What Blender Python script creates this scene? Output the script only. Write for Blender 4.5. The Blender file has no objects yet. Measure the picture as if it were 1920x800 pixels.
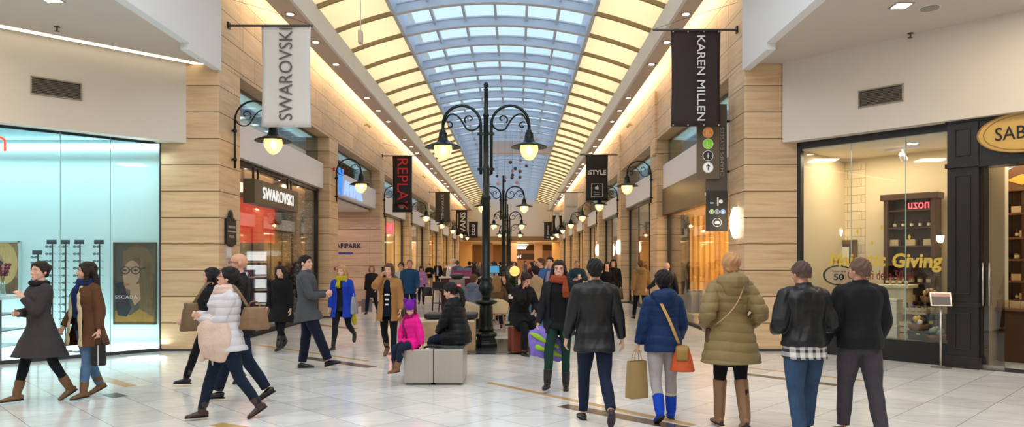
import bpy, math, random
import numpy as np
from mathutils import Vector, Matrix, Euler
random.seed(7)
R = math.radians
F, CX, CY, EYE = 1350.0, 968.0, 490.0, 1.7
col = bpy.context.scene.collection

def at(px, Y):            # world X of a pixel column at depth Y
    return (px - CX) * Y / F
def zat(py, Y):
    return EYE + (CY - py) * Y / F
def fy(py):               # depth of a floor pixel row
    return F * EYE / (py - CY)

# ------------------------------------------------------------ materials
def lin(c):
    c = c / 255.0
    return c / 12.92 if c <= 0.04045 else ((c + 0.055) / 1.055) ** 2.4
def C(r, g, b):
    return (lin(r), lin(g), lin(b), 1.0)
_mats = {}
def mat(name, c, rough=0.6, metal=0.0, noise=0.0, nscale=8.0, bump=0.0, bscale=40.0, emit=0.0, ecol=None, spec=0.5, stretch=None, coat=0.0, sheen=0.0):
    if name in _mats:
        return _mats[name]
    m = bpy.data.materials.new(name); m.use_nodes = True
    nt = m.node_tree; b = nt.nodes['Principled BSDF']
    b.inputs['Base Color'].default_value = c
    b.inputs['Roughness'].default_value = rough
    b.inputs['Metallic'].default_value = metal
    b.inputs['Specular IOR Level'].default_value = spec
    b.inputs['Coat Weight'].default_value = coat
    b.inputs['Sheen Weight'].default_value = sheen
    if noise or bump:
        tc = nt.nodes.new('ShaderNodeTexCoord'); mp = nt.nodes.new('ShaderNodeMapping')
        nt.links.new(tc.outputs['Object'], mp.inputs[0])
        if stretch: mp.inputs['Scale'].default_value = stretch
    if noise:
        n = nt.nodes.new('ShaderNodeTexNoise'); n.inputs['Scale'].default_value = nscale; n.inputs['Detail'].default_value = 5
        nt.links.new(mp.outputs[0], n.inputs['Vector'])
        mx = nt.nodes.new('ShaderNodeMix'); mx.data_type = 'RGBA'
        mx.inputs[6].default_value = tuple(x * (1 - noise) for x in c[:3]) + (1,)
        mx.inputs[7].default_value = tuple(min(1, x * (1 + noise)) for x in c[:3]) + (1,)
        nt.links.new(n.outputs[0], mx.inputs[0]); nt.links.new(mx.outputs[2], b.inputs['Base Color'])
    if bump:
        n2 = nt.nodes.new('ShaderNodeTexNoise'); n2.inputs['Scale'].default_value = bscale; n2.inputs['Detail'].default_value = 3
        nt.links.new(mp.outputs[0], n2.inputs['Vector'])
        bp = nt.nodes.new('ShaderNodeBump'); bp.inputs['Strength'].default_value = bump; bp.inputs['Distance'].default_value = 0.01
        nt.links.new(n2.outputs[0], bp.inputs['Height']); nt.links.new(bp.outputs[0], b.inputs['Normal'])
    if emit:
        b.inputs['Emission Color'].default_value = ecol or c
        b.inputs['Emission Strength'].default_value = emit
    _mats[name] = m
    return m

def cloth(name, r, g, b, rough=0.9, bump=0.5, bscale=60, noise=0.18):
    return mat('cloth_' + name, C(r, g, b), rough, noise=noise, nscale=9, bump=bump, bscale=bscale, sheen=0.02, spec=0.2)

def travertine(name, base, joint_off=0.035, pitch=0.5, vert=0.0, vertaxis='Y', joint=(70, 50, 32)):
    m = bpy.data.materials.new(name); m.use_nodes = True
    nt = m.node_tree; N = nt.nodes; L = nt.links; b = N['Principled BSDF']
    geo = N.new('ShaderNodeNewGeometry')
    mp = N.new('ShaderNodeMapping'); mp.inputs['Scale'].default_value = (0.55, 0.55, 7.0)
    L.new(geo.outputs['Position'], mp.inputs[0])
    n1 = N.new('ShaderNodeTexNoise'); n1.inputs['Scale'].default_value = 1.6; n1.inputs['Detail'].default_value = 9; n1.inputs['Roughness'].default_value = 0.62; n1.inputs['Distortion'].default_value = 0.35
    L.new(mp.outputs[0], n1.inputs['Vector'])
    cr = N.new('ShaderNodeValToRGB')
    e = cr.color_ramp.elements
    e[0].position = 0.28; e[0].color = C(base[0] - 24, base[1] - 27, base[2] - 30)
    e[1].position = 0.72; e[1].color = C(min(255, base[0] + 14), min(255, base[1] + 12), min(255, base[2] + 10))
    k = e.new(0.5); k.color = C(*base)
    L.new(n1.outputs[0], cr.inputs[0])
    # block to block variation + joints
    sep = N.new('ShaderNodeSeparateXYZ'); L.new(geo.outputs['Position'], sep.inputs[0])
    def math_(op, a, bb=None):
        q = N.new('ShaderNodeMath'); q.operation = op
        for i, v in enumerate((a, bb)):
            if v is None: continue
            if isinstance(v, (int, float)): q.inputs[i].default_value = v
            else: L.new(v, q.inputs[i])
        return q.outputs[0]
    zz = math_('SUBTRACT', sep.outputs['Z'], joint_off)
    zr = math_('DIVIDE', zz, pitch)
    fr = math_('FRACT', math_('ADD', zr, 10.0))
    row = math_('FLOOR', zr)
    jl = math_('LESS_THAN', math_('ABSOLUTE', math_('SUBTRACT', fr, 0.5)), 0.4860)   # 1 in stone, 0 at joint
    wn = N.new('ShaderNodeTexWhiteNoise'); wn.noise_dimensions = '2D'
    cmb = N.new('ShaderNodeCombineXYZ'); L.new(row, cmb.inputs[0])
    mask = jl
    if vert:
        ax = sep.outputs[vertaxis]
        vr = math_('ADD', math_('DIVIDE', ax, vert), math_('MULTIPLY', math_('MODULO', row, 2.0), 0.5))
        vf = math_('FRACT', math_('ADD', vr, 50.0))
        vl = math_('LESS_THAN', math_('ABSOLUTE', math_('SUBTRACT', vf, 0.5)), 0.495)
        mask = math_('MULTIPLY', jl, vl)
        L.new(math_('FLOOR', vr), cmb.inputs[1])
    L.new(cmb.outputs[0], wn.inputs['Vector'])
    bri = math_('ADD', math_('MULTIPLY', wn.outputs['Value'], 0.2), 0.9)
    m1 = N.new('ShaderNodeVectorMath'); m1.operation = 'SCALE'
    L.new(cr.outputs[0], m1.inputs[0]); L.new(bri, m1.inputs['Scale'])
    mx = N.new('ShaderNodeMix'); mx.data_type = 'RGBA'
    mx.inputs[6].default_value = C(*joint)
    L.new(mask, mx.inputs[0]); L.new(m1.outputs[0], mx.inputs[7])
    L.new(mx.outputs[2], b.inputs['Base Color'])
    b.inputs['Roughness'].default_value = 0.42
    bp = N.new('ShaderNodeBump'); bp.inputs['Strength'].default_value = 0.12; bp.inputs['Distance'].default_value = 0.01
    L.new(n1.outputs[0], bp.inputs['Height']); L.new(bp.outputs[0], b.inputs['Normal'])
    return m

def floor_mat():
    m = bpy.data.materials.new('marble_floor'); m.use_nodes = True
    nt = m.node_tree; N = nt.nodes; L = nt.links; b = N['Principled BSDF']
    geo = N.new('ShaderNodeNewGeometry')
    mp = N.new('ShaderNodeMapping'); mp.inputs['Rotation'].default_value = (0, 0, R(45)); mp.inputs['Location'].default_value = (0.21, 0.13, 0)
    L.new(geo.outputs['Position'], mp.inputs[0])
    br = N.new('ShaderNodeTexBrick'); br.offset = 0.0; br.squash = 1.0
    br.inputs['Scale'].default_value = 1.0; br.inputs['Brick Width'].default_value = 0.61; br.inputs['Row Height'].default_value = 0.61
    br.inputs['Mortar Size'].default_value = 0.0035; br.inputs['Mortar Smooth'].default_value = 0.1; br.inputs['Bias'].default_value = 0.0
    br.inputs['Color1'].default_value = C(222, 220, 217); br.inputs['Color2'].default_value = C(240, 239, 236); br.inputs['Mortar'].default_value = C(140, 134, 126)
    L.new(mp.outputs[0], br.inputs['Vector'])
    n1 = N.new('ShaderNodeTexNoise'); n1.inputs['Scale'].default_value = 1.9; n1.inputs['Detail'].default_value = 8; n1.inputs['Roughness'].default_value = 0.6; n1.inputs['Distortion'].default_value = 1.2
    mp2 = N.new('ShaderNodeMapping'); mp2.inputs['Rotation'].default_value = (0, 0, R(20)); mp2.inputs['Scale'].default_value = (0.7, 2.2, 1)
    L.new(geo.outputs['Position'], mp2.inputs[0]); L.new(mp2.outputs[0], n1.inputs['Vector'])
    cr = N.new('ShaderNodeValToRGB'); e = cr.color_ramp.elements
    e[0].position = 0.3; e[0].color = (0.84, 0.835, 0.83, 1); e[1].position = 0.62; e[1].color = (1, 1, 1, 1)
    L.new(n1.outputs[0], cr.inputs[0])
    mx = N.new('ShaderNodeMix'); mx.data_type = 'RGBA'; mx.blend_type = 'MULTIPLY'; mx.inputs[0].default_value = 1.0
    L.new(br.outputs['Color'], mx.inputs[6]); L.new(cr.outputs[0], mx.inputs[7])
    L.new(mx.outputs[2], b.inputs['Base Color'])
    b.inputs['Roughness'].default_value = 0.13
    b.inputs['Specular IOR Level'].default_value = 0.8
    return m

def glass_mat(name, tint=(0.95, 0.985, 0.98), refl=0.12, rough=0.02, opac=0.0, dcol=(0.6, 0.7, 0.7), fk=0.55):
    m = bpy.data.materials.new(name); m.use_nodes = True
    nt = m.node_tree; N = nt.nodes; L = nt.links
    for n in list(N):
        if n.type == 'BSDF_PRINCIPLED': N.remove(n)
    out = N['Material Output']
    tr = N.new('ShaderNodeBsdfTransparent'); tr.inputs[0].default_value = tuple(tint) + (1,)
    gl = N.new('ShaderNodeBsdfGlossy'); gl.inputs['Roughness'].default_value = rough; gl.inputs[0].default_value = (1, 1, 1, 1)
    fr = N.new('ShaderNodeLayerWeight'); fr.inputs[0].default_value = 0.25
    mul = N.new('ShaderNodeMath'); mul.operation = 'MULTIPLY_ADD'; mul.inputs[1].default_value = fk; mul.inputs[2].default_value = refl * 0.5
    L.new(fr.outputs['Fresnel'], mul.inputs[0])
    mx = N.new('ShaderNodeMixShader'); L.new(mul.outputs[0], mx.inputs[0]); L.new(tr.outputs[0], mx.inputs[1]); L.new(gl.outputs[0], mx.inputs[2])
    last = mx
    if opac:
        df = N.new('ShaderNodeBsdfDiffuse'); df.inputs[0].default_value = tuple(dcol) + (1,)
        tl = N.new('ShaderNodeBsdfTranslucent'); tl.inputs[0].default_value = tuple(dcol) + (1,)
        a = N.new('ShaderNodeMixShader'); a.inputs[0].default_value = 0.5; L.new(df.outputs[0], a.inputs[1]); L.new(tl.outputs[0], a.inputs[2])
        m2 = N.new('ShaderNodeMixShader'); m2.inputs[0].default_value = opac; L.new(mx.outputs[0], m2.inputs[1]); L.new(a.outputs[0], m2.inputs[2])
        last = m2
    L.new(last.outputs[0], out.inputs[0])
    return m

# ------------------------------------------------------------ mesh builder
class MB:
    def __init__(self): self.v = []; self.f = []; self.mi = []; self.m = 0
    def add(self, vs, fs):
        o = len(self.v); self.v += [tuple(p) for p in vs]
        for f in fs: self.f.append(tuple(i + o for i in f)); self.mi.append(self.m)
        return self
    def box(self, x0, x1, y0, y1, z0, z1):
        vs = [(x, y, z) for z in (z0, z1) for y in (y0, y1) for x in (x0, x1)]
        return self.add(vs, [(0, 2, 3, 1), (4, 5, 7, 6), (0, 1, 5, 4), (2, 6, 7, 3), (0, 4, 6, 2), (1, 3, 7, 5)])
    def obox(self, c, s, M=None):
        a = MB().box(-s[0] / 2, s[0] / 2, -s[1] / 2, s[1] / 2, -s[2] / 2, s[2] / 2)
        M = M or Matrix.Identity(3); c = Vector(c)
        return self.add([c + M @ Vector(p) for p in a.v], a.f)
    def quad(self, a, b, c, d): return self.add([a, b, c, d], [(0, 1, 2, 3)])
    def prism(self, poly, axis, a, b):
        # poly: 2-D points; extruded along axis from a to b
        n = len(poly)
        def P(p, t):
            return {'x': (t, p[0], p[1]), 'y': (p[0], t, p[1]), 'z': (p[0], p[1], t)}[axis]
        vs = [P(p, a) for p in poly] + [P(p, b) for p in poly]
        fs = [tuple(range(n))[::-1], tuple(range(n, 2 * n))] + [(i, (i + 1) % n, (i + 1) % n + n, i + n) for i in range(n)]
        return self.add(vs, fs)
    def lathe(self, prof, n=16, c=(0, 0, 0), rot=0.0):
        vs = []; fs = []
        for (r, z) in prof:
            for k in range(n):
                a = 2 * math.pi * k / n + rot
                vs.append((c[0] + r * math.cos(a), c[1] + r * math.sin(a), c[2] + z))
        for i in range(len(prof) - 1):
            for k in range(n):
                k2 = (k + 1) % n
                fs.append((i * n + k, i * n + k2, (i + 1) * n + k2, (i + 1) * n + k))
        fs.append(tuple(range(n))[::-1]); fs.append(tuple(range((len(prof) - 1) * n, len(prof) * n)))
        return self.add(vs, fs)
    def loft(self, pts, rs, n=12, hint=(1, 0, 0), sub=0, cap=True):
        # pts path, rs list of (rb, rc) radii; b along hint
        P = [Vector(p) for p in pts]; Q = [(r, r) if isinstance(r, (int, float)) else r for r in rs]
        if sub:
            P2, Q2 = [], []
            m = len(P)
            for i in range(m - 1):
                p0, p1, p2, p3 = P[max(i - 1, 0)], P[i], P[i + 1], P[min(i + 2, m - 1)]
                for k in range(sub):
                    t = k / sub
                    P2.append(0.5 * ((2 * p1) + (p2 - p0) * t + (2 * p0 - 5 * p1 + 4 * p2 - p3) * t * t + (3 * p1 - p0 - 3 * p2 + p3) * t ** 3))
                    s = t * t * (3 - 2 * t)
                    Q2.append(tuple(Q[i][j] * (1 - s) + Q[i + 1][j] * s for j in (0, 1)))
            P2.append(P[-1]); Q2.append(Q[-1]); P, Q = P2, Q2
        h = Vector(hint); vs = []; fs = []; m = len(P)
        for i in range(m):
            t = (P[min(i + 1, m - 1)] - P[max(i - 1, 0)])
            if t.length < 1e-9: t = Vector((0, 0, 1))
            t.normalize()
            b = h - t * h.dot(t)
            if b.length < 1e-3:
                b = Vector((0, 1, 0)) - t * t.y
            b.normalize(); c = t.cross(b)
            for k in range(n):
                a = 2 * math.pi * k / n
                vs.append(P[i] + b * (Q[i][0] * math.cos(a)) + c * (Q[i][1] * math.sin(a)))
        for i in range(m - 1):
            for k in range(n):
                k2 = (k + 1) % n
                fs.append((i * n + k, i * n + k2, (i + 1) * n + k2, (i + 1) * n + k))
        if cap:
            fs.append(tuple(range(n))[::-1]); fs.append(tuple(range((m - 1) * n, m * n)))
        return self.add(vs, fs)
    def tube(self, pts, r, n=8, sub=0): return self.loft(pts, [r] * len(pts) if isinstance(r, (int, float)) else r, n, (0.31, 0.2, 0.93), sub)
    def cyl(self, a, b, r, r2=None, n=12): return self.loft([a, b], [r, r2 if r2 is not None else r], n, (0.31, 0.93, 0.2))
    def ell(self, c, r, nu=12, nv=8, M=None):
        vs = []; fs = []; c = Vector(c)
        vs.append((0, 0, -r[2]))
        for i in range(1, nv):
            p = math.pi * i / nv - math.pi / 2
            for k in range(nu):
                a = 2 * math.pi * k / nu
                vs.append((r[0] * math.cos(p) * math.cos(a), r[1] * math.cos(p) * math.sin(a), r[2] * math.sin(p)))
        vs.append((0, 0, r[2]))
        for k in range(nu): fs.append((0, 1 + (k + 1) % nu, 1 + k))
        for i in range(nv - 2):
            for k in range(nu):
                k2 = (k + 1) % nu
                fs.append((1 + i * nu + k, 1 + i * nu + k2, 1 + (i + 1) * nu + k2, 1 + (i + 1) * nu + k))
        t = len(vs) - 1
        for k in range(nu): fs.append((t, 1 + (nv - 2) * nu + k, 1 + (nv - 2) * nu + (k + 1) % nu))
        if M is not None: vs = [M @ Vector(p) for p in vs]
        return self.add([Vector(p) + c for p in vs], fs)
    def xf(self, M):
        self.v = [tuple(M @ Vector(p)) for p in self.v]; return self
    def join(self, o): return self.add(o.v, o.f)
    def build(self, name, m=None, parent=None, smooth=False, loc=None, rz=0.0, bevel=0.0):
        me = bpy.data.meshes.new(name); me.from_pydata(self.v, [], self.f)
        ms = m if isinstance(m, (list, tuple)) else [m]
        for q in ms:
            if q: me.materials.append(q)
        if len(ms) > 1: me.polygons.foreach_set('material_index', self.mi)
        me.update()
        if smooth: me.shade_smooth()
        o = bpy.data.objects.new(name, me); col.objects.link(o)
        if parent: o.parent = parent
        if loc: o.location = loc
        if rz: o.rotation_euler = (0, 0, rz)
        if bevel:
            b = o.modifiers.new('b', 'BEVEL'); b.width = bevel; b.segments = 2; b.limit_method = 'ANGLE'; b.angle_limit = R(40)
        return o

def tag(o, label=None, cat=None, group=None, kind=None):
    if label: o['label'] = label
    if cat: o['category'] = cat
    if group: o['group'] = group
    if kind: o['kind'] = kind
    return o
def struct(o): o['kind'] = 'structure'; return o
def empty(name, loc=(0, 0, 0), rz=0.0, label=None, cat=None, group=None, parent=None):
    o = bpy.data.objects.new(name, None); col.objects.link(o)
    o.location = loc; o.rotation_euler = (0, 0, rz); o.empty_display_size = 0.1
    if parent: o.parent = parent
    return tag(o, label, cat, group)
def copy_tree(o, parent=None):
    c = o.copy(); col.objects.link(c)
    if parent: c.parent = parent
    for ch in [x for x in kids.get(o.name, []) ]:
        copy_tree(ch, c)
    return c
kids = {}
def index_kids():
    kids.clear()
    for o in bpy.data.objects:
        if o.parent: kids.setdefault(o.parent.name, []).append(o)
def dup(o, loc=None, rz=None, label=None, group=None, scale=None):
    index_kids()
    c = copy_tree(o)
    if loc is not None: c.location = loc
    if rz is not None: c.rotation_euler = (0, 0, rz)
    if scale is not None: c.scale = (scale,) * 3 if isinstance(scale, (int, float)) else scale
    if label: c['label'] = label
    if group: c['group'] = group
    return c
def text(name, body, m, w, h, M, parent=None, depth=0.004, bold=0.0, spacing=1.0, shear=0.0):
    """letters as a mesh fitted to w x h, centred, lying in M's XY plane"""
    cu = bpy.data.curves.new('t', 'FONT'); cu.body = body; cu.size = 1; cu.extrude = 0.0; cu.offset = bold; cu.space_character = spacing; cu.resolution_u = 3; cu.shear = shear
    ob = bpy.data.objects.new('t', cu); col.objects.link(ob)
    dg = bpy.context.evaluated_depsgraph_get()
    me = bpy.data.meshes.new_from_object(ob.evaluated_get(dg))
    bpy.data.objects.remove(ob); bpy.data.curves.remove(cu)
    n = len(me.vertices); co = np.empty(n * 3); me.vertices.foreach_get('co', co); co = co.reshape(-1, 3)
    lo, hi = co.min(0), co.max(0); sz = hi - lo
    sx = w / sz[0] if w else h / sz[1]; sy = h / sz[1] if h else sx
    co[:, 0] = (co[:, 0] - (lo[0] + hi[0]) / 2) * sx; co[:, 1] = (co[:, 1] - (lo[1] + hi[1]) / 2) * sy
    base = [tuple(p) for p in co]; fs = [tuple(p.vertices) for p in me.polygons]
    edges = {}
    for f in fs:
        for i in range(len(f)):
            a, b = f[i], f[(i + 1) % len(f)]
            edges[(a, b)] = 1
    vs = [(x, y, depth) for x, y, z in base] + [(x, y, 0) for x, y, z in base]
    out = list(fs) + [tuple(i + n for i in f)[::-1] for f in fs]
    for (a, b) in edges:
        if (b, a) not in edges: out.append((a, a + n, b + n, b))
    bpy.data.meshes.remove(me)
    b = MB(); b.add([M @ Vector(p) for p in vs], out)
    return b.build(name, m, parent)
def frame(o, xdir, ydir):
    """matrix with origin o, X along xdir, Y along ydir"""
    x = Vector(xdir).normalized(); y = Vector(ydir).normalized(); z = x.cross(y)
    M = Matrix((x, y, z)).transposed().to_4x4(); M.translation = Vector(o); return M
def area(name, loc, size, power, color, rot=(0, 0, 0), sy=None):
    l = bpy.data.lights.new(name, 'AREA'); l.shape = 'RECTANGLE'; l.size = size; l.size_y = sy or size
    l.energy = power; l.color = color
    o = bpy.data.objects.new(name, l); col.objects.link(o); o.location = loc; o.rotation_euler = rot
    return o

WARM = (1.0, 0.74, 0.44); WARM2 = (1.0, 0.84, 0.64); COOL = (0.80, 0.90, 1.0)
# ============================================================ SETTING
XL, XR = -5.64, 4.33                 # corridor faces of the stone pillars
PL = [13.66, 21.75, 29.8, 37.9, 46.0, 54.1, 62.2, 70.3]
PR = [13.66, 22.2, 29.8, 37.7, 45.7, 53.8, 61.9, 70.0]
YE = 76.0
stone = travertine('travertine', (208, 178, 141))
stone_w = travertine('travertine_wall', (212, 182, 146), vert=1.35)
plaster = mat('white_plaster', C(216, 207, 196), 0.85, noise=0.03, nscale=2)
plaster_c = mat('ceiling_plaster', C(200, 188, 178), 0.9, noise=0.03, nscale=2)
plaster_b = mat('fascia_plaster', C(226, 226, 228), 0.8)
white_band = mat('white_band_panel', C(226, 224, 226), 0.5)
black_metal = mat('black_metal', C(28, 26, 24), 0.4, metal=0.3)
dark_green = mat('dark_green_cast_iron', C(20, 32, 30), 0.32, metal=0.5, bump=0.2, bscale=30)
iron = mat('wrought_iron', C(26, 28, 30), 0.35, metal=0.5)
steel = mat('brushed_steel', C(188, 184, 178), 0.34, metal=0.85, noise=0.1, nscale=3, stretch=(60, 60, 1))
black_wood = mat('black_painted_wood', C(34, 32, 30), 0.3, noise=0.15, nscale=6)
clear = glass_mat('shop_glass')
clear_green = glass_mat('clerestory_glass', (0.62, 0.74, 0.70), 0.30)
lens = mat('lit_lens', C(255, 246, 228), 0.4, emit=14, ecol=(1, 0.9, 0.72, 1))

fl = MB().box(-16, 16, -9, 104, -0.2, 0)
struct(fl.build('floor', floor_mat()))

# inlaid floor strips (flush marble)
amber = mat('amber_marble', C(196, 158, 104), 0.16, noise=0.12, nscale=5)
brownm = mat('brown_marble', C(98, 84, 70), 0.16, noise=0.3, nscale=5)
def strip(a, b, w, m):
    pa = Vector((at(a[0], fy(a[1])), fy(a[1]), 0)); pb = Vector((at(b[0], fy(b[1])), fy(b[1]), 0))
    d = (pb - pa).normalized(); n = Vector((-d.y, d.x, 0)) * w / 2
    q = MB(); z = Vector((0, 0, 0.004))
    P = [pa - n, pb - n, pb + n, pa + n]
    q.add([tuple(p - z * 0.5) for p in P] + [tuple(p + z) for p in P], [(0, 3, 2, 1), (4, 5, 6, 7), (0, 1, 5, 4), (1, 2, 6, 5), (2, 3, 7, 6), (3, 0, 4, 7)])
    struct(q.build('floor_inlay', m))
strip((915, 717), (1300, 797), 0.10, amber)
strip((1055, 760), (1345, 815), 0.20, brownm)
strip((1382, 699), (1570, 722), 0.16, brownm)
strip((1392, 688), (1640, 716), 0.07, amber)
strip((572, 670), (697, 688), 0.22, brownm)
strip((480, 646), (690, 677), 0.10, amber)
strip((190, 708), (245, 724), 0.16, amber)
strip((205, 738), (226, 744), 0.18, brownm)
strip((405, 795), (470, 806), 0.16, amber)
strip((590, 608), (665, 616), 0.25, brownm)
# dark stone threshold lines and dark granite pad under the lamp post
granite = mat('dark_granite', C(58, 60, 64), 0.2, noise=0.3, nscale=30)
struct(MB().box(-2.35, 0.36, 13.15, 15.7, -0.05, 0.012).build('floor_granite_pad', granite))
struct(MB().box(XL - 0.9, XL - 0.25, 14.7, 71, -0.02, 0.012).build('floor_threshold_left', granite))
struct(MB().box(XR + 0.25, XR + 0.9, 14.7, 71, -0.02, 0.012).build('floor_threshold_right', granite))

# pillars (each its own) and the stone walls above the shopfronts
for i, y in enumerate(PL):
    x0 = -6.75 if i == 0 else XL - 0.42
    b = MB().box(x0, XL, y, y + 1.05, 0, 5.45)
    if i == 0: b.box(-6.75, XL, y, y + 1.05, 5.45, 9.0)
    struct(b.build('pillar_left', stone, bevel=0.012))
    struct(MB().box(x0 - 0.0 if i else -6.77, XL + 0.012, y - 0.012, y + 1.06, 0, 0.035).build('baseboard_left', granite))
for i, y in enumerate(PR):
    x1 = 5.4 if i == 0 else XR + 0.42
    b = MB().box(XR, x1, y, y + 1.05, 0, 5.45)
    if i == 0: b.box(XR, 5.4, y, y + 1.05, 5.45, 9.0)
    struct(b.build('pillar_right', stone, bevel=0.012))
    struct(MB().box(XR - 0.012, x1 + (0 if i else 0.02), y - 0.012, y + 1.06, 0, 0.035).build('baseboard_right', granite))
struct(MB().box(XL - 0.5, XL, PL[0] + 1.05, YE, 5.45, 9.0).build('wall_left', stone_w))
struct(MB().box(XR, XR + 0.5, PR[0] + 1.05, YE, 5.45, 9.0).build('wall_right', stone_w))
# pilaster strip reaching up past the lintel on the right hand side
for y in PR[1:4]:
    struct(MB().box(XR - 0.06, XR + 0.02, y, y + 0.5, 5.0, 6.95).build('pillar_right', stone))

# soffit, fascia and trough on both sides
def side_ceiling(side):
    w = XL if side < 0 else XR
    s = -side                                   # towards the corridor
    xo = w + s * 0.46; xi = (-4.66 if side < 0 else 3.50)
    nm = 'left' if side < 0 else 'right'
    b = MB()
    b.box(min(xo, xi), max(xo, xi), 10.5, YE, 7.10, 7.22)                       # soffit board
    struct(b.build('ceiling_soffit_' + nm, plaster_c))
    f = MB(); a0, a1 = sorted((xi, xi + s * 0.07)); f.box(a0, a1, 10.5, YE, 7.06, 7.58)
    struct(f.build('trim_fascia_' + nm, plaster_b))
    g = MB(); a0, a1 = sorted((w, xi - s * 0.25)); g.box(a0, a1, 10.5, YE, 8.7, 8.8)   # lid over the cove
    a0, a1 = sorted((xi - s * 0.25, xi - s * 0.30)); g.box(a0, a1, 10.5, YE, 7.22, 8.8)
    struct(g.build('ceiling_cove_' + nm, plaster_b))
    # real cove strips: one washes the stone wall through the slot, one lights the vault
    for k in range(8):
        y = 14.8 + 7.7 * k
        area('cove_wall_light', (xi - s * 0.36, y + 3.2, 7.8), 0.22, COVE_WALL, (1.0, 0.80, 0.52), (0, s * R(68), 0), 7.2)
COVE_WALL, BACKLIT, ROT_FILL = 75, 138, 330
side_ceiling(-1); side_ceiling(1)

# vault: circular arc, centre X=-0.57, apex z 8.31
VX, VZ, VR = -0.57, 8.31, 11.07
def vz(x, off=0.0):
    r = VR + off
    return VZ - VR + math.sqrt(max(0, r * r - (x - VX) ** 2))
WS = 2.56                                       # half width of the skylight
fabric = mat('stretched_cream_fabric', C(248, 240, 216), 0.9)
_nt = fabric.node_tree; _b = _nt.nodes['Principled BSDF']
_tl = _nt.nodes.new('ShaderNodeBsdfTranslucent'); _tl.inputs[0].default_value = C(250, 243, 220)
_ms = _nt.nodes.new('ShaderNodeMixShader'); _ms.inputs[0].default_value = 0.55
_nt.links.new(_b.outputs[0], _ms.inputs[1]); _nt.links.new(_tl.outputs[0], _ms.inputs[2]); _nt.links.new(_ms.outputs[0], _nt.nodes['Material Output'].inputs[0])
# roof above the stretched fabric and the lamps between the two
for s_, (a_, b_) in ((-1, (-5.6, VX - WS - 0.12)), (1, (VX + WS + 0.12, 4.3))):
    struct(MB().box(a_, b_, 10.5, YE, 9.3, 9.4).build('roof_panel', plaster_b))
    for k in range(9):
        area('fabric_backlight', ((a_ + b_) / 2, 11.2 + 7.7 * k + 3.2, 9.25), b_ - a_ - 0.3, BACKLIT, (1.0, 0.965, 0.90), (0, 0, 0), 7.5)
rib_m = mat('rib_brown', C(150, 128, 96), 0.5)  # ribs are browner along the fabric than under the glass
sky_rib = mat('skylight_rib_paint', C(205, 216, 226), 0.5)
def arc_sheet(x0, x1, y0, y1, n, off0, off1):
    b = MB(); xs = [x0 + (x1 - x0) * i / n for i in range(n + 1)]
    vs = []
    for y in (y0, y1):
        vs += [(x, y, vz(x, off0)) for x in xs] + [(x, y, vz(x, off1)) for x in xs]
    m = n + 1; fs = []
    for i in range(n):
        fs += [(i, i + 1, 2 * m + i + 1, 2 * m + i), (m + i, 3 * m + i, 3 * m + i + 1, m + i + 1), (i, m + i, m + i + 1, i + 1), (2 * m + i, 2 * m + i + 1, 3 * m + i + 1, 3 * m + i)]
    fs += [(0, 2 * m, 3 * m, m), (n, m + n, 3 * m + n, 2 * m + n)]
    return b.add(vs, fs)
struct(arc_sheet(-5.0, VX - WS, 10.5, YE, 16, 0.10, 0.14).build('ceiling_vault_left', fabric, smooth=False))
struct(arc_sheet(VX + WS, 3.86, 10.5, YE, 16, 0.10, 0.14).build('ceiling_vault_right', fabric, smooth=False))
sky_glass = glass_mat('skylight_glass', (0.74, 0.80, 0.88), 0.0, fk=0.08, opac=0.05, dcol=(0.8, 0.88, 0.95))
w1 = struct(arc_sheet(VX - WS - 0.1, VX + WS + 0.1, 10.5, YE, 18, 0.29, 0.30).build('window_1', sky_glass))
mb = MB()
for k in range(7):                              # longitudinal glazing bars
    x = VX - WS + 2 * WS * k / 6
    mb.box(x - 0.035, x + 0.035, 10.5, YE, vz(x, 0.16), vz(x, 0.29))
mb.build('window_frame', sky_rib, w1)
# curbs along the skylight
for s in (-1, 1):
    x = VX + s * WS
    struct(MB().box(x - 0.05, x + 0.05, 10.5, YE, vz(x) + 0.0, vz(x) + 0.55).build('trim_curb_' + ('left' if s < 0 else 'right'), sky_rib))
RY = [14.93 + 1.76 * k for k in range(35)]
r0 = r1 = r2 = None
for y in RY:
    if y > YE - 0.5: break
    if r0 is None:
        sk = arc_sheet(VX - WS, VX + WS, -0.03, 0.03, 20, 0.05, 0.24)
        sk.join(arc_sheet(VX - WS, VX + WS, -0.085, 0.085, 20, 0.0, 0.05))
        sk.join(arc_sheet(VX - WS, VX + WS, -0.07, 0.07, 20, 0.24, 0.28))
        r0 = sk.build('ceiling_rib', sky_rib)
        r1 = arc_sheet(-4.66, VX - WS, -0.035, 0.035, 12, 0.0, 0.11).build('ceiling_rib', rib_m)
        r2 = arc_sheet(VX + WS, 3.52, -0.035, 0.035, 12, 0.0, 0.11).build('ceiling_rib', rib_m)
        for q in (r0, r1, r2): q.location.y = y; struct(q)
    else:
        for q in (r0, r1, r2):
            c = q.copy(); col.objects.link(c); c.location.y = y
# white bulkhead hanging under the skylight, deep in the corridor
struct(MB().box(-1.35, 1.9, 40.0, 40.5, 7.72, 8.42).build('ceiling_bulkhead', mat('pale_pink_plaster', C(222, 206, 196), 0.8)))

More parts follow.
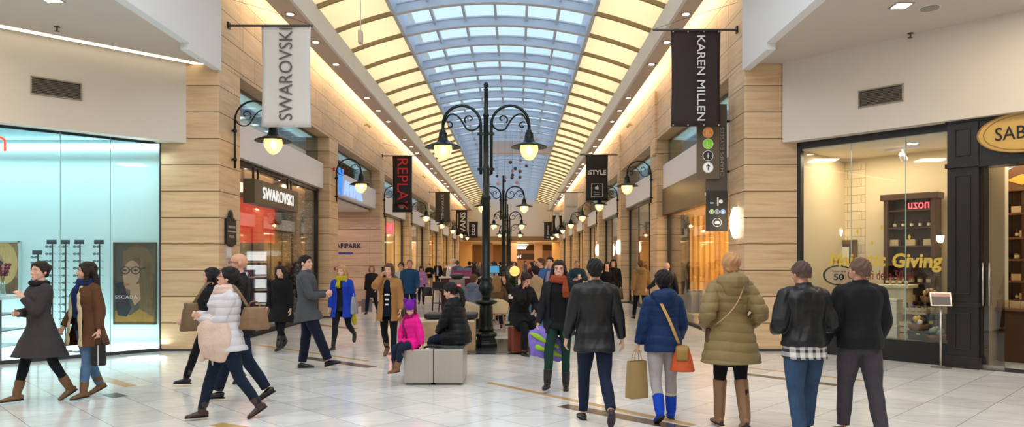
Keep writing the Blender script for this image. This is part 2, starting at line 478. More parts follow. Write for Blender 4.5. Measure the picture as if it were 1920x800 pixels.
# end wall with an opening below into a golden hall
ew = MB().box(XL - 0.5, XR + 0.5, YE, YE + 0.4, 4.35, 9.2)
struct(ew.build('wall_end', mat('end_wall_plaster', C(232, 222, 208), 0.8)))
gold = mat('gold_lit_plaster', C(214, 172, 112), 0.6, noise=0.06, nscale=2)
wood_l = mat('lintel_wood', C(150, 116, 80), 0.5)
struct(MB().box(XL, XR, YE - 0.1, YE + 0.4, 3.86, 4.35).build('trim_lintel', wood_l))
struct(MB().box(-9, 8, YE + 0.4, 100, 4.0, 4.2).build('ceiling_hall', mat('hall_ceiling', C(214, 190, 150), 0.8)))
struct(MB().box(-9, 8, 100, 100.3, 0, 4.2).build('wall_back', mat('hall_back_wall', C(170, 128, 88), 0.7)))
struct(MB().box(-9.2, -9, YE, 100, 0, 4.2).build('wall_hall_left', gold))
struct(MB().box(8, 8.2, YE, 100, 0, 4.2).build('wall_hall_right', gold))
terra = mat('terracotta_panel', C(176, 130, 100), 0.6)
pinkm = mat('pale_rose_panel', C(214, 178, 150), 0.6)
for i, (x0, x1, m_) in enumerate(((-6.6, -5.2, gold), (-3.9, -2.9, terra), (-0.9, 0.1, pinkm), (2.2, 3.2, pinkm), (4.2, 5.2, gold))):
    struct(MB().box(x0, x1, 84 + i % 2 * 4, 85 + i % 2 * 4, 0, 4.0).build('pillar_hall', m_))
for (x, y) in ((-3.5, 82), (0.5, 82), (3.5, 82), (-2, 93), (2, 93)):
    area('hall_light', (x, y, 3.9), 2.0, 130, WARM, (0, 0, 0), 6)

# world and render settings
wd = bpy.data.worlds.new('sky'); bpy.context.scene.world = wd; wd.use_nodes = True
N = wd.node_tree.nodes; L = wd.node_tree.links
bg = N['Background']
tc = N.new('ShaderNodeTexCoord'); nz = N.new('ShaderNodeTexNoise'); nz.inputs['Scale'].default_value = 2.2; nz.inputs['Detail'].default_value = 4
L.new(tc.outputs['Generated'], nz.inputs['Vector'])
cr = N.new('ShaderNodeValToRGB'); cr.color_ramp.elements[0].color = C(200, 224, 242); cr.color_ramp.elements[1].color = C(240, 246, 250)
cr.color_ramp.elements[0].position = 0.35; cr.color_ramp.elements[1].position = 0.65
L.new(nz.outputs[0], cr.inputs[0]); L.new(cr.outputs[0], bg.inputs[0]); bg.inputs[1].default_value = 1.7

# ---------------- rotunda sides: low ceiling, bulkhead, fascia
Lu = Vector((-1, -1, 0)).normalized()           # left shop wall runs this way from the pillar
Ru = Vector((0.66, -0.75, 0)).normalized()
LP = Vector((-6.75, 13.68, 0)); RP = Vector((5.37, 13.7, 0))
Ln = Vector((1, -1, 0)).normalized(); Rn = Vector((-Ru.y * -1, 0, 0))
Rn = Vector((-0.75, -0.66, 0)).normalized()
def wallbox(P, u, n, s0, s1, d0, d1, z0, z1):
    """box along u from s0..s1, from depth d0..d1 along n (towards the visitor)"""
    vs = []
    for z in (z0, z1):
        for d in (d0, d1):
            for s in (s0, s1):
                p = P + u * s + n * d; vs.append((p.x, p.y, z))
    return vs, [(0, 2, 3, 1), (4, 5, 7, 6), (0, 1, 5, 4), (2, 6, 7, 3), (0, 4, 6, 2), (1, 3, 7, 5)]
ZC = 5.45
struct(MB().add(*wallbox(LP, Lu, Ln, -0.42, 14, -0.25, 0.36, 3.95, ZC + 0.1)).build('wall_left_bulkhead', plaster))
struct(MB().add(*wallbox(RP, Ru, Rn, -0.16, 14, -0.25, 0.30, 3.95, ZC + 0.1)).build('wall_right_bulkhead', plaster))
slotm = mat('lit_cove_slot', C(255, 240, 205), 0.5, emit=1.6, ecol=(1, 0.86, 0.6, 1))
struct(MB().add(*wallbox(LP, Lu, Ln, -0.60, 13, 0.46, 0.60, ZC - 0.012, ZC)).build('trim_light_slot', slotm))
# side ceilings (polygons beyond the balcony edge)
struct(MB().prism([(XL + 0.04, -3), (XL + 0.04, 13.66), (-7.0, 13.66), (-16, 4.6), (-16, -3)], 'z', ZC, ZC + 0.25).build('ceiling_left', plaster_c))
struct(MB().prism([(XR - 0.04, -3), (XR - 0.04, 13.66), (5.6, 13.66), (15, 3.0), (15, -3)], 'z', ZC, ZC + 0.25).build('ceiling_right', plaster_c))
struct(MB().box(XL - 0.1, XL + 0.06, -3, 12.3, ZC - 0.015, 7.6).build('trim_balcony_left', plaster_b))
struct(MB().box(XL - 0.10, XL + 0.05, 12.3, 13.64, ZC - 0.13, 7.6).build('trim_step_left', plaster_b))
struct(MB().box(XR - 0.06, XR + 0.1, -3, 12.3, ZC - 0.015, 7.6).build('trim_balcony_right', plaster_b))
struct(MB().box(XR - 0.05, XR + 0.10, 12.3, 13.64, ZC - 0.13, 7.6).build('trim_step_right', plaster_b))
# the rest of the rotunda, behind the visitor
struct(MB().box(-16, 16, -9.3, -9, 0, 9.5).build('wall_rotunda_back', stone_w))
struct(MB().box(-16.3, -16, -9, 8, 0, 9.5).build('wall_rotunda_left', plaster)); struct(MB().box(16, 16.3, -9, 8, 0, 9.5).build('wall_rotunda_right', plaster))
struct(MB().box(-16, XL + 0.04, -9, -3, ZC, ZC + 0.25).build('ceiling_left', plaster_c)); struct(MB().box(XR - 0.04, 16, -9, -3, ZC, ZC + 0.25).build('ceiling_right', plaster_c))
struct(MB().box(XL, XR, -9, -3, 9.4, 9.6).build('ceiling_rotunda', plaster_b))
struct(MB().box(XL - 0.1, XL, -3, 13.6, 7.6, 9.5).build('wall_upper_left', plaster_b)); struct(MB().box(XR, XR + 0.1, -3, 13.6, 7.6, 9.5).build('wall_upper_right', plaster_b))
# fill lights added out of view in the rotunda to brighten the foreground
area('rotunda_fill_light', (-0.6, 3.0, 9.3), 8.0, ROT_FILL, (1.0, 0.97, 0.93), (0, 0, 0), 9.0)
area('rotunda_fill_light', (-0.6, -6.0, 9.2), 7.0, ROT_FILL * 0.9, (1.0, 0.95, 0.88), (R(40), 0, 0), 4.0)
# lamps of the low ceilings: real recessed fittings light these areas
for (x, y) in ((-8.2, 9.4), (-8.6, 5.5), (6.6, 9.2), (7.4, 5.6)):
    area('side_ceiling_light', (x, y, ZC - 0.02), 0.9, 60, WARM2, (0, 0, 0), 0.9)
# ============================================================ SHOPFRONTS ALONG THE CORRIDOR
def side_name(s): return 'left' if s < 0 else 'right'
def wash(name, w, h, d): pass
def bay_shell(s, y0, y1, i, back, part, lightcol, power, band=True, glass=True, depth=4.2, ceil=3.75, frame=True):
    """room behind one bay, its white band, clerestory pane and shop window"""
    w = XL if s < 0 else XR
    X = lambda d: w + s * d                      # d metres behind the stone face
    def bx(b, d0, d1, ya, yb, z0, z1):
        a, c = sorted((X(d0), X(d1))); return b.box(a, c, ya, yb, z0, z1)
    struct(bx(MB(), depth, depth + 0.1, y0, y1, 0, 5.45).build('wall_shop_back', back))
    struct(bx(MB(), 0.42, depth, y1, y1 + 1.05, 0, 5.45).build('wall_shop_side', part))
    struct(bx(MB(), 0.44, depth, y0, y1, ceil, ceil + 0.08).build('ceiling_shop', mat('shop_ceiling', C(214, 206, 194), 0.8)))
    struct(bx(MB(), 0.9, 1.0, y0, y1, 4.6, 5.45).build('wall_clerestory', mat('clerestory_back', C(168, 176, 168), 0.8)))
    struct(bx(MB(), 0.42, 1.0, y0, y1, 4.55, 4.62).build('trim_clerestory', plaster))
    struct(bx(MB(), 0.36, 0.38, y0, y1, 4.66, 5.45).build('window_%d' % (20 + i if s < 0 else 40 + i), clear_green))
    if band:
        struct(bx(MB(), 0.19, 0.9, y0, y1, 3.90, 4.66).build('trim_band_' + side_name(s), white_band if band is True else band))
    if glass:
        g = struct(bx(MB(), 0.37, 0.385, y0, y1, 0.08, 3.85).build('window_%d' % (60 + i if s < 0 else 80 + i), clear))
        if frame:
            f = MB()
            bx(f, 0.34, 0.42, y0, y1, 0.0, 0.10); bx(f, 0.34, 0.42, y0, y1, 3.80, 3.92)
            for y in (y0, y1 - 0.09): bx(f, 0.34, 0.42, y, y + 0.09, 0.1, 3.8)
            for k in (1, 2):
                y = y0 + (y1 - y0) * k / 3; bx(f, 0.36, 0.40, y, y + 0.03, 0.1, 3.8)
            f.build('window_frame', black_metal, g)
    if power:
        area('shop_light', (X(depth / 2 + 0.3), (y0 + y1) / 2, ceil - 0.04), 2.2, power, lightcol, (0, 0, 0), (y1 - y0) * 0.75)
    return X, bx

red_w = mat('red_shop_wall', C(214, 52, 24), 0.5)
dkblue = mat('dark_glitter_wall', C(52, 50, 62), 0.35)
def glitter():
    m = dkblue; nt = m.node_tree; N = nt.nodes; L = nt.links; b = N['Principled BSDF']
    g = N.new('ShaderNodeNewGeometry'); v = N.new('ShaderNodeTexVoronoi'); v.inputs['Scale'].default_value = 16
    L.new(g.outputs['Position'], v.inputs['Vector'])
    lt = N.new('ShaderNodeMath'); lt.operation = 'LESS_THAN'; lt.inputs[1].default_value = 0.22; L.new(v.outputs['Distance'], lt.inputs[0])
    mx = N.new('ShaderNodeMix'); mx.data_type = 'RGBA'; mx.inputs[6].default_value = C(52, 50, 62); mx.inputs[7].default_value = C(240, 225, 205)
    L.new(lt.outputs[0], mx.inputs[0]); L.new(mx.outputs[2], b.inputs['Base Color'])
glitter()
cream_w = mat('cream_shop_wall', C(232, 205, 160), 0.6)
gold_w = mat('gold_curtain_wall', C(226, 178, 104), 0.5, noise=0.12, nscale=3, stretch=(8, 8, 0.3))
dark_w = mat('dark_shop_wall', C(70, 58, 48), 0.6)
grey_w = mat('grey_shop_wall', C(160, 150, 140), 0.6)
lit_panel = mat('lit_sign_face', C(255, 250, 240), 0.5, emit=0.7, ecol=(1, 0.96, 0.9, 1))
lit_white = mat('lit_white_letters', C(255, 255, 255), 0.5, emit=0.4, ecol=(1, 0.98, 0.94, 1))
lit_blue = mat('lit_blue_letters', C(40, 110, 220), 0.5, emit=0.8, ecol=(0.05, 0.28, 0.85, 1))
lit_red = mat('lit_red_letters', C(240, 40, 40), 0.5, emit=2.4, ecol=(1, 0.08, 0.1, 1))
led_cyan = mat('lit_cyan_screen', C(150, 220, 230), 0.5, emit=1.4, ecol=(0.4, 0.85, 1, 1))

# ---- left bay 1: red jewellery shop
X, bx = bay_shell(-1, PL[0] + 1.05, PL[1], 0, red_w, dkblue, WARM2, 190, frame=False)
b = MB(); bx(b, 0.33, 0.42, PL[0] + 1.05, PL[1], 3.8, 3.92); bx(b, 0.33, 0.46, PL[1] - 0.2, PL[1] - 0.02, 0, 3.85); bx(b, 0.33, 0.42, PL[0] + 1.05, PL[1], 0, 0.1)
struct(b.build('trim_shop_frame', black_metal))
b = MB(); bx(b, 1.5, 3.4, 21.3, 21.6, 0.9, 3.6); struct(b.build('wall_red_panel', red_w))
b = MB(); bx(b, 2.9, 4.0, 18.9, 19.1, 0.0, 3.7); struct(b.build('wall_red_panel', red_w))
# shop sign box hung in front of the glass
def sign_box(label, x0, x1, y0, y1, z0, z1, m, words, lm, bold=0.015, arms=True, face='x', tw=None, th=None):
    t = empty('shop_sign', ((x0 + x1) / 2, (y0 + y1) / 2, z0), label=label, cat='sign')
    cx, cyy = (x0 + x1) / 2, (y0 + y1) / 2
    MB().box(x0 - cx, x1 - cx, y0 - cyy, y1 - cyy, 0, z1 - z0).build('sign_box', m, t, bevel=0.008)
    s = 1 if cx < 0 else -1
    fx = (x1 if s > 0 else x0) - cx
    M = frame((fx + s * 0.002, 0, (z1 - z0) / 2), (0, s, 0), (0, 0, 1))
    text('sign_lettering', words, lm, tw or (y1 - y0) * 0.78, th or (z1 - z0) * 0.42, M, t, 0.02, bold)
    if arms:
        a = MB()
        for yy in (y0 - cyy + 0.25, y1 - cyy - 0.5):
            a = MB()
            for q in (0, 0.28): a.box(-0.02, 0.02, yy + q, yy + q + 0.03, z1 - z0, z1 - z0 + 0.28)
            a.box(-0.02, 0.02, yy, yy + 0.31, z1 - z0 + 0.26, z1 - z0 + 0.29)
            a.build('hanger', black_metal, t)
    return t
bronze = mat('bronze_sign', C(92, 80, 62), 0.4, metal=0.2)
sign_box('dark bronze hanging box sign lettered SWAROVSKI over the red shop', -5.98, -5.72, 15.75, 18.9, 2.98, 3.52, bronze, 'SWAROVSKI', lit_white, 0.0, tw=2.2, th=0.27)

def vitrine(loc, w, d, h, shelves, label, m, litm=True, rz=0.0, group=None):
    t = empty('display_cabinet', loc, rz, label, 'cabinet', group)
    b = MB(); b.box(-w / 2, w / 2, d / 2 - 0.03, d / 2, 0, h); b.box(-w / 2, -w / 2 + 0.03, -d / 2, d / 2, 0, h); b.box(w / 2 - 0.03, w / 2, -d / 2, d / 2, 0, h)
    b.box(-w / 2, w / 2, -d / 2, d / 2, h - 0.05, h); b.box(-w / 2, w / 2, -d / 2, d / 2, 0, 0.5)
    b.build('carcass', m, t)
    for k in range(shelves):
        z = 0.55 + (h - 0.7) * k / max(1, shelves)
        MB().box(-w / 2 + 0.03, w / 2 - 0.03, -d / 2, d / 2 - 0.03, z, z + 0.02).build('shelf', mat('pale_shelf', C(236, 232, 222), 0.4), t)
        if litm:
            MB().box(-w / 2 + 0.06, w / 2 - 0.06, d / 2 - 0.045, d / 2 - 0.032, z + 0.05, z + 0.3).build('lit_back', mat('soft_lit_panel', C(235, 235, 235), 0.5, emit=0.9, ecol=(0.95, 0.97, 1, 1)), t)
    return t
navy_c = mat('navy_cabinet', C(30, 40, 78), 0.4)
for k, (x, y, lab) in enumerate(((-7.35, 20.9, 'navy glass cabinet with lit shelves at the back of the red shop'), (-6.75, 17.4, 'low navy lit cabinet just inside the red shop window'), (-7.0, 19.4, 'navy cabinet of lit trays halfway down the red shop'))):
    vitrine((x, y, 0.0), 0.75, 0.4, 2.2 if k != 1 else 1.5, 4, lab, navy_c)
# pendant lamps glowing inside the red shop
bulb_m = mat('warm_bulb', C(255, 220, 160), 0.4, emit=30, ecol=(1, 0.72, 0.36, 1))
for k, (x, y, z) in enumerate(((-6.7, 16.9, 3.05), (-6.75, 17.2, 2.6), (-7.3, 18.6, 3.0))):
    t = empty('pendant_lamp', (x, y, z), label=('small pendant lamp glowing just inside the red shop', 'lower pendant lamp with a glass drop in the red shop', 'pendant lamp hanging deepest in the red shop')[k], cat='lamp', group='pendants in the red shop')
    MB().cyl((0, 0, 0.1), (0, 0, 3.75 - z), 0.008).build('cord', black_metal, t)
    MB().lathe([(0.02, 0.14), (0.05, 0.1), (0.09, 0.02), (0.088, 0.0), (0.02, 0.01)], 12).build('lamp_shade', black_metal, t)
    MB().ell((0, 0, -0.02), (0.045, 0.045, 0.06)).build('bulb', bulb_m, t, True)
g_ = MB().box(0, 0.02, -0.16, 0.16, 0, 0.14)
t = empty('exit_sign', (-6.05, 15.35, 3.48), label='green exit sign glowing at the top of the red shop', cat='sign'); g_.build('lit_face', mat('exit_green', C(60, 200, 60), 0.5, emit=1.6, ecol=(0.1, 0.9, 0.15, 1)), t)
MB().box(-0.03, 0, -0.18, 0.18, -0.02, 0.16).build('sign_case', white_band, t)

# ---- left bay 2: passage to the indoor park
X, bx = bay_shell(-1, PL[1] + 1.05, PL[2], 1, cream_w, stone, WARM2, 60, glass=False)
area('purple_led', (-6.6, 26, 3.72), 0.5, 30, (0.35, 0.2, 1.0), (0, 0, 0), 5)
t = empty('wall_lettering', (XL - 0.42 - 1.0, PL[2] - 0.012, 2.35), label='WAFIPARK lettering with an arrow on the stone wall of the passage', cat='sign')
text('first_letter', 'W', lit_blue, 0.34, 0.34, frame((-0.62, -0.0, 0.02), (1, 0, 0), (0, 0, 1)), t, 0.02, 0.02)
text('lettering', 'AFIPARK', mat('dark_blue_letters', C(34, 38, 60), 0.5), 1.05, 0.2, frame((0.12, 0, 0), (1, 0, 0), (0, 0, 1)), t, 0.02, 0.01)
MB().prism([(-0.35, -0.3), (-0.2, -0.24), (-0.2, -0.27), (0.3, -0.27), (0.3, -0.33), (-0.2, -0.33), (-0.2, -0.36)], 'y', -0.02, 0).build('arrow', mat('blue_arrow', C(40, 70, 160), 0.5), t)
t = empty('shop_sign', (XL - 0.17, 24.9, 4.3), label='blue and white lit WAFIPARK letters on the white band', cat='sign')
text('first_letter', 'W', lit_blue, 0.95, 0.9, frame((0.0, -1.35, 0.02), (0, 1, 0), (0, 0, 1)), t, 0.05, 0.0)
text('lettering', 'AFIPARK', mat('lit_pale_blue_letters', C(150, 190, 255), 0.5, emit=0.5, ecol=(0.5, 0.7, 1, 1)), 2.9, 0.5, frame((0, 0.75, -0.1), (0, 1, 0), (0, 0, 1)), t, 0.05, 0.0)
# ---- further left bays
styles_l = [(2, gold_w, cream_w, WARM, 300, True), (3, cream_w, stone, WARM2, 220, True), (4, gold_w, gold_w, WARM, 320, True), (5, cream_w, gold_w, WARM, 300, True), (6, gold_w, cream_w, WARM, 300, True)]
for (i, bk, pt, lc, pw, gl) in styles_l:
    bay_shell(-1, PL[i] + 1.05, PL[i + 1], i, bk, pt, lc, pw)
bay_shell(-1, PL[7] + 1.05, YE, 7, gold_w, cream_w, WARM, 240)
# window dressing: hanging cloth panels and signs inside the far bays
def wall_panel(s, y, d0, d1, z0, z1, m, name, label, cat):
    w = XL if s < 0 else XR
    a, c = sorted((w + s * d0, w + s * d1))
    o = MB().box(0, c - a, -0.03, 0, 0, z1 - z0).build(name, m, None, loc=(a, y, z0)); return tag(o, label, cat)
t = empty('shop_sign', (-6.25, 34.5, 3.3), label='small red glowing shop sign inside the window beyond the passage', cat='sign')
text('lettering', 'H&M', lit_red, 0.62, 0.45, frame((0, 0, 0), (1, 0, 0), (0, 0, 1)), t, 0.04, 0.03)
MB().box(-0.4, 0.4, 0.04, 0.06, -0.3, 0.3).build('backing', mat('pale_backing', C(230, 200, 190), 0.5), t)
wall_panel(-1, 40.5, 0.46, 1.3, 3.0, 3.35, led_cyan, 'wall_mounted_screen', 'cyan lit screen strip high inside a shop on the left', 'screen')
wall_panel(-1, 47.5, 0.46, 1.4, 3.0, 3.45, lit_panel, 'light_box_sign', 'white light box above a shop door deep on the left', 'sign')
wall_panel(-1, 31.6, 0.5, 0.9, 0.0, 1.9, mat('glowing_window_column', C(255, 240, 200), 0.5, emit=2.2, ecol=(1, 0.85, 0.55, 1)), 'light_column', 'glowing white column in the window beyond the passage', 'lamp')

# ---- right bay 1: golden shop with dark bronze band
band_b = mat('bronze_band', C(108, 92, 70), 0.35, metal=0.4)
X, bx = bay_shell(1, PR[0] + 1.05, PR[1], 0, gold_w, gold_w, WARM, 420, frame=False)
struct(MB().box(XR + 0.17, XR + 0.42, PR[0] + 1.05, PR[1], 3.12, 3.92).build('trim_bronze_band', band_b))
b = MB(); bx(b, 0.33, 0.95, PR[1] - 0.12, PR[1] - 0.0, 0, 3.12); bx(b, 0.33, 0.42, PR[0] + 1.05, PR[1], 0, 0.07)
struct(b.build('trim_shop_frame', mat('dark_brown_frame', C(44, 34, 24), 0.4)))
for k in range(4):
    b = MB(); n = 14; x0 = XR + 0.95 + k * 0.8
    pts = [(x0 + 0.8 * i / n, 21.9 + 0.05 * math.sin(i * 2.1)) for i in range(n + 1)]
    b.prism(pts + [(p[0], p[1] + 0.03) for p in pts[::-1]], 'z', 0.25, 3.1)
    o = b.build('golden_curtain', gold_w, smooth=False); tag(o, 'floor length golden curtain at the end of the golden shop', 'curtain', 'golden curtains in the right hand shop')
sm = mat('grey_gift_box', C(122, 116, 116), 0.6)
for k in range(4):
    t = empty('storage_box', (5.05 + 0.26 * k, 20.6 - 0.25 * (k % 2), 0.25), label='upright grey box in a row on the ledge of the golden shop', cat='box', group='grey boxes in the golden shop')
    MB().box(-0.12, 0.12, -0.25, 0.25, 0, 0.62).build('box_body', sm, t, bevel=0.01); MB().box(-0.125, 0.125, -0.255, 0.255, 0.5, 0.64).build('lid', mat('pale_box_lid', C(150, 145, 145), 0.6), t)
struct(MB().box(4.8, 8.2, 19.5, 21.8, 0, 0.25).build('floor_ledge', mat('pale_ledge', C(210, 190, 150), 0.3)))
t = empty('office_chair', (6.6, 20.2, 0.25), R(120), 'dark swivel chair on the ledge inside the golden shop', 'chair')
b = MB().cyl((0, 0, 0.05), (0, 0, 0.5), 0.03)
for k in range(5): b.cyl((0, 0, 0.08), (0.3 * math.cos(k * 1.257), 0.3 * math.sin(k * 1.257), 0.03), 0.02)
b.build('base', black_metal, t); MB().box(-0.25, 0.25, -0.25, 0.25, 0.5, 0.58).build('seat', mat('dark_leatherette', C(34, 30, 30), 0.45), t, bevel=0.03)
MB().box(-0.24, 0.24, 0.2, 0.26, 0.65, 1.15).build('backrest', mat('dark_leatherette', C(34, 30, 30), 0.45), t, bevel=0.03)
t = empty('shop_sign', (XR + 0.14, 16.3, 3.42), label='white lit letter cubes on the bronze band', cat='sign')
for k in range(3):
    MB().box(-0.1, 0.02, -0.38 + 0.3 * k - 0.13, -0.38 + 0.3 * k + 0.13, -0.2 , 0.2).build('lit_cube', lit_panel, t)
text('lettering', 'BGN', mat('black_letters', C(20, 20, 20), 0.5), 0.8, 0.26, frame((-0.103, -0.08, 0), (0, -1, 0), (0, 0, 1)), t, 0.006, 0.02)
# ---- right bay 2: brown door, shelves, violet sign
X, bx = bay_shell(1, PR[1] + 1.05, PR[2], 1, dark_w, grey_w, WARM2, 160)
wall_panel(1, PR[2] - 0.3, 0.6, 1.5, 0.0, 3.0, mat('orange_brown_door', C(178, 116, 62), 0.5), 'shop_door', 'orange brown door panel at the end of the shop beyond the golden one', 'door')
t = empty('wall_shelf_unit', (5.3, 25.2, 0.1), R(90), 'dark shelf unit with glowing shelves seen past the second right pillar', 'shelf')
b = MB().box(-1.6, 1.6, 0, 0.04, 0, 2.9)
for x in (-1.6, -0.5, 0.6, 1.56): b.box(x, x + 0.04, -0.4, 0, 0, 2.9)
b.build('carcass', dark_w, t)
for k in range(7): MB().box(-1.6, 1.6, -0.4, 0, 0.05 + k * 0.45, 0.08 + k * 0.45).build('shelf', mat('amber_lit_shelf', C(220, 160, 90), 0.5, emit=0.35, ecol=(1, 0.6, 0.25, 1)), t)
t = empty('shop_sign', (XR + 0.36, 24.2, 3.5), label='small violet neon sign behind the second right hand pillar', cat='sign')
text('lettering', 'Luna', mat('lit_violet', C(180, 160, 250), 0.5, emit=1.5, ecol=(0.6, 0.5, 1, 1)), 1.1, 0.35, frame((0, 0, 0), (0, -1, 0), (0, 0, 1)), t, 0.02, 0.0)
for i in range(2, 7):
    bay_shell(1, PR[i] + 1.05, PR[i + 1], i, (dark_w, cream_w, gold_w, gold_w, gold_w)[i - 2], (grey_w, cream_w, cream_w, gold_w, cream_w)[i - 2], WARM if i > 3 else WARM2, (160, 180, 260, 300, 300)[i - 2])
bay_shell(1, PR[7] + 1.05, YE, 7, gold_w, cream_w, WARM, 240)
wall_panel(1, 51.5, 0.46, 1.5, 2.1, 2.45, lit_panel, 'light_box_sign', 'white light box in a shop deep on the right', 'sign')

# glowing wall sconces on the right hand stone
def sconce(x, y, z, label, rz=0.0, sc=1.0, group=None):
    t = empty('wall_sconce', (x, y, z), rz, label, 'lamp', group)
    b = MB(); n = 12; R_ = 0.13
    pts = [(-R_ * math.sin(math.pi * i / n) * sc, R_ * 0.9 * math.cos(math.pi * i / n)) for i in range(n + 1)]
    b2 = MB(); rows = 9; vs = []
    for j in range(rows):
        zz = -0.3 + 0.6 * j / (rows - 1); k = math.sqrt(max(0.02, 1 - (zz / 0.34) ** 2))
        vs += [(p[0] * k, p[1] * k, zz) for p in pts]
    m = n + 1; fs = [(j * m + i, j * m + i + 1, (j + 1) * m + i + 1, (j + 1) * m + i) for j in range(rows - 1) for i in range(n)]
    b2.add(vs, fs).build('glass_shade', mat('sconce_glass', C(255, 240, 210), 0.4, emit=6.0, ecol=(1, 0.88, 0.66, 1)), t, True)
    MB().box(-0.012, 0.012, -0.035, 0.035, -0.34, 0.34).build('backplate', steel, t)
    l = bpy.data.lights.new('sconce_light', 'POINT'); l.energy = 14; l.color = WARM2; l.shadow_soft_size = 0.08
    return t
sconce(XR - 0.01, 14.12, 2.46, 'white half shell sconce glowing on the side of the near right pillar')
sconce(XR - 0.01, 30.3, 2.3, 'white sconce on the third right hand pillar')
sconce(XR - 0.01, 38.2, 2.3, 'white sconce on the fourth right hand pillar')

# back shop in the hall
struct(MB().box(-1.2, 5.0, 98.7, 99.9, 0, 3.2).build('wall_shop_back', terra))
struct(MB().box(-0.4, 3.6, 98.55, 98.7, 2.0, 2.75).build('trim_shop_band', dark_w))
t = empty('shop_sign', (0.15, 98.5, 2.38), label='white lit TEN letters on the far shop at the end of the hall', cat='sign')
text('lettering', 'T\u00a9N'.replace('\u00a9', 'e'), lit_white, 1.05, 0.5, frame((0, 0, 0), (1, 0, 0), (0, 0, 1)), t, 0.05, 0.04)
t = empty('ceiling_chandelier', (0.5, 88, 3.35), label='glowing stacked disc chandelier in the far hall', cat='lamp')
for k, (r, z) in enumerate(((1.0, 0.35), (0.8, 0.1), (0.65, -0.12))):
    MB().lathe([(0.1, z), (r, z), (r, z + 0.12), (0.1, z + 0.12)], 20).build('lit_disc', mat('disc_glow', C(255, 236, 200), 0.5, emit=2.5, ecol=(1, 0.85, 0.6, 1)), t)
MB().cyl((0, 0, 0.3), (0, 0, 0.65), 0.03).build('stem', black_metal, t)

# downlights in the soffits (lit lens in a ring)
def downlight(x, y, z, label, group):
    t = empty('downlight', (x, y, z), label=label, cat='ceiling light', group=group)
    MB().lathe([(0.075, 0.0), (0.12, 0.0), (0.12, -0.014), (0.08, -0.014)], 14).build('ring', mat('white_ring', C(150, 142, 134), 0.4), t)
    MB().lathe([(0.001, -0.013), (0.075, -0.013), (0.075, -0.018), (0.001, -0.018)], 14).build('lamp_lens', lens, t)
    return t
dl = None
for side, x in (('left', -4.93), ('right', 3.70)):
    k = 0; first = None
    for i in range(7):
        for q in range(3):
            y = 15.7 + 8.05 * i + 2.0 * q
            if first is None:
                first = downlight(x, y, 7.10, 'small round downlight in the soffit above the %s hand shops' % side, 'soffit downlights, %s side' % side)
            else:
                dup(first, (x, y, 7.10))
# little wall floods in the cove slot
def flood(x, y, z, s, label, group):
    t = empty('spotlight', (x, y, z), label=label, cat='spotlight', group=group)
    MB().cyl((0, 0, 0), (s * 0.16, 0, 0.0), 0.015).build('bracket', steel, t)
    MB().cyl((s * 0.10, -0.1, 0.05), (s * 0.22, 0.06, -0.05), 0.05, 0.06).build('lamp_head', mat('cream_lamp_head', C(226, 208, 170), 0.4), t)
    return t
for s in (-1, 1):
    first = None
    for i in range(5):
        y = 18.6 + 8.05 * i; x = XL if s < 0 else XR
        if first is None: first = flood(x, y, 6.75, -s, 'small cream floodlight clamped high on the %s stone wall' % side_name(s), 'wall floodlights, %s side' % side_name(s))
        else: dup(first, (x, y, 6.75))
# camera housing hung from the vault on the left
t = empty('hanging_security_camera', (-3.72, 17.2, 7.1), label='pale box camera hanging below the left fabric vault', cat='camera')
MB().cyl((0, 0, 0.1), (0, 0, vz(-3.72) - 7.1 + 0.1), 0.012).build('stem', white_band, t)
MB().box(-0.045, 0.045, -0.1, 0.1, -0.2, 0.1).build('camera_body', mat('pale_housing', C(226, 214, 190), 0.4), t, bevel=0.01)
# ============================================================ LAMPS, POSTS, BANNERS
amber_glass = glass_mat('amber_lamp_glass', (1.0, 0.86, 0.6), 0.15, opac=0.35, dcol=(1.0, 0.8, 0.5))
hot_bulb = mat('lantern_bulb', C(255, 228, 170), 0.4, emit=60, ecol=(1.0, 0.76, 0.42, 1))
def spiral(c, r0, r1, a0, a1, n, y=0.0):
    P = []
    for i in range(n + 1):
        t = i / n; a = a0 + (a1 - a0) * t; r = r0 + (r1 - r0) * t
        P.append((c[0] + r * math.cos(a), y, c[1] + r * math.sin(a)))
    return P
def lantern(parent, x, z, sx=1.0):
    """hood, glass and bulb hanging with its rim at height z"""
    h = MB()
    h.lathe([(0.03, 0.36), (0.055, 0.34), (0.06, 0.30), (0.085, 0.29), (0.08, 0.27), (0.10, 0.15), (0.115, 0.14), (0.12, 0.11), (0.20, 0.085), (0.35, 0.02), (0.36, 0.0), (0.345, 0.0), (0.19, 0.055), (0.12, 0.06)], 20, (x, 0, z))
    h.build('hood', dark_green, parent, True)
    g = MB(); g.lathe([(0.17, 0.045), (0.182, -0.03), (0.17, -0.10), (0.13, -0.18), (0.075, -0.235), (0.02, -0.26)], 16, (x, 0, z)); g.build('glass_shade', amber_glass, parent, True)
    MB().ell((x, 0, z - 0.06), (0.055, 0.055, 0.075)).build('bulb', hot_bulb, parent, True)
